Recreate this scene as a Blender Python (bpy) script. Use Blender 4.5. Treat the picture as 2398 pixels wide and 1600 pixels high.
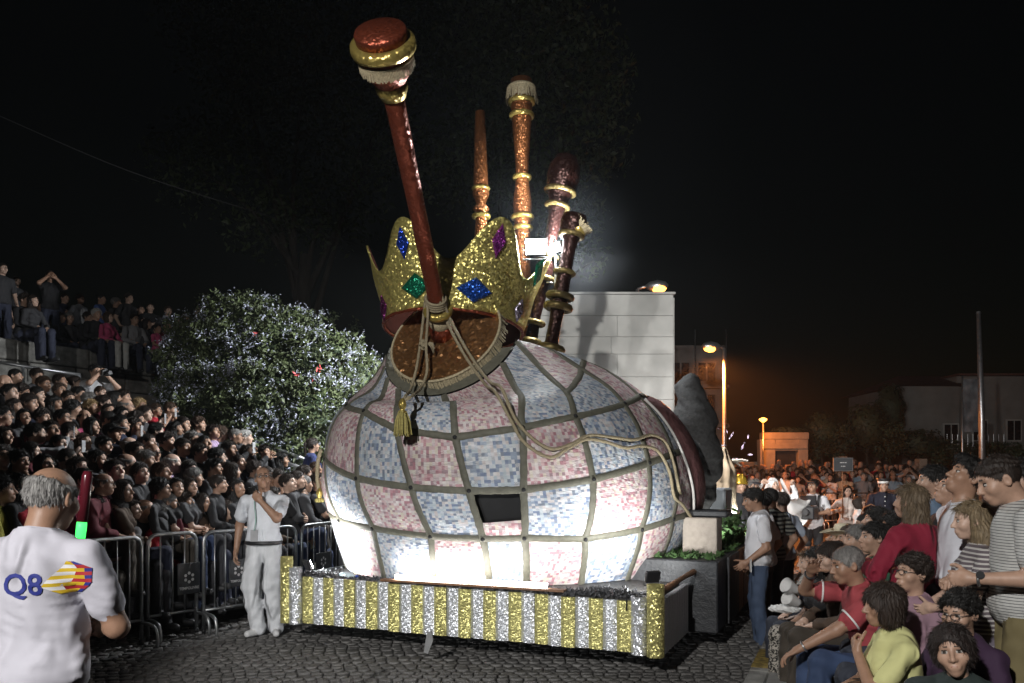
import bpy, math, random, time
import numpy as np
from mathutils import Matrix, Vector, bvhtree
random.seed(7); RNG = np.random.RandomState(11)
for o in list(bpy.data.objects): bpy.data.objects.remove(o)
sc = bpy.context.scene
COL = sc.collection
# ------------------------------------------------------------------ camera
FPX, CX, HY, EYE = 1900.0, 1199.0, 1105.0, 1.68        # focal length in photo pixels, principal column, horizon row, eye height
cam = bpy.data.cameras.new('camera'); cam_o = bpy.data.objects.new('camera', cam); COL.objects.link(cam_o)
cam.sensor_width = 36.0; cam.lens = FPX / 2398 * 36.0; cam.shift_y = (HY - 800) / 2398.0
cam.clip_start = .1; cam.clip_end = 2000
cam_o.location = (0, 0, EYE); cam_o.rotation_euler = (math.pi / 2, 0, 0)
sc.camera = cam_o
# ------------------------------------------------------------------ night sky, moon-weak sun, exposure
world = bpy.data.worlds.new('World'); sc.world = world; world.use_nodes = True
wn = world.node_tree; bg = wn.nodes['Background']
sky = wn.nodes.new('ShaderNodeTexSky'); sky.sky_type = 'NISHITA'; sky.sun_disc = False
sky.sun_elevation = math.radians(2); sky.sun_rotation = math.radians(200)
wn.links.new(sky.outputs[0], bg.inputs[0]); bg.inputs[1].default_value = .0009
sun = bpy.data.lights.new('moon', 'SUN'); sun.energy = .004; sun.angle = math.radians(.5); sun.color = (.8, .9, 1)
sun_o = bpy.data.objects.new('moon', sun); COL.objects.link(sun_o); sun_o.rotation_euler = (math.radians(50), 0, math.radians(20))
sc.view_settings.view_transform = 'Standard'; sc.view_settings.look = 'None'; sc.view_settings.gamma = 1
sc.view_settings.use_curve_mapping = False; sc.view_settings.exposure = 0.0
sc.cycles.use_denoising = True
try: sc.cycles.denoiser = 'OPENIMAGEDENOISE'
except Exception: pass
sc.cycles.max_bounces = 5; sc.cycles.diffuse_bounces = 2; sc.cycles.glossy_bounces = 3; sc.cycles.transmission_bounces = 4; sc.cycles.transparent_max_bounces = 8
sc.cycles.sample_clamp_indirect = 4.0; sc.cycles.use_light_tree = True
sc.cycles.caustics_reflective = False; sc.cycles.caustics_refractive = False
def at(px, py, d): return Vector(((px - CX) / FPX * d, d, EYE + (HY - py) / FPX * d))
def gx(px, d): return (px - CX) / FPX * d
def aim(o, target):
    o.rotation_euler = (Vector(target) - o.location).to_track_quat('-Z', 'Y').to_euler()
def lamp(name, kind, loc, energy, color=(1, 1, 1), target=None, size=None, angle=None, blend=None, radius=None):
    l = bpy.data.lights.new(name, kind); l.energy = energy; l.color = color
    if radius is not None and kind in ('POINT', 'SPOT'): l.shadow_soft_size = radius
    if kind == 'SPOT' and angle: l.spot_size = math.radians(angle); l.spot_blend = blend if blend is not None else .15
    if kind == 'AREA' and size: l.shape = 'RECTANGLE'; l.size, l.size_y = size
    o = bpy.data.objects.new(name, l); COL.objects.link(o); o.location = loc
    if target is not None: aim(o, target)
    return o
# the big floodlights of the street stand on a mast behind the camera's left shoulder (the mast itself is built further down)
FLOOD = Vector((-3.6, -4.2, 5.4))
lamp('flood_beam_float', 'SPOT', FLOOD, 3900, (1., .98, .95), (.85, 7.2, 2.2), angle=43, blend=.25, radius=.10)
lamp('flood_beam_wall', 'SPOT', (-1.5, -4.4, 5.5), 8500, (1., .98, .94), (2.5, 16.5, 4.7), angle=12, blend=.4, radius=.10)
lamp('flood_beam_terrace', 'SPOT', FLOOD + Vector((-.5, 0, .1)), 1500, (1., .98, .95), (-8.2, 16.5, 5.3), angle=26, blend=.6, radius=.10)
# ------------------------------------------------------------------ mesh helpers
def prop(o, label=None, cat=None, group=None, kind=None):
    if label: o['label'] = label
    if cat: o['category'] = cat
    if group: o['group'] = group
    if kind: o['kind'] = kind
    return o
def link(name, me, mat=None, parent=None, M=None):
    o = bpy.data.objects.new(name, me); COL.objects.link(o)
    if mat is not None and me is not None and not me.materials:
        for m in (mat if isinstance(mat, (list, tuple)) else [mat]): me.materials.append(m)
    if parent is not None: o.parent = parent
    if M is not None: o.matrix_local = M
    return o
def empty(name, loc=(0, 0, 0), rz=0.):
    o = bpy.data.objects.new(name, None); COL.objects.link(o); o.location = loc; o.rotation_euler = (0, 0, rz); o.empty_display_size = .1
    return o
class MB:
    """collects faces of mixed size, builds one mesh"""
    def __init__(s): s.v = []; s.f = []; s.m = []; s.uv = []
    def add(s, vs, fs, m=0, uvs=None):
        b = len(s.v); s.v += [tuple(q) for q in vs]; s.f += [tuple(i + b for i in f) for f in fs]; s.m += [m] * len(fs)
        return s
    def box(s, lo, hi, M=None, m=0, bev=0.):
        x0, y0, z0 = lo; x1, y1, z1 = hi
        if bev <= 0:
            v = [(x0, y0, z0), (x1, y0, z0), (x1, y1, z0), (x0, y1, z0), (x0, y0, z1), (x1, y0, z1), (x1, y1, z1), (x0, y1, z1)]
            f = [(0, 3, 2, 1), (4, 5, 6, 7), (0, 1, 5, 4), (1, 2, 6, 5), (2, 3, 7, 6), (3, 0, 4, 7)]
        else:
            b = bev; v = []; 
            for z, i in ((z0, b), (z0 + b, 0), (z1 - b, 0), (z1, b)):
                v += [(x0 + i + (b if i == 0 else 0), y0 + i, z), (x1 - i - (b if i == 0 else 0), y0 + i, z), (x1 - i, y0 + i + (b if i == 0 else 0), z), (x1 - i, y1 - i - (b if i == 0 else 0), z),
                      (x1 - i - (b if i == 0 else 0), y1 - i, z), (x0 + i + (b if i == 0 else 0), y1 - i, z), (x0 + i, y1 - i - (b if i == 0 else 0), z), (x0 + i, y0 + i + (b if i == 0 else 0), z)]
            f = [tuple(range(7, -1, -1)), tuple(range(24, 32))]
            for l in range(3):
                for k in range(8): a = l * 8 + k; c = l * 8 + (k + 1) % 8; f.append((a, c, c + 8, a + 8))
        if M is not None: v = [tuple(M @ Vector(q)) for q in v]
        return s.add(v, f, m)
    def tube(s, pts, r, n=8, caps=True, m=0, closed=False):
        P = [Vector(p) for p in pts]; N = len(P); rs = r if isinstance(r, (list, tuple)) else [r] * N
        up = Vector((0, 0, 1)); vs = []; prev = None
        for i in range(N):
            if closed: d = (P[(i + 1) % N] - P[i - 1])
            else: d = (P[min(i + 1, N - 1)] - P[max(i - 1, 0)])
            d = d.normalized() if d.length > 1e-9 else Vector((0, 0, 1))
            if prev is None:
                a = d.cross(up if abs(d.z) < .95 else Vector((1, 0, 0))).normalized()
            else:
                a = (prev - d * prev.dot(d)); a = a.normalized() if a.length > 1e-6 else d.cross(up).normalized()
            prev = a; b = d.cross(a)
            for k in range(n):
                t = 2 * math.pi * k / n; vs.append(P[i] + a * (math.cos(t) * rs[i]) + b * (math.sin(t) * rs[i]))
        f = []
        for i in range(N if closed else N - 1):
            j = (i + 1) % N
            for k in range(n): f.append((i * n + k, i * n + (k + 1) % n, j * n + (k + 1) % n, j * n + k))
        if caps and not closed: f += [tuple(range(n - 1, -1, -1)), tuple(range((N - 1) * n, N * n))]
        return s.add(vs, f, m)
    def lathe(s, prof, A=(0, 0, 0), axis=(0, 0, 1), n=24, m=0, caps=True):
        A = Vector(A); d = Vector(axis).normalized(); a = d.cross(Vector((0, 0, 1)) if abs(d.z) < .95 else Vector((1, 0, 0))).normalized(); b = d.cross(a)
        vs = []; 
        for r, h in prof:
            for k in range(n):
                t = 2 * math.pi * k / n; vs.append(A + d * h + a * (r * math.cos(t)) + b * (r * math.sin(t)))
        f = []
        for i in range(len(prof) - 1):
            for k in range(n): f.append((i * n + k, i * n + (k + 1) % n, (i + 1) * n + (k + 1) % n, (i + 1) * n + k))
        if caps: f += [tuple(range(n - 1, -1, -1)), tuple(range((len(prof) - 1) * n, len(prof) * n))]
        return s.add(vs, f, m)
    def torus(s, A, axis, R, r, n=28, k=8, m=0):
        A = Vector(A); d = Vector(axis).normalized(); a = d.cross(Vector((0, 0, 1)) if abs(d.z) < .95 else Vector((1, 0, 0))).normalized(); b = d.cross(a)
        return s.tube([A + a * (R * math.cos(2 * math.pi * i / n)) + b * (R * math.sin(2 * math.pi * i / n)) for i in range(n)], r, k, closed=True, m=m)
    def mesh(s, name, smooth=False):
        me = bpy.data.meshes.new(name); me.from_pydata([tuple(q) for q in s.v], [], s.f)
        me.polygons.foreach_set('material_index', np.array(s.m, np.int32))
        if smooth: me.polygons.foreach_set('use_smooth', np.ones(len(s.f), bool))
        me.update(); return me
    def build(s, name, mat, parent=None, smooth=False, M=None): return link(name, s.mesh(name, smooth), mat, parent, M)
def smooth_pts(P, n=6):
    P = [Vector(p) for p in P]; out = []
    for i in range(len(P) - 1):
        p0 = P[i - 1] if i else P[0] * 2 - P[1]; p1, p2 = P[i], P[i + 1]; p3 = P[i + 2] if i + 2 < len(P) else P[-1] * 2 - P[-2]
        for k in range(n):
            t = k / n
            out.append(.5 * ((2 * p1) + (-p0 + p2) * t + (2 * p0 - 5 * p1 + 4 * p2 - p3) * t * t + (-p0 + 3 * p1 - 3 * p2 + p3) * t ** 3))
    return out + [P[-1]]
# ------------------------------------------------------------------ materials
def nodes(name):
    m = bpy.data.materials.new(name); m.use_nodes = True
    nt = m.node_tree; return m, nt, nt.nodes['Principled BSDF']
def N(nt, t, **kw):
    n = nt.nodes.new(t)
    for k, v in kw.items():
        if k.startswith('i_'): n.inputs[k[2:].replace('_', ' ')].default_value = v
        else: setattr(n, k, v)
    return n
def mat(name, col, rough=.6, metal=0., var=.15, vs=8., bump=.0, bs=40., coat=0., ridged=False, attr=None, coords='Object', spec=.5, stretch=None, detail=6., sheen=0.):
    m, nt, p = nodes(name); L = nt.links.new
    tc = N(nt, 'ShaderNodeTexCoord'); src = tc.outputs[coords]
    if stretch:
        mp = N(nt, 'ShaderNodeMapping'); mp.inputs['Scale'].default_value = stretch; L(src, mp.inputs['Vector']); src = mp.outputs[0]
    nz = N(nt, 'ShaderNodeTexNoise'); nz.inputs['Scale'].default_value = vs; nz.inputs['Detail'].default_value = detail; L(src, nz.inputs['Vector'])
    mr = N(nt, 'ShaderNodeMapRange'); mr.inputs['From Min'].default_value = .3; mr.inputs['From Max'].default_value = .7
    mr.inputs['To Min'].default_value = 1 - var; mr.inputs['To Max'].default_value = 1 + var; L(nz.outputs['Fac'], mr.inputs['Value'])
    mx = N(nt, 'ShaderNodeVectorMath', operation='MULTIPLY')
    if attr:
        a = N(nt, 'ShaderNodeAttribute'); a.attribute_type = 'OBJECT'; a.attribute_name = attr; L(a.outputs['Color'], mx.inputs[0])
    else: mx.inputs[0].default_value = col[:3]
    L(mr.outputs[0], mx.inputs[1]); L(mx.outputs[0], p.inputs['Base Color'])
    p.inputs['Roughness'].default_value = rough; p.inputs['Metallic'].default_value = metal
    p.inputs['Specular IOR Level'].default_value = spec
    if coat: p.inputs['Coat Weight'].default_value = coat; p.inputs['Coat Roughness'].default_value = .15
    if sheen: p.inputs['Sheen Weight'].default_value = sheen
    if bump:
        nb = N(nt, 'ShaderNodeTexNoise'); nb.inputs['Scale'].default_value = bs; nb.inputs['Detail'].default_value = 4; L(src, nb.inputs['Vector'])
        if ridged: nb.noise_type = 'RIDGED_MULTIFRACTAL'; nb.inputs['Detail'].default_value = 1.5; nb.inputs['Distortion'].default_value = .6
        b = N(nt, 'ShaderNodeBump'); b.inputs['Strength'].default_value = bump; b.inputs['Distance'].default_value = .6 / bs; L(nb.outputs['Fac'], b.inputs['Height']); L(b.outputs[0], p.inputs['Normal'])
    return m
def foil(name, col, scale=55., rough=.34, strength=1.0, metal=.7, facet=None):
    m, nt, p = nodes(name); L = nt.links.new
    tc = N(nt, 'ShaderNodeTexCoord')
    nz = N(nt, 'ShaderNodeTexNoise'); nz.inputs['Scale'].default_value = scale * .6; nz.inputs['Detail'].default_value = 3.; nz.inputs['Distortion'].default_value = .8; L(tc.outputs['Object'], nz.inputs['Vector'])
    b = N(nt, 'ShaderNodeBump'); b.inputs['Strength'].default_value = strength * .6; b.inputs['Distance'].default_value = .5 / scale; L(nz.outputs['Fac'], b.inputs['Height'])
    ds = N(nt, 'ShaderNodeVectorMath', operation='MULTIPLY_ADD'); L(nz.outputs['Color'], ds.inputs[0]); ds.inputs[1].default_value = (1.2 / scale,) * 3; L(tc.outputs['Object'], ds.inputs[2])
    vo = N(nt, 'ShaderNodeTexVoronoi'); vo.inputs['Scale'].default_value = scale * 1.25; L(ds.outputs[0], vo.inputs['Vector'])
    sb = N(nt, 'ShaderNodeVectorMath', operation='SUBTRACT'); L(vo.outputs['Color'], sb.inputs[0]); sb.inputs[1].default_value = (.5, .5, .5)
    sl = N(nt, 'ShaderNodeVectorMath', operation='SCALE'); L(sb.outputs[0], sl.inputs[0]); sl.inputs['Scale'].default_value = strength if facet is None else facet
    ad = N(nt, 'ShaderNodeVectorMath', operation='ADD'); L(b.outputs[0], ad.inputs[0]); L(sl.outputs[0], ad.inputs[1])
    no = N(nt, 'ShaderNodeVectorMath', operation='NORMALIZE'); L(ad.outputs[0], no.inputs[0]); L(no.outputs[0], p.inputs['Normal'])
    p.inputs['Base Color'].default_value = (*col, 1); p.inputs['Metallic'].default_value = metal; p.inputs['Roughness'].default_value = rough
    return m
def emit(name, col, strength):
    m, nt, p = nodes(name); p.inputs['Base Color'].default_value = (*col, 1)
    p.inputs['Emission Color'].default_value = (*col, 1); p.inputs['Emission Strength'].default_value = strength
    return m
def patchwork(name, ramp):
    m, nt, p = nodes(name); L = nt.links.new
    uv = N(nt, 'ShaderNodeUVMap'); 
    fl = N(nt, 'ShaderNodeVectorMath', operation='FLOOR'); L(uv.outputs[0], fl.inputs[0])
    wnz = N(nt, 'ShaderNodeTexWhiteNoise'); wnz.noise_dimensions = '2D'; L(fl.outputs[0], wnz.inputs['Vector'])
    cr = N(nt, 'ShaderNodeValToRGB'); cr.color_ramp.interpolation = 'CONSTANT'
    e = cr.color_ramp.elements
    while len(e) > 1: e.remove(e[0])
    e[0].position = 0.; e[0].color = (*ramp[0], 1)
    for i, c in enumerate(ramp[1:]): q = e.new((i + 1) / len(ramp)); q.color = (*c, 1)
    L(wnz.outputs['Value'], cr.inputs['Fac'])
    # some squares carry a finer check
    sc4 = N(nt, 'ShaderNodeVectorMath', operation='SCALE'); sc4.inputs['Scale'].default_value = 4.; L(uv.outputs[0], sc4.inputs[0])
    ck = N(nt, 'ShaderNodeTexChecker'); ck.inputs['Scale'].default_value = 1.; L(sc4.outputs[0], ck.inputs['Vector'])
    sep = N(nt, 'ShaderNodeSeparateColor'); L(wnz.outputs['Color'], sep.inputs[0])
    gt = N(nt, 'ShaderNodeMath', operation='GREATER_THAN'); gt.inputs[1].default_value = .80; L(sep.outputs[1], gt.inputs[0])
    ml = N(nt, 'ShaderNodeMath', operation='MULTIPLY'); L(gt.outputs[0], ml.inputs[0]); L(ck.outputs['Fac'], ml.inputs[1])
    m2 = N(nt, 'ShaderNodeMath', operation='MULTIPLY'); m2.inputs[1].default_value = .7; L(ml.outputs[0], m2.inputs[0])
    mix = N(nt, 'ShaderNodeMix'); mix.data_type = 'RGBA'; L(m2.outputs[0], mix.inputs[0]); L(cr.outputs[0], mix.inputs[6]); mix.inputs[7].default_value = (.82, .8, .78, 1)
    # faint fold stains
    tc = N(nt, 'ShaderNodeTexCoord'); nz = N(nt, 'ShaderNodeTexNoise'); nz.inputs['Scale'].default_value = 3.; nz.inputs['Detail'].default_value = 6; L(tc.outputs['Object'], nz.inputs['Vector'])
    mr = N(nt, 'ShaderNodeMapRange'); mr.inputs['From Min'].default_value = .3; mr.inputs['From Max'].default_value = .7; mr.inputs['To Min'].default_value = .8; mr.inputs['To Max'].default_value = 1.08; L(nz.outputs[0], mr.inputs[0])
    mu = N(nt, 'ShaderNodeVectorMath', operation='MULTIPLY'); L(mix.outputs[2], mu.inputs[0]); L(mr.outputs[0], mu.inputs[1]); L(mu.outputs[0], p.inputs['Base Color'])
    mp = N(nt, 'ShaderNodeMapping'); mp.inputs['Scale'].default_value = (9, 9, 26); mp.inputs['Rotation'].default_value = (.3, .5, .2); L(tc.outputs['Object'], mp.inputs[0])
    nb = N(nt, 'ShaderNodeTexNoise'); nb.inputs['Scale'].default_value = 1.; nb.inputs['Detail'].default_value = 5; nb.inputs['Distortion'].default_value = 1.2; L(mp.outputs[0], nb.inputs['Vector'])
    b = N(nt, 'ShaderNodeBump'); b.inputs['Strength'].default_value = .55; b.inputs['Distance'].default_value = .03; L(nb.outputs[0], b.inputs['Height']); L(b.outputs[0], p.inputs['Normal'])
    p.inputs['Roughness'].default_value = .42
    return m
M_ = {}
M_['gold'] = foil('gold_foil', (.74, .68, .27), 62., .33, 1.0, .68)
M_['silver'] = foil('silver_foil', (.80, .82, .86), 80., .33, 1.0, .68)
M_['goldfine'] = foil('gold_crown_foil', (.72, .62, .20), 46., .32, 1.0, .72)
M_['bronze'] = foil('bronze_foil', (.32, .12, .042), 75., .33, 1.0)
M_['redpipe'] = foil('red_copper_foil', (.26, .06, .03), 40., .40, .5)
M_['shadedpipe'] = foil('shaded_pipe_foil', (.026, .009, .007), 42., .34, .5)  # two right-hand drones: the crown's shadow on them is put into this colour
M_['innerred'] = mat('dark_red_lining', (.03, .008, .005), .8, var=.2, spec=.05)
M_['shadedring'] = foil('shaded_ring_foil', (.16, .12, .045), 30., .4, .4)  # shaded copy of the ring gold for those two drones, shade in the colour
M_['ringgold'] = foil('ring_gold', (.55, .42, .12), 26., .3, .5)
M_['discgold'] = foil('brown_gold_sheet', (.30, .15, .06), 26., .34, .8)
M_['fringe'] = mat('fringe_cord', (.46, .39, .25), .8, var=.35, vs=60.)
M_['rope'] = mat('rope_fibre', (.30, .25, .16), .8, var=.25, vs=60., bump=.8, bs=180.)
M_['tape'] = mat('seam_tape', (.115, .112, .085), .65, var=.2, vs=20., bump=.3, bs=60.)
M_['pink'] = patchwork('pink_patchwork', [(0.419, 0.217, 0.251), (0.591, 0.422, 0.432), (0.611, 0.546, 0.527), (0.628, 0.563, 0.479), (0.518, 0.425, 0.444), (0.502, 0.287, 0.315), (0.335, 0.227, 0.251), (0.655, 0.581, 0.581)])
M_['blue'] = patchwork('blue_patchwork', [(0.187, 0.237, 0.35), (0.371, 0.44, 0.544), (0.515, 0.565, 0.603), (0.583, 0.582, 0.614), (0.274, 0.329, 0.418), (0.449, 0.513, 0.564), (0.549, 0.509, 0.513), (0.201, 0.237, 0.298)])
M_['black'] = mat('matt_black', (.012, .012, .013), .8)
M_['darkplastic'] = mat('dark_plastic', (.02, .02, .022), .4)
M_['dark'] = mat('dark_paint', (.03, .032, .036), .55, var=.3, vs=6., bump=.4, bs=30.)
M_['wood'] = mat('brown_wood', (.20, .10, .05), .6, var=.35, vs=10., bump=.3, bs=40., stretch=(1, 1, .15))
M_['steel'] = mat('galvanised_steel', (.42, .43, .44), .38, .9, var=.18, vs=14.)
M_['white'] = mat('white_paint', (.75, .75, .74), .5, var=.05)
M_['skirtedge'] = mat('deck_edge', (.5, .5, .5), .6)
# ------------------------------------------------------------------ people: signed-distance bodies turned into one mesh each
def v3(*a): return np.array(a, dtype=np.float64)
def unit(a):
    a = np.asarray(a, float); return a / (np.linalg.norm(a) + 1e-9)
def rotx(t): c, s = math.cos(t), math.sin(t); return np.array([[1, 0, 0], [0, c, -s], [0, s, c]])
def roty(t): c, s = math.cos(t), math.sin(t); return np.array([[c, 0, s], [0, 1, 0], [-s, 0, c]])
def rotz(t): c, s = math.cos(t), math.sin(t); return np.array([[c, -s, 0], [s, c, 0], [0, 0, 1]])
def cap(p, a, b, ra, rb):
    a = np.asarray(a, np.float32); ba = np.asarray(b, np.float32) - a
    pa = p - a
    t = np.clip(pa @ ba / (ba @ ba + 1e-9), 0, 1)
    q = pa - t[:, None] * ba
    return np.sqrt((q * q).sum(1)) - (ra + (rb - ra) * t)
def ell(p, c, r, R=None):
    q = p - np.asarray(c, np.float32)
    if R is not None: q = q @ np.asarray(R, np.float32)
    r = np.asarray(r, np.float32)
    k0 = np.sqrt(((q / r) ** 2).sum(1)); k1 = np.sqrt(((q / (r * r)) ** 2).sum(1)) + 1e-6
    return k0 * (k0 - 1) / k1
def smin(a, b, k):
    h = np.clip(.5 + .5 * (b - a) / k, 0, 1)
    return b + (a - b) * h - k * h * (1 - h)
def smax(a, b, k): return -smin(-a, -b, k)
def wob(p, f, amp, ph=0.):
    x, y, z = p[:, 0] * f, p[:, 1] * f, p[:, 2] * f
    return amp * (np.sin(x + 1.7 * z + ph) * np.sin(1.3 * y - .8 * z + 1.1 + ph) + .5 * np.sin(2.1 * x - 1.1 * y + 2.3 * z + 2 * ph))
def surf_nets(fn, lo, hi, h):
    """fn(points)->(dist, region). Evaluates only near the surface; naive surface nets. Returns verts, quads, region per quad."""
    lo = np.asarray(lo, np.float32); n = np.maximum(np.ceil((np.asarray(hi) - lo) / h).astype(int), 4) + 1
    st = 4
    nc = (n + st - 1) // st + 1
    g = [lo[i] + np.arange(nc[i]) * h * st for i in range(3)]
    P = np.stack(np.meshgrid(*g, indexing='ij'), -1).reshape(-1, 3).astype(np.float32)
    dc = fn(P)[0].reshape(nc)
    near = np.abs(dc) < h * st * 1.9
    up = near.repeat(st, 0).repeat(st, 1).repeat(st, 2)
    sgn = dc.repeat(st, 0).repeat(st, 1).repeat(st, 2)
    o = st // 2
    full = np.pad(up, ((o, 0),) * 3, mode='edge')[:n[0], :n[1], :n[2]]
    base = np.pad(sgn, ((o, 0),) * 3, mode='edge')[:n[0], :n[1], :n[2]]
    val = np.where(base > 0, 1., -1.).astype(np.float32)
    idx = np.argwhere(full)
    pts = (lo + idx * h).astype(np.float32)
    d, _ = fn(pts)
    val[full] = d
    val[0], val[-1], val[:, 0], val[:, -1], val[:, :, 0], val[:, :, -1] = 1, 1, 1, 1, 1, 1
    s = val < 0
    c = np.zeros(n - 1, np.int8)
    for i in (0, 1):
        for j in (0, 1):
            for k in (0, 1):
                c += s[i:n[0] - 1 + i, j:n[1] - 1 + j, k:n[2] - 1 + k]
    act = (c > 0) & (c < 8)
    cid = np.argwhere(act)
    num = -np.ones(n - 1, np.int64); num[act] = np.arange(len(cid))
    acc = np.zeros((len(cid), 3)); cnt = np.zeros(len(cid))
    I, J, K = cid.T
    for ax in range(3):
        o1 = [(0, 0), (0, 1), (1, 0), (1, 1)]
        for a, b in o1:
            off = [0, 0, 0]; others = [x for x in range(3) if x != ax]
            off[others[0]] = a; off[others[1]] = b
            v0 = val[I + off[0], J + off[1], K + off[2]]
            off2 = off[:]; off2[ax] = 1
            v1 = val[I + off2[0], J + off2[1], K + off2[2]]
            m = (v0 < 0) != (v1 < 0)
            t = np.where(m, v0 / np.where(v0 == v1, 1, v0 - v1), 0)
            q = np.tile(np.array(off, float), (len(cid), 1)); q[:, ax] += t
            acc[m] += q[m]; cnt[m] += 1
    verts = (lo + (cid + acc / np.maximum(cnt, 1)[:, None]) * h)
    quads = []
    for ax in range(3):
        a, b = [x for x in range(3) if x != ax]
        sl0 = [slice(1, n[0] - 1), slice(1, n[1] - 1), slice(1, n[2] - 1)]; sl0[ax] = slice(0, n[ax] - 1)
        sl1 = list(sl0); sl1[ax] = slice(1, n[ax])
        s0 = s[tuple(sl0)]; s1 = s[tuple(sl1)]
        e = np.argwhere(s0 != s1)
        fl = s0[s0 != s1]
        e = e + 1; e[:, ax] -= 1
        def cell(da, db):
            q = e.copy(); q[:, a] -= da; q[:, b] -= db
            return num[q[:, 0], q[:, 1], q[:, 2]]
        q = np.stack([cell(0, 0), cell(1, 0), cell(1, 1), cell(0, 1)], 1)
        flip = fl if ax != 1 else ~fl
        q[~flip] = q[~flip][:, ::-1]
        quads.append(q)
    quads = np.concatenate(quads)
    quads = quads[(quads >= 0).all(1)]
    ctr = verts[quads].mean(1).astype(np.float32)
    reg = fn(ctr)[1]
    return verts, quads, reg

# regions: 0 skin, 1 top, 2 bottom, 3 shoe, 4 eye white, 5 dark (brow, iris), 6 lips, 7 belt/trim
def head_fn(sex='m', age=0.):
    jw = .058 if sex == 'm' else .051
    def fn(p):
        x, y, z = p[:, 0], p[:, 1], p[:, 2]
        ax = np.abs(x); pm = np.stack([ax, y, z], 1)
        d = ell(p, (0, -.012, .035), (.0755, .097, .088))
        d = smin(d, ell(p, (0, .022, -.04), (jw, .066, .066)), .045)
        d = smin(d, ell(p, (0, .058, -.088), (.024 if sex == 'm' else .02, .024, .02)), .03)
        d = smin(d, ell(pm, (.043, .052, -.018), (.024, .026, .026)), .025)                       # cheeks
        d = smin(d, cap(pm, (.004, .081, .036), (.042, .066, .037), .011 if sex == 'm' else .008, .009), .014)   # brow ridge
        d = smax(d, -ell(pm, (.033, .098, .013), (.022, .024, .015)), .012)                       # sockets
        nose = smin(cap(p, (0, .083, .022), (0, .110, -.022), .008, .0115), ell(pm, (.0115, .095, -.026), (.009, .011, .008)), .01)
        d = smin(d, nose, .012)
        d = smin(d, ell(p, (0, .082, -.058), (.027, .016, .018)), .016)
        ear = smax(ell(pm, (.079, -.012, .004), (.011, .020, .032), rotz(.35)), -ell(pm, (.090, -.006, .006), (.008, .011, .019)), .005)
        d = smin(d, ear, .008)
        d = smin(d, cap(p, (0, -.028, -.05), (0, -.05, -.19), .054 if sex == 'm' else .046, .06 if sex == 'm' else .05), .03)
        if age > .5: d = d + .0012 * np.sin(z * 260) * np.exp(-((z - .075) / .02) ** 2) * (y > .05)
        reg = np.zeros(len(p), np.int8)
        eye = ell(pm, (.032, .0765, .0125), (.0145, .0125, .0066))
        iris = (ax - .032) ** 2 + (z - .0125) ** 2 < .0060 ** 2
        reg[(eye < d)] = 4
        reg[(eye < d + .0015) & iris] = 5
        reg[(eye < d + .003) & (z > .0172) & (eye > -.01) & (ax > .015) & (ax < .05) & (y > .06)] = 5
        up = ell(p, (0, .0885, -.053), (.023, .011, .0058)); dn = ell(p, (0, .087, -.0635), (.020, .011, .007))
        lips = np.minimum(up, dn)
        reg[lips < d] = 6
        br = cap(pm, (.015, .088, .0392), (.048, .070, .0395), .0042 if sex == 'm' else .0028, .0025)
        reg[br < d + .001] = 5
        d = np.minimum(np.minimum(d, eye), np.minimum(lips, br))
        return d, reg
    return fn
_heads = {}
def head_mesh(sex, age=0.):
    k = (sex, age)
    if k not in _heads: _heads[k] = surf_nets(head_fn(sex, age), (-.11, -.14, -.2), (.11, .135, .145), .0058)
    return _heads[k]
_hands = {}
def hand_mesh(pose):
    """right hand, wrist at the origin, fingers along +Y, palm facing -Z, thumb towards -X"""
    if pose in _hands: return _hands[pose]
    curl = {'relax': (.35, .45, .35), 'open': (.06, .08, .06), 'grip': (1.15, 1.25, .8), 'phone': (.75, .8, .5), 'chin': (.9, 1.3, .8)}[pose]
    prims = []
    for i, (bx, by, L, r) in enumerate([(-.030, .088, .070, .0088), (-.010, .093, .078, .0092), (.011, .090, .072, .0088), (.030, .082, .056, .0078)]):
        a = 0.; q = v3(bx, by, 0); sp = (-.06, -.02, .03, .09)[i]
        for s, (fr, cu) in enumerate(zip((.45, .30, .25), curl)):
            a += cu * (1 + .06 * i)
            dr = v3(sp * math.cos(a), math.cos(a), -math.sin(a)); e = q + dr * L * fr * 1.12
            prims.append((q, e, r * (1 - .08 * s), r * (.94 - .1 * s))); q = e
    th = {'relax': (.35, .5), 'open': (.1, .1), 'grip': (.95, .9), 'phone': (.6, .4), 'chin': (.6, .8)}[pose]
    q = v3(-.028, .025, -.008); a1 = .75
    for L, cu in ((.042, 0), (.034, th[0]), (.028, th[1])):
        a1 -= cu * .5
        dr = unit(v3(-math.sin(max(a1, -.3)), math.cos(a1) * .9, -.35 - cu * .6)); e = q + dr * L
        prims.append((q, e, .0125 if L > .04 else .0105, .0100 if L > .03 else .0085)); q = e
    def fn(p):
        d = ell(p, (0, .045, -.002), (.043, .058, .0165))
        d = smin(d, cap(p, (-.022, .02, -.006), (-.03, .05, -.006), .016, .012), .015)
        d = smin(d, cap(p, (0, -.05, 0), (0, .02, 0), .027, .025), .02)
        f = None
        for a, b, ra, rb in prims:
            c = cap(p, a, b, ra, rb); f = c if f is None else np.minimum(f, c)
        return smin(d, f, .008), np.zeros(len(p), np.int8)
    _hands[pose] = surf_nets(fn, (-.09, -.085, -.12), (.075, .2, .045), .0052)
    return _hands[pose]
def frame_from(y, zhint):
    y = unit(y); x = unit(np.cross(y, zhint)); z = np.cross(x, y); return np.stack([x, y, z], 1)
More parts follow.
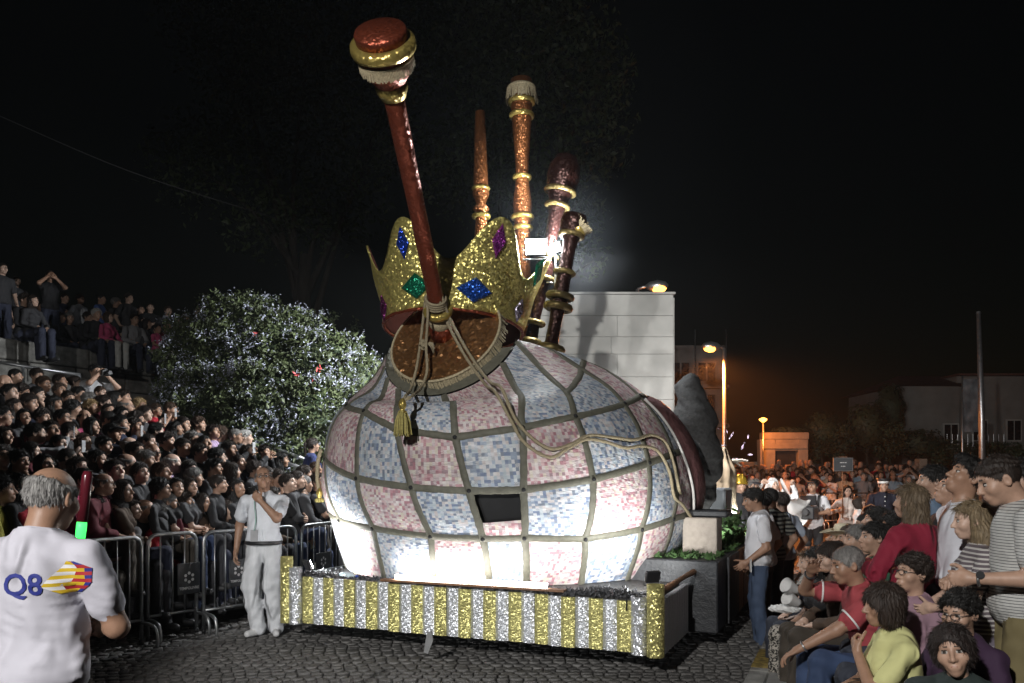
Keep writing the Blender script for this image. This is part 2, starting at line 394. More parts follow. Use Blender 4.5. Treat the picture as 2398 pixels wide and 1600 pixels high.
def ik(S, T, l1, l2, hint):
    S, T = np.asarray(S, float), np.asarray(T, float)
    d = T - S; L = np.linalg.norm(d); mx = (l1 + l2) * .995
    if L > mx: T = S + d / L * mx; d = T - S; L = mx
    u = d / L; a = (l1 * l1 - l2 * l2 + L * L) / (2 * L); h = math.sqrt(max(l1 * l1 - a * a, 1e-6))
    w = np.asarray(hint, float); w = w - u * (w @ u); w = unit(w)
    return S + u * a + w * h, T
def build_person(name, sex='m', H=1.72, pose='stand', seat=.45, lean=0., side=0., twist=0., head=(0, 0, 0), fat=1., age=0.,
                 arms=None, sleeve='short', legs=None, bottom='trousers', hem=-.07, collar=False, res=.0155, cut='shirt', seed=0, feet=None, headshape=1., loose=0., fold=1.):
    """mesh of one person: feet on z=0, looking along +Y. head = yaw(left+), pitch(up+), roll in degrees.
    arms = (right, left): each (target xyz in person frame at H=1.72, elbow hint, hand pose, palm normal) """
    k = H / 1.72; f = sex == 'f'
    sw = (.168 if f else .19) * (1 + (fat - 1) * .3); hipw = .088
    pz = .95 if pose == 'stand' else seat / k + .105
    pel = v3(0, 0, pz)
    R = rotz(twist) @ roty(side) @ rotx(-lean)
    tor = lambda *q: pel + R @ v3(*q)
    Rf = R.astype(np.float32)
    neck = tor(0, -.01, .50)
    yaw, pit, rol = [math.radians(a) for a in head]
    RH = rotz(twist * .6) @ rotz(yaw) @ rotx(pit + (-lean * .25)) @ roty(rol)
    hc = neck + RH @ v3(0, .05, .137)
    # limbs
    prims_t, prims_b, prims_s, prims_k = [], [], [], []
    if arms is None:
        arms = [None, None]
    out_hands = []; cuffs = []
    for sgn, A in zip((1, -1), arms):
        S = tor(sgn * sw, -.005, .418)
        if A is None:
            A = ((sgn * (.27 + .05 * (fat - 1)), .04, pz - .05), (sgn * .4, -1, 0), 'relax', (-sgn, 0, 0)) if pose == 'stand' else ((sgn * .11, .30, pz + .10), (sgn * 1., -.5, -.6), 'relax', (0, 0, -1))
        T, hint, hp, pn = A
        E, T = ik(S, T, .285, .255, hint)
        uz = .052 if not f else .043
        m = S + (E - S) * .62
        if sleeve == 'none':
            prims_k.append((S, E, uz, uz * .82)); prims_k.append((E, T, uz * .84, .027))
        elif sleeve == 'short':
            prims_t.append((S, m, uz * 1.08, uz * 1.24)); prims_k.append((S, E, uz * .98, uz * .84)); prims_k.append((E, T, uz * .86, .027))
        else:
            w = T - (T - E) * .12
            prims_t.append((S, E, uz * 1.2, uz * 1.02)); prims_t.append((E, w, uz * 1.02, .038)); prims_k.append((E, T, uz * .7, .026))
        out_hands.append((sgn, T, T - E, hp, pn)); cuffs.append((m, unit(E - S), uz * 1.24))
    knees = []
    for i, sgn in enumerate((1, -1)):
        hp = pel + v3(sgn * hipw, 0, -.04)
        if legs is not None:
            kn, an = v3(*legs[i][0]), v3(*legs[i][1])
        elif pose == 'stand':
            kn = v3(sgn * .10, .03, .50); an = v3(sgn * .105, -.02, .085)
        else:
            kn = v3(sgn * .115, .42, pz + .01); an = v3(sgn * .11, .44, .085)
        tw = (.088 if not f else .09) * (1 + (fat - 1) * .5)
        toe = unit(v3(*(feet[i] if feet else (sgn * .22, 1, 0))))
        prims_s.append((an + v3(0, 0, -.045) - toe * .035, an + v3(0, 0, -.052) + toe * .14, .045, .036))
        if bottom == 'shorts':
            m = hp + (kn - hp) * .82
            prims_b += [(hp, m, tw * 1.05, .085)]; prims_k += [(hp, kn, tw * .8, .058), (kn, kn + (an - kn) * .35, .056, .058), (kn + (an - kn) * .35, an, .057, .038)]
        elif bottom == 'skirt':
            prims_k += [(hp, kn, tw * .8, .058), (kn, kn + (an - kn) * .35, .056, .058), (kn + (an - kn) * .35, an, .057, .038)]
        else:
            prims_b += [(hp, kn, tw, .074 + loose), (kn, kn + (an - kn) * .4, .074 + loose, .072 + loose), (kn + (an - kn) * .4, an + v3(0, 0, -.01), .072 + loose, .066 + loose)]
        knees.append((kn, an))
    rng = seed * 1.37
    def fn(p):
        q = (p - pel.astype(np.float32)) @ Rf
        fx = 1 + (fat - 1) * 1.0
        t = ell(q, (0, 0, .33), ((.165 if not f else .148) * (1 + (fat - 1) * .4), .112 * (1 + (fat - 1) * .5), .185))
        t = smin(t, ell(q, (0, .012 + (fat - 1) * .06, .13), ((.148 if not f else .132) * fx, .108 * fx, .18)), .07)
        t = smin(t, ell(q, (0, 0, .0), (.158 * (1 + (fat - 1) * .6), .115 * (1 + (fat - 1) * .6), .12)), .06)
        for sg in (-1, 1): t = smin(t, cap(q, (0, -.008, .440), (sg * (sw - .012), -.008, .418), .056, .055), .05)
        t = smin(t, cap(q, (0, -.014, .40), (0, -.022, .462), .090, .062), .04)
        if f:
            qa = np.stack([np.abs(q[:, 0]), q[:, 1], q[:, 2]], 1)
            t = smin(t, ell(qa, (.068, .085, .315), (.062, .058, .06)), .045)
        for a, b, ra, rb in prims_t: t = smin(t, cap(p, a, b, ra, rb), .022)
        t = t - .006 + wob(p * np.array([1., 1., .55], np.float32), 24., .0022 * fold, rng) + wob(p * np.array([.8, 1., 1.3], np.float32), 50., .0010 * fold, rng + 1)
        if cut == 'jacket': t = t - .012
        t = smax(t - .018 * np.clip((.10 - q[:, 2]) / .12, 0, 1), -(q[:, 2] - hem), .006)
        if collar:
            ring = np.sqrt(q[:, 0] ** 2 + (q[:, 1] + .012 - .1 * (q[:, 2] - .5)) ** 2 * 1.0)
            c = np.maximum(np.abs(ring - .066) - .008, np.abs(q[:, 2] - .487 + .25 * (q[:, 1])) - .026)
            t = np.minimum(t, c)
        b = ell(q, (0, -.004, -.03), (.158 * (1 + (fat - 1) * .5), .110 * (1 + (fat - 1) * .5), .14)) + .006
        for a, c, ra, rb in prims_b: b = smin(b, cap(p, a, c, ra, rb), .03)
        if bottom == 'skirt':
            if pose == 'stand':
                zz = p[:, 2]; w = np.clip((pz - zz) / .55, 0, 1)
                ang = np.arctan2(p[:, 1], p[:, 0])
                rr = np.sqrt(p[:, 0] ** 2 + p[:, 1] ** 2) - (.15 + .12 * w + .012 * w * np.sin(ang * 11 + 2))
                b = smin(b, np.maximum(rr * .9, np.maximum(zz - pz, .38 - zz)), .03)
            else:
                for kn, an in knees: b = smin(b, cap(p, pel + v3(0, .02, -.02), kn * v3(.75, .9, 1), .14, .105), .05)
        b = b + .002 + wob(p, 22., .0020 * fold, rng + 2) + wob(p * np.array([1., 1., .6], np.float32), 48., .0012 * fold, rng)
        s = None
        for a, c, ra, rb in prims_s:
            e = cap(p, a, c, ra, rb); s = e if s is None else np.minimum(s, e)
        s = np.maximum(s, .004 - p[:, 2] / 1.0) if pose == 'stand' else s
        kk = None
        for a, c, ra, rb in prims_k:
            e = cap(p, a, c, ra, rb); kk = e if kk is None else smin(kk, e, .015)
        ds = [kk if kk is not None else np.full(len(p), 9., np.float32), t, b, s]
        D = np.stack(ds); return D.min(0), D.argmin(0).astype(np.int8)
    allp = [x for pr in prims_t + prims_b + prims_s + prims_k for x in pr[:2]] + [tor(sw, 0, .5), tor(-sw, 0, .5), tor(0, .2, .2), tor(0, -.2, 0), tor(.2, 0, 0), tor(-.2, 0, 0)]
    if bottom == 'skirt' and pose == 'stand': allp += [v3(.3, .3, .4), v3(-.3, -.3, .4)]
    allp = np.array(allp); lo = allp.min(0) - .12; hi = allp.max(0) + .12; lo[2] = max(lo[2], -.03)
    V, Q, G = surf_nets(fn, lo, hi, res)
    Vs, Qs, Gs = [V], [Q], [G]; n = len(V)
    hv, hq, hg = head_mesh(sex, age)
    hsc = (1.0 if not f else .96) * headshape
    MH = np.eye(4); MH[:3, :3] = RH * hsc; MH[:3, 3] = hc
    Vs.append(hv @ (RH * hsc).T + hc); Qs.append(hq + n); Gs.append(hg); n += len(hv)
    for sgn, T, dr, hp, pn in out_hands:
        wv, wq, wg = hand_mesh(hp)
        hs = .92 if f else 1.0
        F = frame_from(dr, -np.asarray(pn, float))
        vv = wv * hs
        if sgn < 0: vv = vv * v3(-1, 1, 1)
        Vs.append(vv @ F.T + T); q2 = wq + n
        if sgn < 0: q2 = q2[:, ::-1]
        Qs.append(q2); Gs.append(wg); n += len(wv)
    V = np.concatenate(Vs) * k; Q = np.concatenate(Qs); G = np.concatenate(Gs)
    M = MH.copy(); M[:3, :3] *= k; M[:3, 3] *= k
    return np_mesh(name, V, Q, G), M, {'cuff': [(a * k, b, c * k) for a, b, c in cuffs], 'hands': [(T * k, unit(d)) for _, T, d, _, _ in out_hands], 'neck': neck * k, 'R': R, 'pel': pel * k, 'k': k}
def np_mesh(name, V, Q, G=None, smooth=True):
    me = bpy.data.meshes.new(name)
    V = np.asarray(V, np.float32); Q = np.asarray(Q, np.int32); w = Q.shape[1]
    me.vertices.add(len(V)); me.vertices.foreach_set('co', V.ravel())
    me.loops.add(Q.size); me.loops.foreach_set('vertex_index', Q.ravel())
    me.polygons.add(len(Q)); me.polygons.foreach_set('loop_start', np.arange(0, Q.size, w, dtype=np.int32))
    if G is not None: me.polygons.foreach_set('material_index', np.asarray(G, np.int32))
    me.polygons.foreach_set('use_smooth', np.full(len(Q), smooth))
    me.update(calc_edges=True)
    return me
# hair, in head coordinates
_hair = {}
def hair_mesh(style):
    if style in _hair: return _hair[style]
    def fn(p):
        x, y, z = p[:, 0], p[:, 1], p[:, 2]; ax = np.abs(x); pm = np.stack([ax, y, z], 1)
        ang = np.arctan2(x, -y + .02)
        strand = .0022 * np.sin(ang * 34 + 9 * z + 3 * np.sin(z * 40)) + .0016 * np.sin(ang * 71 + 5 * np.sin(z * 23 + x * 30))
        sk = ell(p, (0, -.014, .036), (.0755, .097, .088))
        face = z - (.072 + .0 * x) + (.088 - y) * -1.05       # keep z above a slanted hairline
        hl = np.maximum(-(z - (.078 - (.085 - y) * .93)), -(z - (-.055)))         # >0 below the hairline
        hl = np.where(y < -.02, -(z + .062 + .2 * (y + .02)), hl)
        hl = -(z - np.clip(.080 - (.088 - y) * .95, -.065, .09)) + .0035 * np.sin(x * 170) * np.sin(y * 140 + 1) + .0025 * np.sin(x * 310 + z * 200)
        tp = np.clip((z + .03) / .09, 0, 1)
        if style == 'short':
            d = smax(sk - .0035 - .011 * tp - strand * (.4 + tp) + wob(p, 70, .003) * tp, hl, .004)
        elif style == 'crop':
            d = smax(sk - .006 - strand * .5 + wob(p, 110, .0015), hl - .004, .004)
        elif style == 'quiff':
            d = smin(sk - .003 - .010 * tp, ell(p, (0, .055, .105), (.06, .045, .028)), .03) - strand + wob(p, 55, .004); d = smax(d, hl, .004)
        elif style == 'fade':
            d = smax(sk - .012 - strand + wob(p, 60, .003), hl, .006); d = smax(d, -(z - .055), .012); d = np.minimum(d, smax(sk - .004, hl, .004))
        elif style == 'curly':
            d = smax(sk - .020 + wob(p, 95, .008) + wob(p, 170, .004, 2.), hl - .012, .012)
        elif style == 'messy':
            d = smax(sk - .006 - .014 * tp + wob(p, 75, .007) - strand, hl - .006, .006)
        elif style == 'balding':
            d = smax(sk - .007 - strand * .8 + wob(p, 120, .0015), hl, .006)
            d = smax(d, (z - .060) - .3 * np.clip(-y - .03, 0, 1) + .004 * np.sin(x * 200), .016); d = smax(d, y - .045, .01)
        elif style == 'bob':
            d = sk - .016
            d = smin(d, ell(p, (0, -.022, -.03), (.094, .092, .115)), .03) - strand * 1.3
            cut = smax(y - .040 + .25 * np.clip(-z, 0, 1), z - .082, .02) if False else np.where(z < .078, y - .046 - .35 * np.clip(z, 0, .1), -1.)
            d = smax(d, cut, .010); d = smax(d, -(z + .115), .01); d = smax(d, -ell(p, (0, .085, -.03), (.066, .092, .125)), .012); d = smax(d, -ell(p, (0, .03, -.13), (.058, .085, .075)), .012)
        elif style == 'pixie':
            d = smin(sk - .016, ell(p, (0, -.03, .005), (.096, .092, .088)), .03) + wob(p, 30, .003) - strand * 1.8
            d = smax(d, -ell(p, (.012, .105, -.028), (.070, .078, .098)), .010); d = smax(d, -(z + .075), .012)
        elif style == 'fringe':
            d = smin(sk - .016, ell(p, (0, -.018, -.02), (.096, .098, .125)), .03) - strand * 1.3
            d = smax(d, -ell(p, (0, .1, -.05), (.066, .092, .09)), .010); d = smax(d, -(z + .12), .01); d = smax(d, -ell(p, (0, .03, -.13), (.058, .085, .075)), .012)
        elif style in ('long', 'longlight'):
            d = sk - .014
            cur = smin(ell(p, (0, -.050, -.08), (.096, .080, .15)), ell(p, (0, -.070, -.25), (.118, .062, .20)), .05)
            d = smin(d, cur, .03) - strand * 1.6 + wob(p, 30, .004)
            d = smax(d, -ell(p, (0, .085, -.03), (.066, .092, .118)), .012); d = smax(d, -(z - .085 + (.085 - y) * .55) * (y > .02) - 1. * (y <= .02), .008)
        elif style == 'tail':
            d = smax(sk - .009 - strand, hl, .006)
            d = smin(d, ell(p, (0, -.118, .05), (.022, .026, .022)), .012); d = smin(d, cap(p, (0, -.13, .04), (0, -.145, -.14), .024, .012) - strand, .012)
        elif style == 'bun':
            d = smax(sk - .009 - strand, hl, .006); d = smin(d, ell(p, (0, -.105, .075), (.038, .034, .034)) - strand + wob(p, 80, .003), .012)
        return d, np.zeros(len(p), np.int8)
    lo, hi = (-.14, -.2, -.16), (.14, .12, .17)
    if style == 'long': lo = (-.15, -.2, -.46)
    if style == 'tail': lo = (-.12, -.2, -.18)
    V, Q, G = surf_nets(fn, lo, hi, .0062)
    # loose strands lying on the mass, so that the outline frays
    r = np.random.RandomState(len(style) * 7 + 1)
    C = V[Q].mean(1); nr = np.cross(V[Q[:, 1]] - V[Q[:, 0]], V[Q[:, 3]] - V[Q[:, 0]]); nr /= np.linalg.norm(nr, axis=1)[:, None] + 1e-9
    out = C + nr * .004
    k = r.choice(len(C), min(len(C), 5200 if style in ('long', 'bob', 'fringe') else 3800), replace=False); k = k[np.abs(nr[k, 2]) < 1.1]
    c, n = C[k], nr[k]
    ok = fn((c + n * .006).astype(np.float32))[0] > 0; n = np.where(ok[:, None], n, -n)
    wh = np.array([0, -.035, .13]); fl = c - wh
    if style in ('long', 'bob', 'fringe', 'tail'): fl = fl * np.array([1., 1., 1.]) + np.array([0, 0, -.12]) * (c[:, 2:3] < .06)
    if style in ('curly', 'messy'): fl = fl * .5 + r.normal(size=fl.shape) * .08
    fl = fl + r.normal(size=fl.shape) * .012
    fl -= n * (fl * n).sum(1)[:, None]; fl /= np.linalg.norm(fl, axis=1)[:, None] + 1e-9
    L = (.016 + .022 * r.rand(len(c)))[:, None] * (1.6 if style == 'long' else .6 if style in ('crop', 'fade', 'balding') else 1.)
    sd = np.cross(n, fl); wd = .0011
    lift = (.001 + .0035 * r.rand(len(c)))[:, None]
    a = c + n * .0005; b = c + fl * L * .5 + n * lift; e = c + fl * L + n * lift * (1.4 * r.rand(len(c))[:, None])
    SV = np.stack([a - sd * wd, a + sd * wd, b + sd * wd, b - sd * wd, e + sd * wd * .3, e - sd * wd * .3], 1).reshape(-1, 3)
    bi = np.arange(len(c))[:, None] * 6 + len(V); SQ = np.concatenate([bi + np.array([[0, 1, 2, 3]]), bi + np.array([[3, 2, 4, 5]])])
    me = np_mesh('hair_' + style, np.concatenate([V, SV]), np.concatenate([Q, SQ]), None); _hair[style] = me
    return me
# ================================================================== SETTING
M_['asphalt'] = mat('street_bed', (.035, .034, .033), .85, var=.35, vs=3., bump=.7, bs=9.)
M_['cobble'] = mat('granite_cobble', (.125, .12, .115), .68, var=.45, vs=9., bump=.6, bs=70., coords='Object')
M_['granite'] = mat('granite_block', (.20, .195, .18), .8, var=.45, vs=7., bump=.5, bs=40.)
M_['stepstone'] = mat('step_stone', (.16, .155, .145), .85, var=.3, vs=6., bump=.3, bs=30.)
M_['paving'] = mat('pavement_concrete', (.16, .155, .145), .8, var=.3, vs=5., bump=.3, bs=50.)
M_['yellowpaint'] = mat('worn_yellow_paint', (.22, .16, .04), .7, var=.7, vs=24.)
M_['slab'] = mat('pale_stone_slab', (.42, .42, .40), .75, var=.16, vs=2.2, bump=.12, bs=60.)
M_['plaster'] = mat('cream_plaster', (.42, .36, .29), .8, var=.15, vs=4.)
M_['houseplaster'] = mat('house_plaster', (.24, .235, .22), .85, var=.12, vs=2.)
M_['brick'] = mat('dark_facade', (.09, .085, .08), .85, var=.3, vs=3.)
M_['rooftile'] = mat('roof_tile', (.12, .06, .045), .85, var=.3, vs=9., bump=.4, bs=20.)
M_['glass'] = mat('dark_window_glass', (.012, .014, .017), .12)
M_['leaf'] = mat('shrub_leaf', (.075, .095, .040), .55, var=.5, vs=2.5)
M_['petal'] = mat('pale_blue_petal', (.36, .38, .46), .6, var=.2, vs=6.)
M_['petalred'] = mat('red_petal', (.5, .08, .08), .6)
M_['treeleaf'] = mat('tree_leaf', (.06, .085, .035), .5, var=.5, vs=1.2)
M_['bark'] = mat('tree_bark', (.05, .042, .032), .9, var=.4, vs=6., bump=.8, bs=14., stretch=(1, 1, .2))
M_['hedge'] = mat('dark_hedge_leaf', (.04, .06, .03), .6, var=.5, vs=1.5)
# ground: one sheet out to the horizon
g = MB().add([(-400, -60, -.035), (400, -60, -.035), (400, 700, -.035), (-400, 700, -.035)], [(0, 1, 2, 3)]).build('ground', M_['asphalt'])
prop(g, 'dark paved street bed running under the float and out to the houses', 'ground', kind='structure')
road = empty('road'); prop(road, 'street of small grey granite cobbles under the parade float', 'road', kind='structure')
def cobble_template(seed):
    r = np.random.RandomState(seed); n = 8
    ang = (np.arange(n) + .5) / n * 2 * np.pi
    sup = 1 / np.maximum(np.abs(np.cos(ang)), np.abs(np.sin(ang))) ** .8
    rad = .5 * sup * (1 + r.uniform(-.07, .05, n)); rings = []
    for f_, z in ((1., -.035), (1., -.007), (.94, .0), (.55, .0015)):
        rings.append(np.stack([rad * f_ * np.cos(ang), rad * f_ * np.sin(ang), np.full(n, z) + r.uniform(-.002, .002, n) * (z > -.02)], 1))
    V = np.concatenate(rings); F = []
    for l in range(3):
        for k in range(n): F.append((l * n + k, l * n + (k + 1) % n, (l + 1) * n + (k + 1) % n, (l + 1) * n + k))
    return V, np.array(F), tuple(range(3 * n, 4 * n))
CT = [cobble_template(i) for i in range(6)]
pos = []
y = 5.9; row = 0
while y < 17.5:
    ph = .098 * (.95 + .1 * RNG.rand()); x = -5.2 + RNG.rand() * .1
    while x < 6.4:
        w = .105 * (.85 + .3 * RNG.rand())
        if not (y > 9 and x < -2.4 + (y - 9.) * .25 - .9) and x < 1.9 + (y - 6.) * .42 + .6:
            pos.append((x + w / 2, y + RNG.uniform(-.008, .008) + .012 * math.sin(x * 2.1 + row), w * .93, ph * .92, RNG.uniform(-.1, .1), RNG.randint(6), RNG.uniform(-.006, .004)))
        x += w
    y += ph; row += 1
pos = np.array(pos)
pxs = CX + FPX * pos[:, 0] / pos[:, 1]; pys = HY + FPX * EYE / pos[:, 1]
vis = (pys < 1604) & (((pxs > 205) & (pxs < 1790)))
score = np.where(vis, 1000 - pos[:, 1], 0)
near = np.argsort(-score)[:300]
cm = []
for i, (V, F, T) in enumerate(CT):
    me = bpy.data.meshes.new('cobble'); me.from_pydata(V.tolist(), [], F.tolist() + [T]); me.materials.append(M_['cobble']); me.update()
    me.polygons.foreach_set('use_smooth', np.ones(len(me.polygons), bool)); cm.append(me)
sel = set(near.tolist())
for i in near:
    x, y, w, h, a, t, dz = pos[i]
    link('cobble', cm[int(t)], None, road, Matrix.Translation((x, y, dz)) @ Matrix.Rotation(a, 4, 'Z') @ Matrix.Diagonal((w, h, 1, 1)))
rest = np.array([i for i in range(len(pos)) if i not in sel])
Vs, Qs, Es = [], [], []; nb = 0
for t in range(6):
    r = rest[pos[rest, 5] == t]; V, F, T = CT[t]; n = len(r)
    c, s = np.cos(pos[r, 4]), np.sin(pos[r, 4])
    X = V[None, :, 0] * pos[r, 2][:, None]; Y = V[None, :, 1] * pos[r, 3][:, None]
    P = np.stack([X * c[:, None] - Y * s[:, None] + pos[r, 0][:, None], X * s[:, None] + Y * c[:, None] + pos[r, 1][:, None], V[None, :, 2] + pos[r, 6][:, None]], -1)
    k = len(V); T8 = np.array([(24, 25, 26, 27), (24, 27, 28, 31), (28, 29, 30, 31)])
    FF = np.concatenate([F, T8])
    Vs.append(P.reshape(-1, 3)); Qs.append((FF[None] + (np.arange(n) * k)[:, None, None]).reshape(-1, 4) + nb); nb += n * k
ro = link('cobbles', np_mesh('cobbles', np.concatenate(Vs), np.concatenate(Qs)), M_['cobble'], road); prop(ro, kind='stuff')
# pavement on the spectators' side with a kerb and worn yellow edge marks
E0, E1 = Vector((1.72, 6.05, 0)), Vector((5.6, 15.4, 0)); ed = (E1 - E0).normalized(); en = Vector((ed.y, -ed.x, 0))
pv = empty('pavement'); prop(pv, 'raised concrete pavement where the seated spectators have their feet', 'pavement', kind='structure')
P0, P1 = E0 - ed * 3.2, E1
mb = MB(); q = [P0 + en * .16, P1 + en * .16, P1 + en * 9, P0 + en * 9]
mb.add([(v.x, v.y, .108) for v in q] + [(v.x, v.y, -.03) for v in q], [(3, 2, 1, 0), (0, 1, 5, 4)]); mb.build('paving_surface', M_['paving'], pv)
Lk = (P1 - P0).length; nk = int(Lk / .9)
for i in range(nk):
    a = P0 + ed * (i * .9 + .006); Mx = Matrix.Translation(a) @ Matrix(((ed.x, en.x, 0, 0), (ed.y, en.y, 0, 0), (0, 0, 1, 0), (0, 0, 0, 1)))
    MB().box((0, 0, -.03), (.888, .155, .112), bev=.012).build('kerb_stone', M_['granite'], pv, M=Mx)
    if i in (4, 6, 7):
        MB().box((.1, .004, .1125), (.80, .15, .116)).build('yellow_edge_mark', M_['yellowpaint'], pv, M=Mx)
# --- the hillside stand on the left: low granite steps rising away from the barriers
SB = Vector((-3.6, 7.9, 0)); ST = Vector((.51, .86, 0)).normalized(); SN = Vector((-.86, .51, 0)).normalized()
def stand_seat(n): return .51 + .333 * n
stand = empty('grandstand', SB); prop(stand, 'stepped granite bank on which the big seated crowd sits', 'grandstand')
for i in range(26):
    n0 = .95 + i * .30
    t0, t1 = -7.5, 7.6 - i * .10
    z1 = stand_seat(n0 + .15)
    a = ST * t0 + SN * n0; b = ST * t1 + SN * n0; c = ST * t1 + SN * (n0 + .30 if i < 25 else n0 + 3); d_ = ST * t0 + SN * (n0 + .30 if i < 25 else n0 + 3)
    m = MB(); m.add([(v.x, v.y, z) for z in (-.03 if i == 0 else z1 - .11, z1) for v in (a, b, c, d_)], [(0, 1, 5, 4), (4, 5, 6, 7), (1, 2, 6, 5), (3, 0, 4, 7)]); m.build('step', M_['stepstone'], stand)
def stand_pos(px, py, headh=.74):
    """where a seated head seen at px,py sits on the bank"""
    a = (px - CX) / FPX; b = (HY - py) / FPX
    # z=EYE+b*d ; n = SN.(a*d+3.6, d-7.9)
    k = SN.x * a + SN.y; c = SN.x * 3.6 - SN.y * 7.9
    d = (EYE - headh - .51 - .333 * c) / (.333 * k - b)
    n = k * d + c
    return d, n
# --- granite block wall of the upper terrace
tw = empty('terrace_wall', (-9.2, 15.2, 3.)); prop(tw, 'weathered granite block wall below the upper terrace of spectators', 'wall')
WA, WB = Vector((-11.8, 12.4, 0)), Vector((-7.4, 20.5, 0)); wd = (WB - WA).normalized(); wnr = Vector((wd.y, -wd.x, 0))
Wl = (WB - WA).length; z = 2.2
for r in range(5):
    s = -.4 * (r % 2) - RNG.rand() * .3
    hgt = .42
    while s < Wl:
        w = RNG.uniform(.75, 1.25); a = WA + wd * s + wnr * RNG.uniform(0, .03) - tw.location
        Mx = Matrix.Translation((a.x, a.y, z - 3.)) @ Matrix(((wd.x, -wnr.x, 0, 0), (wd.y, -wnr.y, 0, 0), (0, 0, 1, 0), (0, 0, 0, 1)))
        MB().box((.012, 0, .008), (w - .012, .5, hgt - .008), bev=.02).build('stone_block', M_['granite'], tw, M=Mx); s += w
    z += hgt
TERR = z - .05
tb = MB(); q = [WA - wnr * .35, WB - wnr * .35, WB - wnr * 9, WA - wnr * 14]
tb.add([(v.x, v.y, TERR) for v in q], [(0, 1, 2, 3)]); b_ = tb.build('terrace', M_['stepstone']); prop(b_, 'flat upper terrace of trodden earth behind the block wall', 'terrace', kind='structure')
# bank of earth under the flowering shrub, right of the stand
m = MB(); V = []; F = []
for i in range(13):
    for j in range(9):
        t = 2.2 + i * .95; n = 2.0 + j * 1.1 + max(0, 3.2 - i) * .6
        q = SB + ST * t + SN * n; V.append((q.x, q.y, min(.2 + .30 * max(n - 1.2, 0) + .12 * math.sin(i * 1.3 + j), 4.0) - .25))
for i in range(12):
    for j in range(8): F.append((i * 9 + j, (i + 1) * 9 + j, (i + 1) * 9 + j + 1, i * 9 + j + 1))
m.add(V, F); b_ = m.build('earth_bank', M_['asphalt'], smooth=True); prop(b_, 'dark earth bank under the flowering shrub', 'bank', kind='structure')
# --- foliage helpers
def leaf_cloud(name, P, size, mat_, parent, jitter=.5, up=.0, seed=0, cup=.25):
    r = np.random.RandomState(seed); n = len(P)
    a = r.normal(size=(n, 3)); a[:, 2] += up; a /= np.linalg.norm(a, axis=1)[:, None]
    b = np.cross(a, r.normal(size=(n, 3))); b /= np.linalg.norm(b, axis=1)[:, None]; c = np.cross(a, b)
    s = (size * (1 + jitter * (r.rand(n) - .5) * 2))[:, None] if np.ndim(size) == 0 else size[:, None]
    V = np.stack([P - b * s, P + c * s * .45 + a * s * cup * .3, P + b * s, P - c * s * .45 + a * s * cup * .3], 1).reshape(-1, 3)
    return link(name, np_mesh(name, V, np.arange(4 * n).reshape(-1, 4), smooth=False), mat_, parent)
def lobes(cs, n, r, shell=.55):
    out = []; w = np.array([c[3] * c[4] * c[5] for c in cs]); w = w / w.sum()
    for c, k in zip(cs, (w * n).astype(int)):
        d = r.normal(size=(k, 3)); d /= np.linalg.norm(d, axis=1)[:, None]
        rad = (shell + (1 - shell) * r.rand(k)) ** 1.0
        bump = 1 + .12 * np.sin(d[:, 0] * 9 + c[0]) * np.sin(d[:, 1] * 8 + c[1]) + .1 * np.sin(d[:, 2] * 11)
        out.append(np.array(c[:3]) + d * np.array(c[3:6]) * (rad * bump)[:, None])
    return np.concatenate(out)
# flowering shrub: placed over the bank; lobes by photo column,row,depth
shrub = empty('flowering_shrub', at(620, 1080, 14.5)); prop(shrub, 'huge rounded shrub covered in pale blue flowers on the bank', 'shrub')
r = np.random.RandomState(5); cs = []
for px, py, d, rx, rz in [(470, 850, 15.6, .85, 1.0), (560, 800, 15.2, .95, .95), (660, 830, 14.8, .95, .9), (760, 860, 14.4, .9, .7), (830, 900, 14.2, .6, .6), (520, 960, 14.7, .95, .9), (640, 960, 14.2, 1., .95), (750, 990, 13.9, .85, .85), (600, 1050, 13.9, .8, .6), (700, 1060, 13.7, .7, .6), (800, 985, 13.9, .55, .7), (440, 930, 15.2, .6, .8)]:
    p = at(px, py, d); cs.append((p.x, p.y, p.z, rx, rx * .75, rz))
org = np.array(shrub.location)
P = lobes(cs, 60000, r, .76) - org; lf = leaf_cloud('foliage', P, .040, M_['leaf'], shrub, seed=1, up=.4); prop(lf, kind='stuff')
core = MB()
for c in cs:
    pr = [(math.sin(math.pi * i / 6) * .62, -math.cos(math.pi * i / 6) * .62) for i in range(7)]
    n0 = len(core.v); core.lathe(pr, (0, 0, 0), (0, 0, 1), 10)
    for i in range(n0, len(core.v)): v = core.v[i]; core.v[i] = (v[0] * c[3] + c[0] - org[0], v[1] * c[4] + c[1] - org[1], v[2] * c[5] + c[2] - org[2])
core.build('branch_core', M_['hedge'], shrub, smooth=True)
Pf = lobes(cs, 4300, r, .98) - org
Pf = Pf[(r.rand(len(Pf)) < .55 + .4 * np.sin(Pf[:, 0] * 3) * np.sin(Pf[:, 2] * 2.6 + Pf[:, 0]))]
Pc = (Pf[:, None] + r.normal(size=(len(Pf), 9, 3)) * .042).reshape(-1, 3); fl = leaf_cloud('blossom', Pc, .024, M_['petal'], shrub, seed=3, cup=.6); prop(fl, kind='stuff')
for px, py in ((600, 782), (693, 876), (731, 889), (749, 865)):
    p = at(px, py, 13.6) - Vector(org); leaf_cloud('red_flower', np.array([p] * 8) + r.normal(size=(8, 3)) * .02, .03, M_['petalred'], shrub, seed=int(px))
Pt = np.concatenate([np.array(at(px + k * 3, py - k * 6, 15.2))[None] + r.normal(size=(14, 3)) * .05 for px, py in ((575, 720), (545, 722), (610, 735), (770, 765), (820, 790), (480, 735)) for k in range(6)]) - org
prop(leaf_cloud('shoots', Pt, .035, M_['leaf'], shrub, seed=8), kind='stuff')
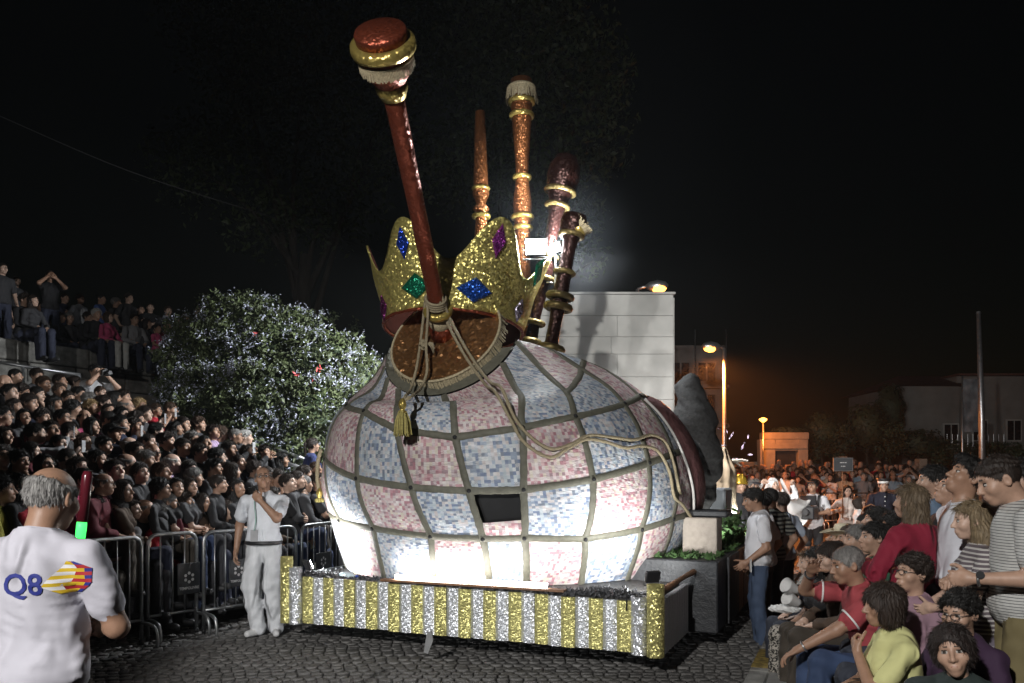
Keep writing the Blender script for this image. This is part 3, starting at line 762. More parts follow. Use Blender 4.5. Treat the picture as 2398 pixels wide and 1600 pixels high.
# handrails by the stand
def rail(pts, posts, label, r_=.028):
    e = empty('handrail', pts[0]); prop(e, label, 'handrail'); o = Vector(pts[0])
    MB().tube([Vector(p) - o for p in pts], r_, 8).build('top_rail', M_['steel'], e, True)
    for p in posts: MB().tube([Vector(p) - o, Vector(p) - o + Vector((0, 0, -.85))], r_ * .8, 8).build('post', M_['steel'], e, True)
rail([at(-60, 838, 13.4), at(55, 858, 13.6), at(188, 878, 14.1)], [at(54, 858, 13.6), at(187, 878, 14.1)], 'straight steel handrail in front of the terrace wall')
rail([at(285, 938, 15.0), at(440, 985, 14.2), at(600, 1033, 13.6), at(720, 1078, 13.2)], [at(400, 973, 14.4), at(560, 1021, 13.7), at(690, 1067, 13.3)], 'sloping steel handrail between the stand and the flowering shrub')
rail([at(610, 1065, 13.3), at(720, 1100, 12.9)], [at(640, 1075, 13.2)], 'short lower steel rail under the flowering shrub')
# --- pale stone-clad building block behind the float
BD = 16.0; bx0, bx1, bz1 = gx(1120, BD), gx(1577, BD), at(0, 690, BD).z
hb = empty('stone_building', (bx0, BD, 0)); prop(hb, 'plain pale stone block building with slab joints behind the float', 'building')
MB().box((.0, .03, 0), (bx1 - bx0, 7.5, bz1 - .02)).build('wall', M_['slab'], hb)
zz = [0, .55, 1.1, 1.65, 2.2, 2.75, 3.1, 3.55, 4.0, 4.34, 4.76, bz1]
for i in range(len(zz) - 1):
    xs = [0] + sorted([1.35 + .25 * ((i * 7) % 5) / 5, 2.62 + .12 * (i % 2)] + ([.7] if i % 3 == 0 else [])) + [bx1 - bx0]
    if i == len(zz) - 2: xs = [0, bx1 - bx0]
    for a, b in zip(xs[:-1], xs[1:]):
        MB().box((a + .004, 0, zz[i] + .004), (b - .004, .028, zz[i + 1] - .004), bev=.003).build('stone_slab', M_['slab'], hb, M=Matrix.Translation((0, RNG.uniform(-.003, .002), 0)))
for i in range(5): MB().box((bx1 - bx0 + .002, .05 + i * 1.5, .0), (bx1 - bx0 + .03, 1.53 + i * 1.5, bz1 - .05), bev=.003).build('side_slab', M_['slab'], hb)
MB().box((-.03, -.03, bz1 + .002), (bx1 - bx0 + .04, 7.5, bz1 + .05), bev=.01).build('coping', M_['slab'], hb)
# dark unfinished block further back with window openings
d = 28.; e = empty('dark_building', (gx(1560, d), d, 0)); prop(e, 'dark unlit block of flats with framed windows beyond the street lamp', 'building')
w = gx(1700, d) - gx(1560, d); h = at(0, 808, d).z
MB().box((0, .1, 0), (w, 6, h)).build('wall', M_['brick'], e)
for z0, z1 in ((.5, 1.5), (2.0, 3.0), (3.5, 4.4), (4.75, 5.5)):
    for x0 in (.15, 1.05):
        o = MB().box((x0, .0, z0), (x0 + .7, .095, z1)).build('window', M_['plaster'] if False else M_['brick'], e)
        MB().box((x0 + .06, -.012, z0 + .06), (x0 + .32, -.002, z1 - .06)).build('pane', M_['glass'], o); MB().box((x0 + .38, -.012, z0 + .06), (x0 + .64, -.002, z1 - .06)).build('pane', M_['glass'], o)
for z in (1.7, 3.2, 4.55): MB().box((-.05, -.25, z), (w + .05, .1, z + .12)).build('floor_ledge', M_['brick'], e)
for x in (.02, .95, w - .05): MB().tube([(x, -.22, 0), (x, -.22, h + .5)], .022, 6).build('scaffold_pole', M_['steel'], e, True)
# gateway in sodium light
d = 31.5; s_ = FPX / d; e = empty('gateway', (gx(1780, d), d, 0)); prop(e, 'cream gateway with flat lintel lit orange by street lamps', 'gateway')
w = gx(1893, d) - gx(1780, d); h = at(0, 1014, d).z; o0, o1 = gx(1816, d) - gx(1780, d), gx(1870, d) - gx(1780, d)
MB().box((0, 0, 0), (o0, .4, h - .25), bev=.015).build('pillar', M_['plaster'], e); MB().box((o1, 0, 0), (w, .4, h - .25), bev=.015).build('pillar', M_['plaster'], e)
MB().box((o0 + .003, .04, 2.5), (o1 - .003, .38, h - .25)).build('lintel', M_['plaster'], e)
MB().box((.12, -.06, h - .62), (w - .04, -.004, h - .42), bev=.01).build('moulding', M_['plaster'], e)
MB().box((.1, -.02, h - .246), (w + .03, .44, h + .02), bev=.02).build('coping', M_['plaster'], e)
MB().box((o0 + .02, .25, 0), (o1 - .02, .32, 2.49)).build('gate_leaf', M_['dark'], e)
# garden walls right of the gateway
d = 32.5; e = empty('garden_wall', (gx(1640, d), d, 0)); prop(e, 'low dark red garden wall left of the gateway', 'wall')
MB().box((0, 0, 0), (gx(1779, d) - gx(1640, d), .3, 2.0)).build('wall_face', M_['plaster'], e); MB().box((-.03, -.05, 2.003), (gx(1779, d) - gx(1640, d), .35, 2.08)).build('coping', M_['plaster'], e)
e = empty('garden_wall', (gx(1895, d), d, 0)); prop(e, 'long low garden wall with pale pillars under the dark bushes', 'wall')
Lw = gx(2175, d) - gx(1895, d)
MB().box((0, .05, 0), (Lw, .3, 1.55)).build('wall_face', M_['plaster'], e); MB().box((0, 0, 1.553), (Lw, .34, 1.64)).build('coping', M_['plaster'], e)
for px, zt in ((1965, 2.3), (2152, 2.2)):
    x = gx(px, d) - gx(1895, d); MB().box((x, -.05, 0), (x + .32, .36, zt), bev=.02).build('pillar', M_['plaster'], e)
for i in range(9): x = .2 + i * .45; MB().box((x, .12, 1.645), (x + .30, .2, 1.98)).build('rail_panel', M_['dark'], e)
# house at the right
d = 38.; e = empty('white_house', (gx(2112, d), d, 0)); prop(e, 'unlit pale two storey house with shuttered windows behind the flagpole', 'house')
w = gx(2420, d) - gx(2112, d); zt = at(0, 905, d).z
MB().box((0, .0, 0), (2.7, 6, zt)).build('wall', M_['houseplaster'], e); MB().box((2.703, .25, 0), (w, 6, zt + .5)).build('wall', M_['houseplaster'], e)
MB().add([(-.35, -.35, zt + .01), (2.9, -.35, zt + .01), (2.9, 6.3, zt + .01), (-.35, 6.3, zt + .01), (.9, 2.2, zt + .75), (2.9, 2.2, zt + .75)], [(0, 1, 5, 4), (3, 0, 4), (2, 3, 4, 5), (0, 3, 2, 1)]).build('roof', M_['rooftile'], e)
MB().box((2.6, -.1, zt + .503), (w + .2, 6, zt + .6)).build('roof_slab', M_['rooftile'], e)
for x0, z0, y0 in ((1.9, 2.9, 0), (3.4, 3.1, .25), (5.0, 3.1, .25)):
    o = MB().box((x0, y0 - .06, z0), (x0 + .75, y0 - .003, z0 + 1.05)).build('window', M_['slab'], e)
    MB().box((x0 + .07, y0 - .075, z0 + .07), (x0 + .35, y0 - .063, z0 + .98)).build('pane', M_['glass'], o); MB().box((x0 + .40, y0 - .075, z0 + .07), (x0 + .68, y0 - .063, z0 + .98)).build('pane', M_['glass'], o)
MB().box((1.6, -.9, 2.55), (4.3, .24, 2.68)).build('balcony', M_['slab'], e)
for i in range(12): MB().tube([(1.66 + i * .236, -.86, 2.68), (1.66 + i * .236, -.86, 3.4)], .012, 6).build('baluster', M_['steel'], e)
# bushes and hedge masses at the right (each its own plant)
def bush(label, lob, n, seed, size=.09):
    c = np.mean([l[:3] for l in lob], 0); e = empty('bush', (c[0], c[1], 0)); prop(e, label, 'bush', 'dark bushes behind the far crowd')
    o = np.array(e.location); rr = np.random.RandomState(seed); P = lobes(lob, n, rr, .5) - o
    prop(leaf_cloud('foliage', P, size, M_['hedge'], e, seed=seed), kind='stuff')
    mb = MB(); q = Vector(lob[0][:3]) - e.location; mb.tube([(q.x, q.y, 0), (q.x, q.y, q.z)], .06, 7); mb.build('stem', M_['bark'], e)
def lb(px, py, d, rx, rz): p = at(px, py, d); return (p.x, p.y, p.z, rx, rx * .8, rz)
bush('wide dark bush spilling over the wall right of the gateway', [lb(1925, 1010, 33.9, .9, .9), (lb(1960, 1030, 33.7, .8, .7)), lb(1905, 1050, 33.6, .5, .6)], 3600, 31)
bush('rounded dark bush in the middle of the garden wall', [lb(2030, 1000, 34.4, 1.0, 1.1), lb(2075, 1030, 34.4, .9, .8)], 3600, 32)
bush('low dark hedge bush in front of the white house', [lb(2150, 1040, 34.9, 1.2, .7), lb(2220, 1060, 34.9, 1.2, .6), lb(2330, 1065, 34.9, 1.4, .6)], 4200, 33)
bush('tall dark cypress-like bush left of the white house', [lb(2085, 960, 36.9, .7, 1.3)], 2600, 34)
bush('dry twiggy bush above the gateway lintel', [lb(1845, 1012, 33.0, .9, .25)], 1200, 35, .06)
# trees
def tree(label, base, trunk_h, lob, n, seed, size=.085, r0=.2):
    e = empty('tree', base); prop(e, label, 'tree'); o = np.array(base); rr = np.random.RandomState(seed)
    mb = MB(); mb.tube(smooth_pts([(0, 0, -.1), (.05, .02, trunk_h * .4), (-.06, .03, trunk_h * .8), (.0, .0, trunk_h * 1.25)], 5), [r0 * (1.25 - .045 * i) for i in range(16)], 10); mb.build('trunk', M_['bark'], e, True)
    for i, l in enumerate(lob[:9]):
        q = Vector(l[:3]) - Vector(base); a = Vector((0, 0, min(trunk_h * (.6 + .07 * i), q.z * .8)))
        mid = (a + q) / 2 + Vector((rr.uniform(-.4, .4), 0, rr.uniform(.1, .5)))
        MB().tube(smooth_pts([a, mid, q], 5), [r0 * .42 * (1 - .075 * k) for k in range(11)], 7).build('limb', M_['bark'], e, True)
    P = lobes(lob, n, rr, .35) - o
    prop(leaf_cloud('crown', P, size, M_['treeleaf'], e, seed=seed), kind='stuff')
tl = [lb(px, py, d, rx, rz) for px, py, d, rx, rz in [(1330, 120, 20.5, 1.5, 1.7), (1250, -60, 21, 1.8, 1.6), (1380, 320, 20.3, 1.2, 1.5), (1340, 520, 20, 1.0, 1.2), (1180, 220, 21, 1.7, 1.6), (1100, 60, 21.5, 2., 1.8), (1240, 420, 20.3, 1.3, 1.4), (1420, 180, 20.6, .9, 1.2), (1390, 610, 19.8, .5, .7), (1080, 380, 21, 1.5, 1.5)]]
tree('tall loose-leaved tree behind the drone pipes, its leaves caught by the floodlight', (gx(1190, 21), 21, 0), 6., tl, 15000, 61, .075)
tl = [lb(px, py, d, rx, rz) for px, py, d, rx, rz in [(720, 120, 23, 2.4, 2.2), (600, 300, 23, 2., 1.9), (850, 320, 22.6, 1.9, 1.8), (540, 80, 24, 2.2, 1.9), (780, 480, 22.4, 1.7, 1.3), (630, 520, 23, 1.6, 1.2), (930, 120, 23, 1.8, 2.), (450, 380, 24, 1.6, 1.6)]]
tree('dark broad tree with a straight trunk behind the flowering shrub', (gx(715, 22.5), 22.5, 1.2), 5.2, tl, 12000, 62, .085, .26)
# ================================================================== THE PARADE FLOAT
F0 = Vector((-.575, 7.335, 0)); FA = math.radians(-23)
FMX = Matrix.Translation(F0) @ Matrix.Rotation(FA, 4, 'Z'); FMI = FMX.inverted()
def loc(px, py, d): return FMI @ at(px, py, d)
def W2(u, v, z): return FMX @ Vector((u, v, z))
def fempty(name, u=0, v=0, z=0):
    e = empty(name); e.matrix_world = FMX @ Matrix.Translation((u, v, z)); return e
# --- front platform
fp = fempty('float_platform'); prop(fp, 'float platform with front skirt of alternating gold and silver foil strips', 'float')
DK = .625
M_['deck'] = mat('deck_litter', (.06, .058, .055), .55, var=.6, vs=30., bump=1., bs=60.)
MB().box((-1.78, .06, .20), (1.84, 4.1, DK), bev=.01).build('deck', M_['deck'], fp)
M_['chassis'] = mat('chassis', (.015, .015, .016), .7)
MB().box((-1.5, .5, .14), (1.6, 4.0, .198)).build('chassis', M_['chassis'], fp)
for u in (-1.15, 1.3):
    for v in (1.5, 3.3):
        wv = MB(); wv.lathe([(.05, -.1), (.26, -.09), (.28, -.05), (.28, .05), (.26, .09), (.05, .1)], (u, v, .27), (1, 0, 0), 20); wv.build('wheel', M_['chassis'], fp, True)
strip = MB(); b = .060
strip.add([(-b, 0, 0), (-b * .5, -.018, 0), (b * .5, -.018, 0), (b, 0, 0), (-b, 0, 1), (-b * .5, -.018, 1), (b * .5, -.018, 1), (b, 0, 1), (-b, .02, 0), (b, .02, 0), (-b, .02, 1), (b, .02, 1)],
          [(0, 1, 5, 4), (1, 2, 6, 5), (2, 3, 7, 6), (4, 5, 6, 7, 11, 10), (0, 4, 10, 8), (3, 9, 11, 7), (8, 9, 3, 2, 1, 0)])
sm = {k: strip.mesh('foil_strip') for k in ('gold', 'silver')}
for k in sm: sm[k].materials.append(M_[k])
NS = 27; u0, u1 = -1.62, 1.69
for i in range(NS):
    u = u0 + (i + .5) * (u1 - u0) / NS; k = 'gold' if i % 2 == 0 else 'silver'; f_ = i / (NS - 1)
    hgt = .455 - .035 * f_; zb = .195 + RNG.uniform(-.004, .004)
    link('foil_strip', sm[k], None, fp, Matrix.Translation((u, RNG.uniform(0, .012) + (.008 if k == 'silver' else 0), zb)) @ Matrix.Rotation(RNG.uniform(-.006, .006), 4, 'Y') @ Matrix.Diagonal(((u1 - u0) / NS / .12 * .99, 1, hgt, 1)))
def post(u, v, z0, z1, r, k):
    m = MB(); m.lathe([(r, z0), (r, z1), (r * .86, z1), (r * .86, z1 - .04)], (u, v, 0), (0, 0, 1), 20, caps=False); m.lathe([(r * .855, z1 - .039), (.001, z1 - .038)], (u, v, 0), (0, 0, 1), 20, caps=False); return m.build('corner_column', M_[k], fp, True)
post(-1.80, .0, .19, .84, .062, 'gold'); post(-1.69, .0, .185, .74, .066, 'silver')
post(1.755, .0, .185, .66, .066, 'silver'); post(1.895, -.01, .18, .765, .072, 'gold')
for i in range(10):                                            # ribbed silver side
    for s_, uu in ((1, 1.93), (-1, -1.86)):
        link('side_strip', sm['silver'], None, fp, Matrix.Translation((uu, .1 + i * .105, .185)) @ Matrix.Rotation(s_ * math.pi / 2, 4, 'Z') @ Matrix.Diagonal((.86, 1.3, .45, 1)))
# crinkled mulch litter on the deck edge
r = np.random.RandomState(9); n = 2600
P = np.stack([r.uniform(-1.74, 1.8, n), .02 + np.abs(r.normal(0, .13, n)), np.full(n, DK) + r.rand(n) * .022], 1); P[:, 2] += .05 * np.exp(-((P[:, 0] - 1.45) / .25) ** 2) * r.rand(n) + .06 * np.exp(-((P[:, 0] + 1.55) / .2) ** 2) * r.rand(n)
prop(leaf_cloud('deck_litter', P, .03, mat('crinkled_litter', (.09, .09, .095), .35, var=.8, vs=40.), fp, seed=4), kind='stuff')
MB().box((-.72, .0, .652), (1.1, .09, .672)).build('deck_plank', M_['wood'], fp)
hk = MB(); hk.tube([(1.66, -.03, .54), (1.66, -.035, .70), (1.645, -.035, .72)], .006, 6); hk.build('hook', M_['darkplastic'], fp, True)
# paper scrap hanging below the skirt
m = MB(); q = [loc(1000, 1480, 7.0), loc(1010, 1478, 7.0), loc(1014, 1500, 7.0), loc(1002, 1532, 7.05), loc(992, 1528, 7.05)]
ps = m.add([tuple(v) for v in q] + [(v.x, v.y + .01, v.z) for v in q], [(0, 1, 2, 3, 4), (9, 8, 7, 6, 5)] + [(i, i + 5, (i + 1) % 5 + 5, (i + 1) % 5) for i in range(5)]).build('paper_scrap', mat('grey_paper', (.22, .22, .22), .8), fp)
# --- rear platform (second section) with dark sides, grass and posts
rp = fempty('rear_platform', 0, 0, 0); prop(rp, 'dark rear section of the float with slatted sides and grass on top', 'float')
MB().box((-2.05, 1.22, .16), (2.2, 6.6, .84), bev=.012).build('box', M_['dark'], rp)
for i in range(26):
    MB().box((2.203, 1.75 + i * .186, .17), (2.228, 1.92 + i * .186, .83)).build('side_board', M_['wood'] if i > 3 else M_['dark'], rp, M=Matrix.Translation((RNG.uniform(0, .01), 0, 0)))
M_['grass'] = mat('artificial_grass', (.05, .105, .03), .7, var=.4, vs=20.)
P = np.stack([r.uniform(1.2, 2.18, 2600), r.uniform(1.3, 5.5, 2600), .845 + r.rand(2600) * .03], 1)
prop(leaf_cloud('grass', P, .04, M_['grass'], rp, seed=14, up=0), kind='stuff')
P2 = np.stack([r.normal(2.05, .07, 900), r.normal(3.1, .18, 900), .86 + np.abs(r.normal(0, .12, 900))], 1)
prop(leaf_cloud('grass_tuft', P2, .04, M_['grass'], rp, seed=15), kind='stuff')
# wooden pole laid along the right edge
pa, pb = loc(1535, 1395, 6.66), loc(1735, 1277, 9.6)
wp = fempty('wooden_pole'); m = MB(); pts = smooth_pts([pa, pa.lerp(pb, .3) + Vector((.01, 0, .02)), pa.lerp(pb, .65) + Vector((0, 0, -.02)), pb], 6)
po = MB().tube(pts, [.026 + .004 * math.sin(i) for i in range(len(pts))], 9).build('wooden_pole', M_['wood'], None, True); bpy.data.objects.remove(wp)
po.matrix_world = FMX; prop(po, 'thin crooked brown wooden pole lying along the float edge', 'pole')
# bottle at the left end of the deck
bt = fempty('water_bottle', -1.18, .16, DK + .035); prop(bt, 'small clear water bottle with blue cap lying on the float deck', 'bottle')
MB().lathe([(.005, -.11), (.032, -.105), (.033, .05), (.012, .09), (.012, .1)], (0, 0, 0), (1, -.2, 0), 14).build('bottle_body', mat('pet_plastic', (.6, .7, .75), .15), bt, True)
MB().lathe([(.015, .101), (.015, .122)], (0, 0, 0), (1, -.2, 0), 12).build('cap', mat('blue_cap', (.02, .08, .5), .4), bt)
# ------------------------------------------------------------------ the bag
KN = np.array([[-0.56, 1.04, 3.07, .675, .985], [-.33, 1.48, 2.72, 1.36, .30], [-.27, 1.74, 2.28, 1.82, .08], [-.25, 1.937, 1.75, 2.05, .12], [-.214, 2.026, 1.205, 2.03, .064], [-.269, 2.039, .641, 1.84, .008]])
def bag(t, phi, off=0.):
    """point of the bag skin in float coordinates"""
    def raw(t, phi):
        i = int(min(max(math.floor(t), 0), 4)); f = t - i
        P1, P2 = KN[i], KN[i + 1]; P0 = KN[i - 1] if i > 0 else 2 * P1 - P2; P3 = KN[i + 2] if i < 4 else 2 * P2 - P1
        k = .5 * ((2 * P1) + (-P0 + P2) * f + (2 * P0 - 5 * P1 + 4 * P2 - P3) * f * f + (-P0 + 3 * P1 - 3 * P2 + P3) * f ** 3)
        y = k[3] * math.sin(phi); return np.array([k[0] + k[3] * math.cos(phi), k[1] + y * math.cos(k[4]), k[2] + (y * math.sin(k[4]) if y < 0 else -y * math.sin(k[4]) * .12)])
    p = raw(t, phi)
    if off:
        a = raw(t, phi + .01) - p; b = raw(min(t + .02, 5), phi) - raw(max(t - .02, 0), phi); n = np.cross(a, -b); n /= np.linalg.norm(n) + 1e-9
        p = p + n * off
    return p
BTT = np.linspace(.1, 5, 99); BPP = np.linspace(-3.3, .6, 200)
BG = np.array([[bag(t, p) for p in BPP] for t in BTT]); Wm = np.array(FMX.to_3x3()); BW = BG @ Wm.T + np.array(F0)
BQ = np.stack([CX + FPX * BW[..., 0] / BW[..., 1], HY - FPX * (BW[..., 2] - EYE) / BW[..., 1]], -1); BFAR = np.where(BW[..., 1] > 9.7, 1e5, 0)
def tphi(px, py):
    D = (BQ[..., 0] - px) ** 2 + (BQ[..., 1] - py) ** 2 + BFAR; i, j = np.unravel_index(D.argmin(), D.shape); return (float(BTT[i]), float(BPP[j]))
# seam net: columns k, rows 0..4, each crossing as (t, phi)
KS = list(range(-4, 16))
vis_ = {0: {-4: (.12, -3.0), -3: (.12, -2.75), -2: (.12, -2.487), -1: (.11, -2.15), 0: (.13, -1.37), 1: (.12, -.463), 2: (.12, -.05), 3: (.12, .25), 4: (.12, .5)},
        1: {-4: (1.35, -2.75), -3: (1.48, -2.36), -2: (1.66, -1.998), -1: (2.16, -1.693), 0: (2.3, -1.379), 1: (2.18, -1.056), 2: (2.0, -.768), 3: (1.76, -.367), 4: (1.62, -.1)},
        2: {-4: (2.52, -2.76), -3: (2.64, -2.382), -2: (2.84, -1.946), -1: (2.94, -1.606), 0: (3.0, -1.335), 1: (3.02, -1.1), 2: (2.94, -.777), 3: (2.8, -.436), 4: (2.72, -.192)},
        3: {-4: (3.76, -2.55), -3: (3.8, -2.199), -2: (3.86, -1.885), -1: (3.96, -1.553), 0: (4.0, -1.309), 1: (4.0, -1.126), 2: (4.08, -.846), 3: (4.0, -.541), 4: (3.9, -.305)},
        4: {-4: (5., -2.5), -3: (5., -2.22), -2: (5., -1.894), -1: (5., -1.56), 0: (5., -1.265), 1: (5., -1.082), 2: (5., -.794), 3: (5., -.497), 4: (5., -.25)}}
def crossing(k, r_):
    if k <= 4: return vis_[r_][k]
    a, b = vis_[r_][4], vis_[r_][-4]; f = (k - 4) / 12.
    return (a[0] + (b[0] - a[0]) * f, a[1] + (b[1] + 2 * math.pi - a[1]) * f)
def uvof(t, phi): return (phi * 1.95 / .028 + 200., t * .58 / .028)
def brad(t):
    i = int(min(max(math.floor(t), 0), 4)); f = t - i; return KN[i][3] + (KN[i + 1][3] - KN[i][3]) * f
def plerp(A, B, f):
    t = A[0] + (B[0] - A[0]) * f; ph = A[1] + (B[1] - A[1]) * f; r0, r1 = brad(A[0]), brad(B[0])
    if abs(r1 - r0) > .25:
        g = min(max((brad(t) - r0) / (r1 - r0), 0), 1); x = r0 * math.cos(A[1]) * (1 - g) + r1 * math.cos(B[1]) * g; y = r0 * math.sin(A[1]) * (1 - g) + r1 * math.sin(B[1]) * g
        q = math.atan2(y, x); ph = q + 2 * math.pi * round((ph - q) / (2 * math.pi))
    return (t, ph)
def skin_patch(c00, c10, c11, c01, nx, ny, off, bulge, mat_, name, parent):
    V, UV, F = [], [], []
    for j in range(ny + 1):
        for i in range(nx + 1):
            a, b = i / nx, j / ny
            l_, r2 = plerp(c00, c01, b), plerp(c10, c11, b); t = l_[0] * (1 - a) + r2[0] * a; ph = l_[1] * (1 - a) + r2[1] * a
            bl = bulge * math.sin(math.pi * a) ** .5 * math.sin(math.pi * b) ** .5 if bulge else 0
            wr = .006 * math.sin(ph * 31 + t * 17) * math.sin(t * 23 - ph * 9) * min(1, 4 * a * (1 - a) * 4 * b * (1 - b)) if bulge else 0
            V.append(bag(t, ph, off + bl + wr)); UV.append(uvof(t, ph))
    for j in range(ny):
        for i in range(nx): F.append((j * (nx + 1) + i, (j + 1) * (nx + 1) + i, (j + 1) * (nx + 1) + i + 1, j * (nx + 1) + i + 1))
    me = np_mesh(name, np.array(V), np.array(F)); uvl = me.uv_layers.new(name='UVMap')
    li = np.empty(len(me.loops), np.int32); me.loops.foreach_get('vertex_index', li); uvl.data.foreach_set('uv', np.array(UV, np.float32)[li].ravel())
    return link(name, me, mat_, parent)
bp = fempty('giant_bagpipe'); prop(bp, 'giant model bagpipe with pink and blue patchwork bag and copper pipes', 'bagpipe')
# dark inner shell seen through the driver's slot
V = [bag(t, 2 * math.pi * i / 40, -.10) for t in np.linspace(.12, 5, 16) for i in range(40)]
link('lining', np_mesh('lining', np.array(V), np.array([(j * 40 + i, j * 40 + (i + 1) % 40, (j + 1) * 40 + (i + 1) % 40, (j + 1) * 40 + i) for j in range(15) for i in range(40)])), M_['black'], bp)
MB().add([tuple(bag(.10, 2 * math.pi * i / 40)) for i in range(40)], [tuple(range(40))]).build('bag_top', M_['tape'], bp)
lerp = lambda a, b, f: (a[0] + (b[0] - a[0]) * f, a[1] + (b[1] - a[1]) * f)
MID = {2: plerp(crossing(2, 0), crossing(2, 1), .62), 3: plerp(crossing(3, 0), crossing(3, 1), .42), 4: plerp(crossing(4, 0), crossing(4, 1), .40)}                   # extra ring seam on the right shoulder
for r_ in range(4):
    for k in range(-4, 12):
        c00, c10, c01, c11 = crossing(k, r_), crossing(k + 1, r_), crossing(k, r_ + 1), crossing(k + 1, r_ + 1)
        kind = 'pink' if (k + r_ + 1) % 2 else 'blue'
        if r_ == 2 and k == 0:                                            # driver's viewing slot, panel only below it
            a, b = lerp(c00, c01, .66), lerp(c10, c11, .60)
            skin_patch(a, b, c11, c01, 8, 4, 0, .012, M_['pink'], 'fabric_panel', bp); continue
        if r_ == 0 and k in (2, 3):
            a, b = MID[k], MID[k + 1]
            skin_patch(c00, c10, b, a, 8, 8, 0, .012, M_['pink' if k == 2 else 'blue'], 'fabric_panel', bp)
            skin_patch(a, b, c11, c01, 8, 8, 0, .012, M_['blue' if k == 2 else 'pink'], 'fabric_panel', bp); continue
        nx, ny = (10, 10) if k < 5 else (5, 6)
        skin_patch(c00, c10, c11, c01, nx, ny, 0, .014, M_[kind], 'fabric_panel', bp)
def seam(A, B, wdt=.034, n=10):
    # tape strip between two crossings, lying just proud of the panels
    V = []
    for i in range(n + 1):
        t, ph = plerp(A, B, i / n); p = bag(t, ph, .012); t2, ph2 = plerp(A, B, min(i + 1, n) / n); t1, ph1 = plerp(A, B, max(i - 1, 0) / n)
        d = bag(t2, ph2) - bag(t1, ph1); d /= np.linalg.norm(d) + 1e-9; nn = bag(t, ph, .02) - bag(t, ph); nn /= np.linalg.norm(nn) + 1e-9; s_ = np.cross(d, nn); w_ = wdt * (1 + .08 * math.sin(i * 2.1))
        V += [p - s_ * w_ - nn * .010, p - s_ * w_ * .8 + nn * .001, p + s_ * w_ * .8 + nn * .001, p + s_ * w_ - nn * .010]
    F = [(i * 4 + j, i * 4 + j + 1, i * 4 + j + 5, i * 4 + j + 4) for i in range(n) for j in range(3)]
    link('seam_tape', np_mesh('seam_tape', np.array(V), np.array(F)), M_['tape'], bp)
for k in range(-4, 12):
    for r_ in range(4): seam(crossing(k, r_), crossing(k, r_ + 1))
    for r_ in (1, 2, 3): seam(crossing(k, r_), crossing(k + 1, r_))
seam(MID[2], MID[3]); seam(MID[3], MID[4])
rv = MB(); rv.lathe([(.020, 0), (.018, .008), (.006, .012)], n=10); rvm = rv.mesh('rivet', True); rvm.materials.append(M_['black'])
for k in range(-4, 6):
    for r_ in (1, 2, 3):
        t, ph = crossing(k, r_); p = Vector(bag(t, ph, .018)); nn = (Vector(bag(t, ph, .05)) - Vector(bag(t, ph)))
        link('rivet', rvm, None, bp, Matrix.Translation(p) @ nn.to_track_quat('Z', 'Y').to_matrix().to_4x4())
# maroon cover flap with pale piping on the bag's right flank
M_['maroon'] = mat('maroon_cloth', (.13, .06, .06), .55, var=.3, vs=10., bump=.5, bs=20.)
fl_ = skin_patch((1.75, -.16), (1.55, .30), (4.1, .15), (3.95, -.10), 10, 14, .03, .09, M_['maroon'], 'side_flap', bp)
MB().tube(smooth_pts([Vector(bag(1.75 + (3.95 - 1.75) * i / 8, -.16 + .06 * i / 8, .05)) for i in range(9)], 4), .014, 7).build('piping', mat('pale_piping', (.6, .58, .55), .5), fl_, True)
# --- neck board with fringe
NC = Vector(bag(0, 0) + bag(0, math.pi)) / 2; tl_ = .985
NX = Vector((0, -math.sin(tl_), math.cos(tl_))); NA = Vector((1, 0, 0)); NB = Vector((0, math.cos(tl_), math.sin(tl_)))      # NB points up along the board
m = MB(); pts = []
for i in range(49):
    a = math.radians(-222 + 264 * i / 48); pts.append((math.cos(a) * .60, math.sin(a) * .60))
def bd(x, y, h): return NC + NA * x + NB * y + NX * h
V = [bd(x, y, .0) for x, y in pts] + [bd(x, y, .05) for x, y in pts]; n = len(pts)
m.add(V, [tuple(range(n, 2 * n)), tuple(range(n - 1, -1, -1))] + [(i, (i + 1) % n, (i + 1) % n + n, i + n) for i in range(n)]); m.build('neck_board', M_['discgold'], bp)
m = MB(); k = 0
for i in range(230):
    a = math.radians(-222 + 264 * i / 229); rr_ = .605 + RNG.uniform(-.004, .012); w_ = .0075; L = .125 * RNG.uniform(.85, 1.1)
    p0, p1 = (math.cos(a - w_ / rr_) * rr_, math.sin(a - w_ / rr_) * rr_), (math.cos(a + w_ / rr_) * rr_, math.sin(a + w_ / rr_) * rr_)
    sp = .03 * RNG.uniform(.5, 1.5); g_ = RNG.uniform(-.006, .006)
    A, B = bd(*p0, .055), bd(*p1, .055); C_, D = bd(p1[0] * (1 + sp / rr_) + g_, p1[1] * (1 + sp / rr_), .055 - L), bd(p0[0] * (1 + sp / rr_) + g_, p0[1] * (1 + sp / rr_), .055 - L)
    m.add([A, B, C_, D, (A + B) / 2 + (A + B) / 2 * 0 + Vector((math.cos(a) * .004, 0, math.sin(a) * .004))], [(0, 1, 4), (1, 2, 4), (2, 3, 4), (3, 0, 4)])
m.tube([bd(math.cos(math.radians(-222 + 264 * i / 60)) * .612, math.sin(math.radians(-222 + 264 * i / 60)) * .612, .05) for i in range(61)], .014, 6)
m.build('fringe', M_['fringe'], bp)
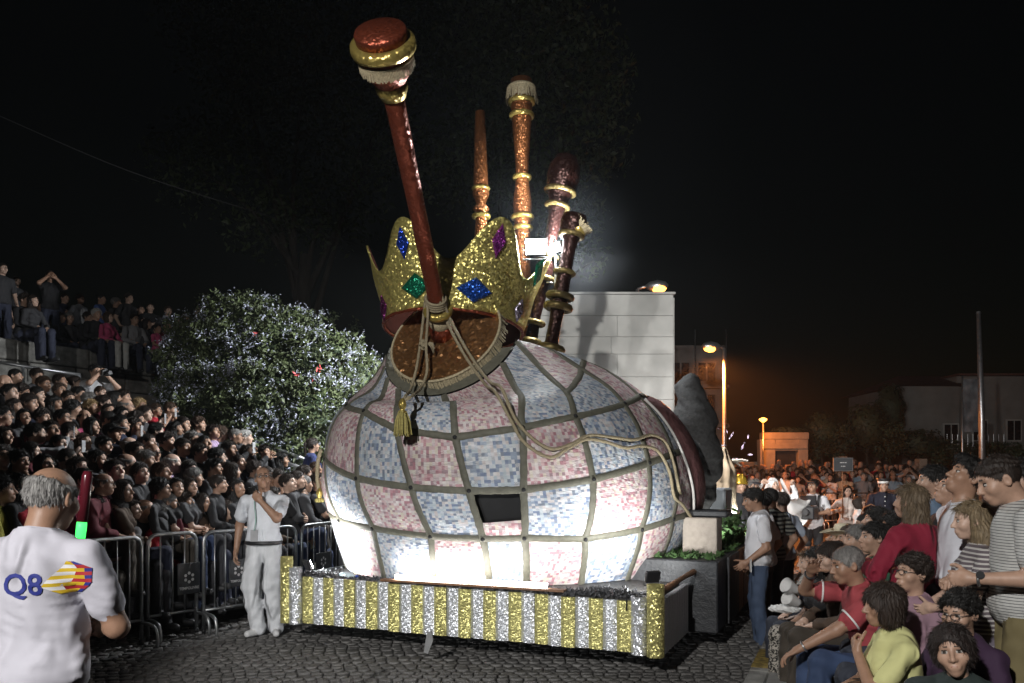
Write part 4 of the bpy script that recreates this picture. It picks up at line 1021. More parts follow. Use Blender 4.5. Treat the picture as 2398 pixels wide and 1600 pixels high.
# --- blow pipe coming out of the board towards the viewer
tip = loc(889, 70, 6.0); base = bd(-.03, .03, .05); ax = (tip - base).normalized(); LP = (tip - base).length
def pipepart(name, prof, mk, A=base, d=ax, n=28, par=bp): return MB().lathe(prof, A, d, n).build(name, M_[mk], par, True)
bl = pipepart('blow_pipe', [(.085, .0), (.082, .3), (.076, LP * .5), (.080, LP - .62), (.088, LP - .45)], 'redpipe')
pipepart('pipe_socket', [(.135, 0), (.135, .12), (.12, .13), (.10, .28)], 'redpipe', par=bl)
MB().torus(base + ax * .33, ax, .115, .042).build('gold_ring', M_['ringgold'], bl, True)
pipepart('pipe_collar', [(.10, LP - .52), (.125, LP - .46), (.13, LP - .42), (.105, LP - .40)], 'ringgold', par=bl)
pipepart('pipe_bell', [(.09, LP - .47), (.12, LP - .40), (.19, LP - .30), (.205, LP - .2), (.205, LP - .16)], 'redpipe', par=bl)
pipepart('gold_rim', [(.20, LP - .165), (.245, LP - .155), (.252, LP - .12), (.245, LP - .085), (.20, LP - .075)], 'ringgold', par=bl, n=40)
pipepart('pipe_cap', [(.195, LP - .074), (.2, LP - .02), (.19, LP), (.02, LP + .002)], 'redpipe', par=bl, n=40)
def fringe_ring(A, d, R, L, n, par, flare=.02):
    m = MB(); d = Vector(d).normalized(); a = d.cross(Vector((0, 0, 1)) if abs(d.z) < .95 else Vector((1, 0, 0))).normalized(); b = d.cross(a)
    for i in range(n):
        t = 2 * math.pi * i / n; w_ = math.pi / n * .9; l = L * RNG.uniform(.85, 1.1); R2 = R + flare * RNG.uniform(.4, 1.2)
        c = lambda tt, rr_, h: Vector(A) + a * (math.cos(tt) * rr_) + b * (math.sin(tt) * rr_) + d * h
        m.add([c(t - w_, R, 0), c(t + w_, R, 0), c(t + w_ + .01, R2, -l), c(t - w_ + .01, R2, -l), c(t, R + .006, -.01)], [(0, 1, 4), (1, 2, 4), (2, 3, 4), (3, 0, 4)])
    m.torus(Vector(A), d, R, .009, 30, 6); return m.build('fringe', M_['fringe'], par)
fringe_ring(base + ax * (LP - .205), ax, .208, .085, 110, bl, .008)
pipepart('pipe_fringe_band', [(.112, .14), (.118, .15), (.112, .27)], 'fringe', par=bl)
# --- drone pipes standing behind the crown
def drone(name, A, B, prof, mk, rings):
    d = (B - A).normalized(); L = (B - A).length
    o = MB().lathe([(r_, h * L) for r_, h in prof], A, d, 22).build(name, M_[mk], bp, True)
    for h, R, rr_ in rings: MB().torus(A + d * (h * L), d, R, rr_, 24, 8).build('gold_ring', M_['shadedring' if mk == 'shadedpipe' else 'ringgold'], o, True)
    return o, d, L
dr1, d1, L1 = drone('drone_pipe', loc(1130, 800, 9.7), loc(1124, 262, 9.7), [(.07, 0), (.08, .35), (.085, .45), (.06, .56), (.10, .575), (.055, .60), (.10, .64), (.09, .67), (.088, .672), (.088, .68), (.058, 1.), (.03, 1.0)], 'bronze', [(.545, .085, .03), (.665, .085, .026)])
dr2, d2, L2 = drone('drone_pipe', loc(1226, 830, 9.8), loc(1221, 188, 9.8), [(.085, 0), (.08, .1), (.11, .2), (.085, .36), (.092, .45), (.115, .55), (.075, .64), (.08, .70), (.115, .84), (.13, .90), (.13, 1.0), (.1, 1.0)], 'bronze', [(.46, .10, .03), (.50, .115, .03), (.645, .09, .03), (.87, .125, .032), (.92, .135, .034)])
fringe_ring(loc(1226, 830, 9.8) + d2 * (L2 * .968), d2, .17, .15, 70, dr2, .03)
MB().torus(loc(1226, 830, 9.8) + d2 * (L2 * .968), d2, .15, .03, 24, 6).build('fringe_collar', M_['fringe'], dr2, True)
A3, B3 = loc(1238, 825, 9.5), loc(1322, 398, 9.5)
dr3, d3, L3 = drone('drone_pipe', A3, B3, [(.07, 0), (.075, .08), (.06, .2), (.085, .35), (.10, .45), (.07, .6), (.085, .75), (.12, .84), (.17, .89), (.195, .96), (.18, 1.02), (.12, 1.07), (.02, 1.09)], 'shadedpipe', [(.06, .10, .035), (.16, .10, .035), (.40, .12, .035), (.52, .11, .03), (.80, .125, .03), (.88, .165, .03)])
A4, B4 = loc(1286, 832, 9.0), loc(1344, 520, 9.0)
dr4, d4, L4 = drone('drone_pipe', A4, B4, [(.10, 0), (.11, .05), (.075, .10), (.07, .25), (.09, .42), (.085, .5), (.075, .7), (.08, .85), (.11, .90), (.14, .95), (.15, 1.0), (.13, 1.05), (.02, 1.06)], 'shadedpipe', [(.05, .125, .045), (.36, .125, .045), (.44, .125, .04), (.62, .10, .03), (.90, .12, .03)])
A5, B5 = loc(1316, 560, 9.05), loc(1372, 522, 8.95)
ho = MB(); d5 = (B5 - A5).normalized(); ho.lathe([(.05, 0), (.07, .08), (.12, .14), (.10, .2), (.06, .22)], A5 + d5 * .06, d5, 18); sp_ = ho.build('spout', M_['ringgold'], dr4, True)
fringe_ring(A5 + d5 * .22, -d5, .09, .10, 40, dr4, .04)
MB().box((-.42, -.12, -.05), (.34, .3, .02), Matrix.Translation(loc(1262, 838, 9.25))).build('drone_stock', M_['dark'], bp)
# --- crown
cr = fempty('crown'); prop(cr, 'big gold foil crown with coloured diamond gems resting behind the blow pipe', 'crown')
CC = loc(1062, 775, 9.0); tilt = math.radians(-8)
CM = Matrix.Translation(CC) @ Matrix.Rotation(tilt, 4, 'X')
cfa = math.atan2((FMI @ Vector((0, 0, 0)) - CC).x, -(FMI @ Vector((0, 0, 0)) - CC).y)          # turn so a valley faces the viewer
def crown_h(th):        # th measured from the viewer side; six points
    x = (th / (math.pi / 3)) % 1.0; s_ = abs(x - .5) * 2
    return .48 + .43 * (.5 + .5 * math.cos(math.pi * s_)) ** 1.05 + .02 * math.sin(3 * th)
def cp(th, h, off=0.):
    rr_ = .775 + .30 * min(max(h, 0.), 1.2) ** 1.25 + off; a = th + cfa - math.radians(5)
    return CM @ Vector((rr_ * math.sin(a), -rr_ * math.cos(a), h))
m = MB(); NT, NH = 144, 10; V = []
for i in range(NT):
    th = 2 * math.pi * i / NT; H_ = crown_h(th)
    for j in range(NH + 1): V.append(cp(th, H_ * j / NH, .012 * math.sin(th * 7 + j)))
for i in range(NT):
    th = 2 * math.pi * i / NT; H_ = crown_h(th)
    for j in range(NH + 1): V.append(cp(th, H_ * j / NH * .998, -.022 + .012 * math.sin(th * 7 + j)))
F = []; o_ = NT * (NH + 1)
for i in range(NT):
    a, b = i * (NH + 1), ((i + 1) % NT) * (NH + 1)
    for j in range(NH): F += [(a + j, b + j, b + j + 1, a + j + 1), (o_ + a + j + 1, o_ + b + j + 1, o_ + b + j, o_ + a + j)]
    F += [(a + NH, b + NH, o_ + b + NH, o_ + a + NH), (b, a, o_ + a, o_ + b)]
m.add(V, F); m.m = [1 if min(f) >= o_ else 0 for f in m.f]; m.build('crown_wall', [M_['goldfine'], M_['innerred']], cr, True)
MB().tube([cp(2 * math.pi * i / 72, -.005, -.005) for i in range(72)], .018, 8, closed=True).build('rim', M_['redpipe'], cr, True)
def gem(thd, h, w_, hh, col, nm, sl=0.):
    th = math.radians(thd); r0 = .9; c = lambda a, b, o: cp(th + a / r0, h + b, o)
    m = MB(); q = [(-w_, sl), (0, -hh), (w_, -sl), (0, hh)]
    m.add([c(*p_, .016) for p_ in q] + [c(p_[0] * .82, p_[1] * .82, .034) for p_ in q], [(4, 5, 6, 7)] + [(i, (i + 1) % 4, (i + 1) % 4 + 4, i + 4) for i in range(4)])
    g_ = m.build('gem', foil('gem_' + nm, col, 60., .25), cr); g_['label'] = nm + ' foil diamond gem'
gem(30, .70, .075, .17, (.28, .03, .28), 'purple'); gem(-31, .64, .075, .16, (.02, .06, .42), 'deep blue'); gem(19, .20, .21, .125, (.02, .10, .50), 'blue'); gem(-24, .22, .20, .125, (.01, .22, .12), 'green')
gem(72, .60, .11, .16, (.01, .30, .16), 'emerald green', .05); gem(62, .14, .10, .13, (.45, .40, .52), 'lilac'); gem(-64, .10, .11, .14, (.16, .02, .12), 'dark purple'); gem(118, .3, .18, .13, (.02, .1, .5), 'sky blue'); gem(-118, .3, .18, .13, (.28, .03, .28), 'violet'); gem(180, .3, .18, .13, (.01, .25, .12), 'sea green')
# --- ropes and tassels
def on_bag(px, py, off=.04):
    """point on the bag skin seen at a photo pixel"""
    D = (BQ[..., 0] - px) ** 2 + (BQ[..., 1] - py) ** 2 + BFAR; i, j = np.unravel_index(D.argmin(), D.shape)
    return Vector(bag(BTT[i], BPP[j], off))
def rope(pts, r_, label, name='rope'):
    p = smooth_pts(pts, 7); o = MB().tube(p, [r_ * (1 + .12 * math.sin(i * 2.2)) for i in range(len(p))], 8).build(name, M_['rope'], None, True); o.matrix_world = FMX; prop(o, label, 'rope', 'ropes on the bagpipe'); return o
def bdp(px, py, h):      # point near the neck board seen at a pixel: intersect view ray with board plane lifted by h
    o = FMI @ Vector((0, 0, EYE)); q = FMI @ at(px, py, 8.); d = q - o; P0 = NC + NX * h; s_ = (P0 - o).dot(NX) / d.dot(NX); return o + d * s_
pa_ = base + ax * .42
rope([pa_ + Vector((.09, -.08, .06)), bdp(1060, 760, .26), bdp(1100, 830, .14), bdp(1145, 893, .15), on_bag(1172, 945, .16), on_bag(1200, 988, .07), on_bag(1240, 1030), on_bag(1285, 1052), on_bag(1330, 1040), on_bag(1375, 1020), on_bag(1430, 1030), on_bag(1480, 1034), on_bag(1520, 1022), on_bag(1550, 1042), on_bag(1572, 1095), on_bag(1585, 1150), on_bag(1602, 1180), on_bag(1618, 1215, .1)], .016, 'upper strand of rope swagged across the patchwork bag to its right flank')
rope([pa_ + Vector((.07, -.09, .02)), bdp(1052, 765, .24), bdp(1090, 835, .12), bdp(1136, 900, .13), on_bag(1162, 950, .16), on_bag(1192, 995, .07), on_bag(1230, 1040), on_bag(1280, 1068), on_bag(1325, 1055), on_bag(1368, 1030), on_bag(1410, 1036), on_bag(1455, 1052), on_bag(1500, 1048), on_bag(1535, 1060), on_bag(1560, 1110), on_bag(1572, 1160), on_bag(1590, 1182), on_bag(1612, 1228, .1)], .016, 'lower strand of rope swagged across the patchwork bag below the other')
rope([pa_ + Vector((-.09, -.07, .05)), bdp(995, 715, .45), bdp(985, 800, .20), bdp(976, 860, .16), on_bag(972, 930, .12), on_bag(976, 965, .22), on_bag(980, 978, .30)], .015, 'rope hanging straight down the neck board to the gold tassel')
rope([pa_ + Vector((-.06, -.10, .03)), bdp(1002, 740, .45), bdp(998, 810, .22), bdp(1000, 870, .16), on_bag(998, 925, .12), on_bag(988, 962, .22), on_bag(980, 978, .30)], .015, 'second rope hanging beside the first down to the gold tassel')
kn_ = fempty('rope_knot'); prop(kn_, 'coiled rope and frayed knot tied round the foot of the blow pipe', 'rope', 'ropes on the bagpipe')
for i in range(4): MB().torus(base + ax * (.40 + .03 * i), ax + Vector((.05 * i, .1, 0)), .10, .015, 26, 7).build('rope_turn', M_['rope'], kn_, True)
m = MB(); kc = bdp(993, 806, .2)
for i in range(5): m.torus(kc + Vector((RNG.uniform(-.02, .02), 0, RNG.uniform(-.03, .03))), Vector((RNG.uniform(-1, 1), RNG.uniform(-1, 1), RNG.uniform(-1, 1))), .035, .014, 16, 7)
for i in range(6): m.tube(smooth_pts([kc, kc + Vector((.05 + .012 * i, -.02, .0)), kc + Vector((.10, -.03 + .01 * i, -.04 - .012 * i))], 4), .008, 6)
m.build('knot', M_['rope'], kn_, True)
def tassel(top, L, R, label, lean=Vector((0, 0, -1))):
    e = fempty('tassel', *top); prop(e, label, 'tassel')
    lean = Vector(lean).normalized()
    MB().lathe([(.012, -.03), (.03, 0), (.036, .03), (.026, .06), (.022, .07), (.03, .085), (.04, .10)], (0, 0, 0), lean, 14).build('tassel_head', M_['ringgold'], e, True)
    m = MB(); a = lean.cross(Vector((1, 0, .1))).normalized(); b = lean.cross(a)
    for i in range(70):
        t = RNG.uniform(0, 2 * math.pi); q = math.sqrt(RNG.rand()); p0 = lean * .08 + (a * math.cos(t) + b * math.sin(t)) * (.032 * q); p1 = lean * (L * RNG.uniform(.93, 1.03)) + (a * math.cos(t) + b * math.sin(t)) * (R * q)
        m.tube([p0, p0.lerp(p1, .4) + (a * math.cos(t) + b * math.sin(t)) * .012, p1], [.005, .006, .005], 4, caps=False)
    m.build('tassel_skirt', mat('tassel_cord', (.36, .31, .10), .7, var=.3, vs=50.), e, True)
tassel(on_bag(980, 978, .30), .30, .085, 'gold tassel hanging over the upper middle of the patchwork bag')
tassel(on_bag(1618, 1222, .13), .26, .07, 'golden tassel at the low right flank of the bag beside the plinth', (.1, 0, -1))
lft = [loc(752, 1052, 8.9), loc(745, 1080, 8.9), loc(743, 1120, 8.85), loc(748, 1150, 8.8)]
rope(lft, .022, 'short dark rope hanging down the left edge of the bag')
tassel(lft[-1], .12, .045, 'small tan tassel at the left edge of the bag')
# --- lamps on the float
LW = (1., .99, .96)
M_['tube'] = emit('lamp_tube', (1., .98, .95), 40.); M_['led'] = emit('led_face', (.93, .98, 1.), 160.)
tb_ = fempty('tube_lamp', 0.18, .04, .70); prop(tb_, 'long white lit strip lamp along the front of the float deck', 'lamp')
MB().box((-.78, -.03, -.045), (.78, .035, -.03)).build('tube_tray', M_['white'], tb_)
for i in range(2): MB().lathe([(.018, -.37), (.018, .37)], (-.385 + i * .77, 0, .0), (1, 0, 0), 14).build('lit_tube', M_['tube'], tb_, True)
al = lamp('tube_lamp_light', 'AREA', W2(.18, .02, .735), 7, LW, W2(.18, .40, 1.2), size=(1.5, .05))
def floodlight(label, p, tgt, on=True, s=1., name='floodlight'):
    """p, tgt in world coordinates"""
    e = empty(name, p); e.rotation_euler = (Vector(tgt) - Vector(p)).to_track_quat('-Z', 'Y').to_euler(); prop(e, label, 'floodlight')
    MB().box((-.11 * s, -.085 * s, 0), (.11 * s, .085 * s, .06 * s), bev=.01 * s).build('housing', M_['darkplastic'], e)
    MB().box((-.095 * s, -.07 * s, -.004), (.095 * s, .07 * s, -.001)).build('lit_face' if on else 'face', M_['led'], e)
    MB().tube([(-.125 * s, 0, .02), (-.125 * s, -.12 * s, .03), (.125 * s, -.12 * s, .03), (.125 * s, 0, .02)], .008 * s, 6).build('bracket', M_['steel'], e, True)
    return e
q0, q1 = W2(-1.62, .12, .76), W2(-1.2, .85, 1.15)
floodlight('small floodlight on the left end of the deck shining up the bag', q0, q1, s=.6); lamp('left_deck_light', 'SPOT', q0 + (q1 - q0).normalized() * .03, 120, LW, q1, angle=120, blend=.5, radius=.04)
q0, q1 = W2(1.80, .25, .80), W2(1.2, .9, 1.1)
floodlight('small floodlight on the right corner of the deck shining up the bag', q0, q1, s=.6); lamp('right_deck_light', 'SPOT', q0 + (q1 - q0).normalized() * .03, 70, LW, q1, angle=125, blend=.5, radius=.04)
# twin lamps on the mast behind the crown
mp_ = at(1254, 578, 9.0)
e = fempty('lamp_mast', *(FMI @ at(1296, 850, 9.2))); prop(e, 'thin steel mast behind the crown carrying the two bright floodlights', 'mast')
t0_ = FMI @ at(1296, 850, 9.2); f = lambda px, py: (FMI @ at(px, py, 9.2)) - t0_
MB().tube([(0, 0, 0), f(1300, 660), f(1299, 560)], .012, 7).build('mast_tube', M_['steel'], e, True); MB().tube([f(1280, 662), f(1300, 662)], .008, 6).build('stay', M_['steel'], e, True); MB().tube([f(1250, 600), f(1300, 605)], .010, 6).build('cross_arm', M_['steel'], e, True)
floodlight('bright floodlight on the mast behind the crown aimed at the camera', mp_, (-.4, 1., 1.6), s=1.15)
p2 = at(1302, 580, 9.1); floodlight('second floodlight on the mast turned edge-on to the side', p2, p2 + Vector((-1.4, -1., -.2)), s=.7)
lamp('mast_light', 'SPOT', mp_ + Vector((-.01, -.06, -.02)), 330, (.93, .97, 1.), (-.4, 1., 3.3), angle=84, blend=.6, radius=.06)
lamp('mast_light_second', 'POINT', p2 + Vector((.1, .15, .1)), 300, (.93, .97, 1.), radius=.06)
lamp('mast_light_third', 'SPOT', p2 + Vector((.14, .05, -.02)), 1500, (1., .97, .95), (6.6, 15.5, 0), angle=82, blend=.6, radius=.06)
rq = W2(-1.9, 4.2, 4.25); rt = Vector((-6.2, 12.4, 1.6))
floodlight('floodlight behind the bag turned towards the hillside crowd', rq, rt)
e = empty('lamp_stand', (rq.x + .1, rq.y, 0)); prop(e, 'steel stand carrying the floodlight behind the bag', 'lamp stand'); MB().tube([(0, 0, .85), (0, 0, 4.2)], .025, 8).build('tube', M_['steel'], e, True); MB().box((-.2, -.2, .84), (.2, .2, .86)).build('base_plate', M_['dark'], e)
lamp('rear_flood_light', 'SPOT', rq + (rt - rq).normalized() * .05, 1400, (.95, .98, 1.), rt, angle=116, blend=.4, radius=.08)
# --- sculptures on the rear section
def sdf_obj(name, fn, lo, hi, h, mat_, parent=None): V, Q, G = surf_nets(fn, lo, hi, h); return link(name, np_mesh(name, V, Q), mat_, parent)
pl = fempty('plinth', 1.95, 1.85, .85); prop(pl, 'beige stone-look plinth standing in grass on the rear float', 'plinth')
MB().box((-.17, -.17, .0), (.17, .17, .37), bev=.01).build('plinth_block', mat('plinth_stone', (.40, .35, .30), .8, var=.12, vs=20., bump=.2, bs=60.), pl)
MB().box((-.24, -.10, .372), (.26, .24, .44), bev=.015).build('dark_base', M_['dark'], pl)
sc_ = fempty('rock_sculpture', *(FMI @ at(1650, 1190, 9.2))); prop(sc_, 'tall dark grey rough sculpture like a leaning rock on the rear float', 'sculpture')
o_ = FMI @ at(1650, 1190, 9.2); g_ = lambda px, py: np.array((FMI @ at(px, py, 9.2)) - o_)
prs = [(g_(1640, 1230), g_(1650, 1170), .06, .10), (g_(1650, 1170), g_(1648, 1080), .11, .21), (g_(1648, 1080), g_(1630, 980), .20, .22), (g_(1630, 980), g_(1612, 905), .21, .14)]
def fn_(p):
    d = None
    for a, b, ra, rb in prs: c = cap(p, a, b, ra, rb); d = c if d is None else smin(d, c, .06)
    return d + wob(p, 9, .018) + wob(p, 24, .007) + wob(p, 60, .003), np.zeros(len(p), np.int8)
allq = np.array([q for x in prs for q in x[:2]]); sdf_obj('sculpture_body', fn_, allq.min(0) - .3, allq.max(0) + .3, .022, mat('dark_rough_render', (.045, .045, .045), .85, var=.3, vs=30., bump=.6, bs=70.), sc_)
rb = fempty('robed_statue', *(FMI @ at(1690, 1265, 10.3))); prop(rb, 'tan robed statue lit from below with pale raised hand on the rear float', 'statue')
o_ = FMI @ at(1690, 1265, 10.3); g_ = lambda px, py, dd=10.3: np.array((FMI @ at(px, py, dd)) - o_)
prs2 = [(g_(1700, 1265), g_(1698, 1190), .10, .14), (g_(1698, 1190), g_(1694, 1110), .14, .16), (g_(1694, 1110), g_(1688, 1060), .15, .08), (g_(1690, 1090), g_(1712, 1082), .07, .04)]
def fn_(p):
    d = None
    for a, b, ra, rb_ in prs2: c = cap(p, a, b, ra, rb_); d = c if d is None else smin(d, c, .04)
    ang = np.arctan2(p[:, 1], p[:, 0]); return d + .012 * np.sin(ang * 9) + wob(p, 22, .003), np.zeros(len(p), np.int8)
allq = np.array([q for x in prs2 for q in x[:2]]); sdf_obj('robe', fn_, allq.min(0) - .25, allq.max(0) + .25, .02, mat('tan_robe', (.36, .28, .19), .8, var=.2, vs=12.), rb)
hv, hq, _ = hand_mesh('open'); Fm = frame_from((1, -.1, .1), (0, .3, 1)); hnd = link('hand', np_mesh('hand', hv * 1.1 @ Fm.T + g_(1714, 1080), hq), mat('pale_hand', (.55, .5, .42), .6), rb)
gb = MB().box((-.22, -.3, 0), (.2, .25, .62), bev=.02).build('grey_box', mat('grey_panel', (.26, .28, .30), .5, var=.1), None); gb.matrix_world = FMX @ Matrix.Translation(FMI @ at(1668, 1262, 9.9)); prop(gb, 'plain grey panel box between the rock sculpture and the robed statue', 'box')
lamp('rear_float_light', 'SPOT', W2(2.0, 2.55, .95), 10, (.98, 1., .96), W2(1.9, 3.2, 1.6), angle=110, blend=.5, radius=.03)
q0, q1 = W2(2.02, 3.75, 1.12), Vector((6.2, 16.5, 1.2)); floodlight('floodlight in the grass of the rear float shining down the street', q0, q1, s=.6); lamp('street_side_light', 'SPOT', q0 + (q1 - q0).normalized() * .05, 520, (1., .97, .93), q1, angle=70, blend=.5, radius=.04)
# confetti in the air
r = np.random.RandomState(2); pc = np.array([list(at(x, y, 13.)) for x, y in ((1702, 1011), (1717, 1014), (1713, 1020), (1708, 1027), (1692, 1043), (1700, 1042), (1743, 1038), (1739, 1047), (1752, 1023), (1727, 1075), (1718, 1074), (1684, 1004), (1757, 1065))])
cf = leaf_cloud('confetti', pc, .035, mat('coloured_paper', (.55, .45, .6), .6, var=.6, vs=30.), None, seed=3); prop(cf, 'small bright paper confetti flying above the far crowd', 'confetti', kind='stuff')
# ================================================================== STREET LAMPS, MAST, BARRIERS
M_['sodium'] = emit('sodium_glass', (1., .36, .06), 7.)
SOD = (1., .27, .05)
def street_lamp(label, base, h, armdir, L=.5, energy=500, s=1., lit=None):
    e = empty('street_lamp', base); prop(e, label, 'street lamp')
    a = Vector(armdir).normalized()
    MB().tube([(0, 0, 0), (0, 0, h * .5), (0, 0, h), ], [.06 * s, .05 * s, .04 * s], 9).build('pole', M_['steel'], e, True)
    MB().tube([(0, 0, h), tuple(a * .12 + Vector((0, 0, h + .04))), tuple(a * L * .5 + Vector((0, 0, h + .05)))], .03 * s, 8).build('arm', M_['steel'], e, True)
    c = a * (L * .75) + Vector((0, 0, h + .05)); m = MB()
    hd = m.lathe([(.03, -.24), (.10, -.14), (.13, .02), (.09, .2), (.02, .26)], c, a, 14); o = hd.build('lamp_head', M_['steel'], e, True, M=None)
    m = MB(); m.lathe([(.02, -.12), (.095, -.05), (.11, .06), (.07, .18), (.01, .22)], c + Vector((0, -.02, -.05)), a, 14); m.build('lit_bowl', M_['sodium'], e, True)
    lamp('sodium_light', 'SPOT', Vector(base) + c + Vector((0, -.05, -.30)), energy, SOD, Vector(base) + c + Vector((0, -1.2, -5)), angle=150, blend=.5, radius=.1)
street_lamp('orange street lamp whose head shows above the stone building', (gx(1493, 18), 18, 0), at(0, 672, 18).z - .05, (1, -.2, 0), .55, 60)
street_lamp('orange street lamp on the tall pole right of the stone building', (gx(1696, 21), 21, 0), at(0, 812, 21).z - .05, (-1, -.1, 0), .45, 4200)
# low lantern far behind
e = empty('street_lantern', (gx(1787, 30.6), 30.6, 0)); prop(e, 'small round orange lantern shining above the gateway', 'street lamp')
zl = at(0, 984, 30.6).z
MB().tube([(0, 0, 0), (0, 0, zl - .12)], .035, 8).build('pole', M_['steel'], e, True); MB().lathe([(.05, -.08), (.14, -.0), (.15, .04), (.05, .09)], (0, 0, zl), (0, 0, 1), 14).build('lit_globe', M_['sodium'], e, True)
lamp('lantern_light', 'POINT', (gx(1787, 30.6), 30.2, zl - .3), 150, SOD, radius=.1)
# flood mast behind the camera
e = empty('flood_mast', (FLOOD.x, FLOOD.y - .2, 0)); prop(e, 'floodlight mast at the roadside behind the photographer', 'mast')
MB().tube([(0, 0, 0), (0, 0, FLOOD.z)], .07, 10).build('pole', M_['steel'], e, True); MB().box((-.2, -.18, FLOOD.z - .2), (.8, -.02, FLOOD.z + .3), bev=.02).build('lamp_housing', M_['darkplastic'], e)
# low visored floodlight on the road that lights the lower half of the bag
LF = Vector((-1.55, 3.3, .40)); e = empty('ground_floodlight', LF); prop(e, 'low visored floodlight on the road shining up at the float', 'floodlight')
tg = W2(-.2, .1, .95); dr = (tg - LF).normalized(); sd = Vector((dr.y, -dr.x, 0)).normalized(); Lb = (W2(-.2, .0, 1.60) - LF); 
MB().box((-.15, -.12, -.40), (.15, .12, -.10), bev=.01).build('housing', M_['darkplastic'], e)
slope = Lb.z / Lb.xy.length; dh = Vector((dr.x, dr.y, 0)).normalized()
c0 = dh * .02 + Vector((0, 0, .03)); c1 = dh * .5 + Vector((0, 0, .5 * slope))
MB().add([tuple(c0 - sd * .12), tuple(c0 + sd * .12), tuple(c1 + sd * .5), tuple(c1 - sd * .5), tuple(c0 - sd * .12 + Vector((0, 0, .01))), tuple(c0 + sd * .12 + Vector((0, 0, .01))), tuple(c1 + sd * .5 + Vector((0, 0, .01))), tuple(c1 - sd * .5 + Vector((0, 0, .01)))], [(0, 1, 2, 3), (7, 6, 5, 4), (0, 4, 5, 1), (2, 6, 7, 3), (1, 5, 6, 2), (3, 7, 4, 0)]).build('visor', M_['darkplastic'], e)
lamp('ground_flood_light', 'SPOT', LF, 210, (.95, .98, 1.), tg, angle=62, blend=.4, radius=.012)
# overhead cable
cb = MB().tube(smooth_pts([at(-40, 255, 14), at(300, 400, 14.6), at(640, 510, 15.3), at(930, 605, 16)], 8), .008, 5).build('overhead_cable', M_['darkplastic'], None, True); prop(cb, 'thin overhead cable sagging across the dark sky to the crown', 'cable')
# flagpole and banner
d = 20.; e = empty('flagpole', (gx(2302, d), d, 0)); prop(e, 'tall bare grey flagpole standing before the pale house', 'flagpole')
MB().tube([(0, 0, 0), (-.03, 0, 3), (-.11, 0, at(0, 735, d).z)], [.09, .075, .05], 10).build('pole', M_['steel'], e, True); MB().lathe([(.06, 0), (.05, .05), (.01, .07)], (-.11, 0, at(0, 735, d).z), (0, 0, 1), 10).build('cap', M_['steel'], e)
d = 24.; bn = MB(); a = at(2256, 888, d); b = at(2298, 1012, d)
V = [(a.x + (b.x - a.x) * i / 6, d + .03 * math.sin(i * 1.4 + j), a.z + (b.z - a.z) * j / 8) for j in range(9) for i in range(7)]
V2 = [(x, y + .012, z) for x, y, z in V]
bn.add(V + V2, [(j * 7 + i, j * 7 + i + 1, (j + 1) * 7 + i + 1, (j + 1) * 7 + i) for j in range(8) for i in range(6)] + [(63 + (j + 1) * 7 + i, 63 + (j + 1) * 7 + i + 1, 63 + j * 7 + i + 1, 63 + j * 7 + i) for j in range(8) for i in range(6)])
e = empty('banner', (a.x, d, 0)); prop(e, 'dark hanging street banner beside the flagpole', 'banner'); o = bn.build('banner_cloth', mat('faded_banner', (.10, .11, .12), .8, var=.6, vs=4.), e, True); o.location = (-a.x, -d, 0)
MB().tube([(0, .05, 0), (0, .05, a.z + .1)], .03, 8).build('banner_pole', M_['steel'], e, True)
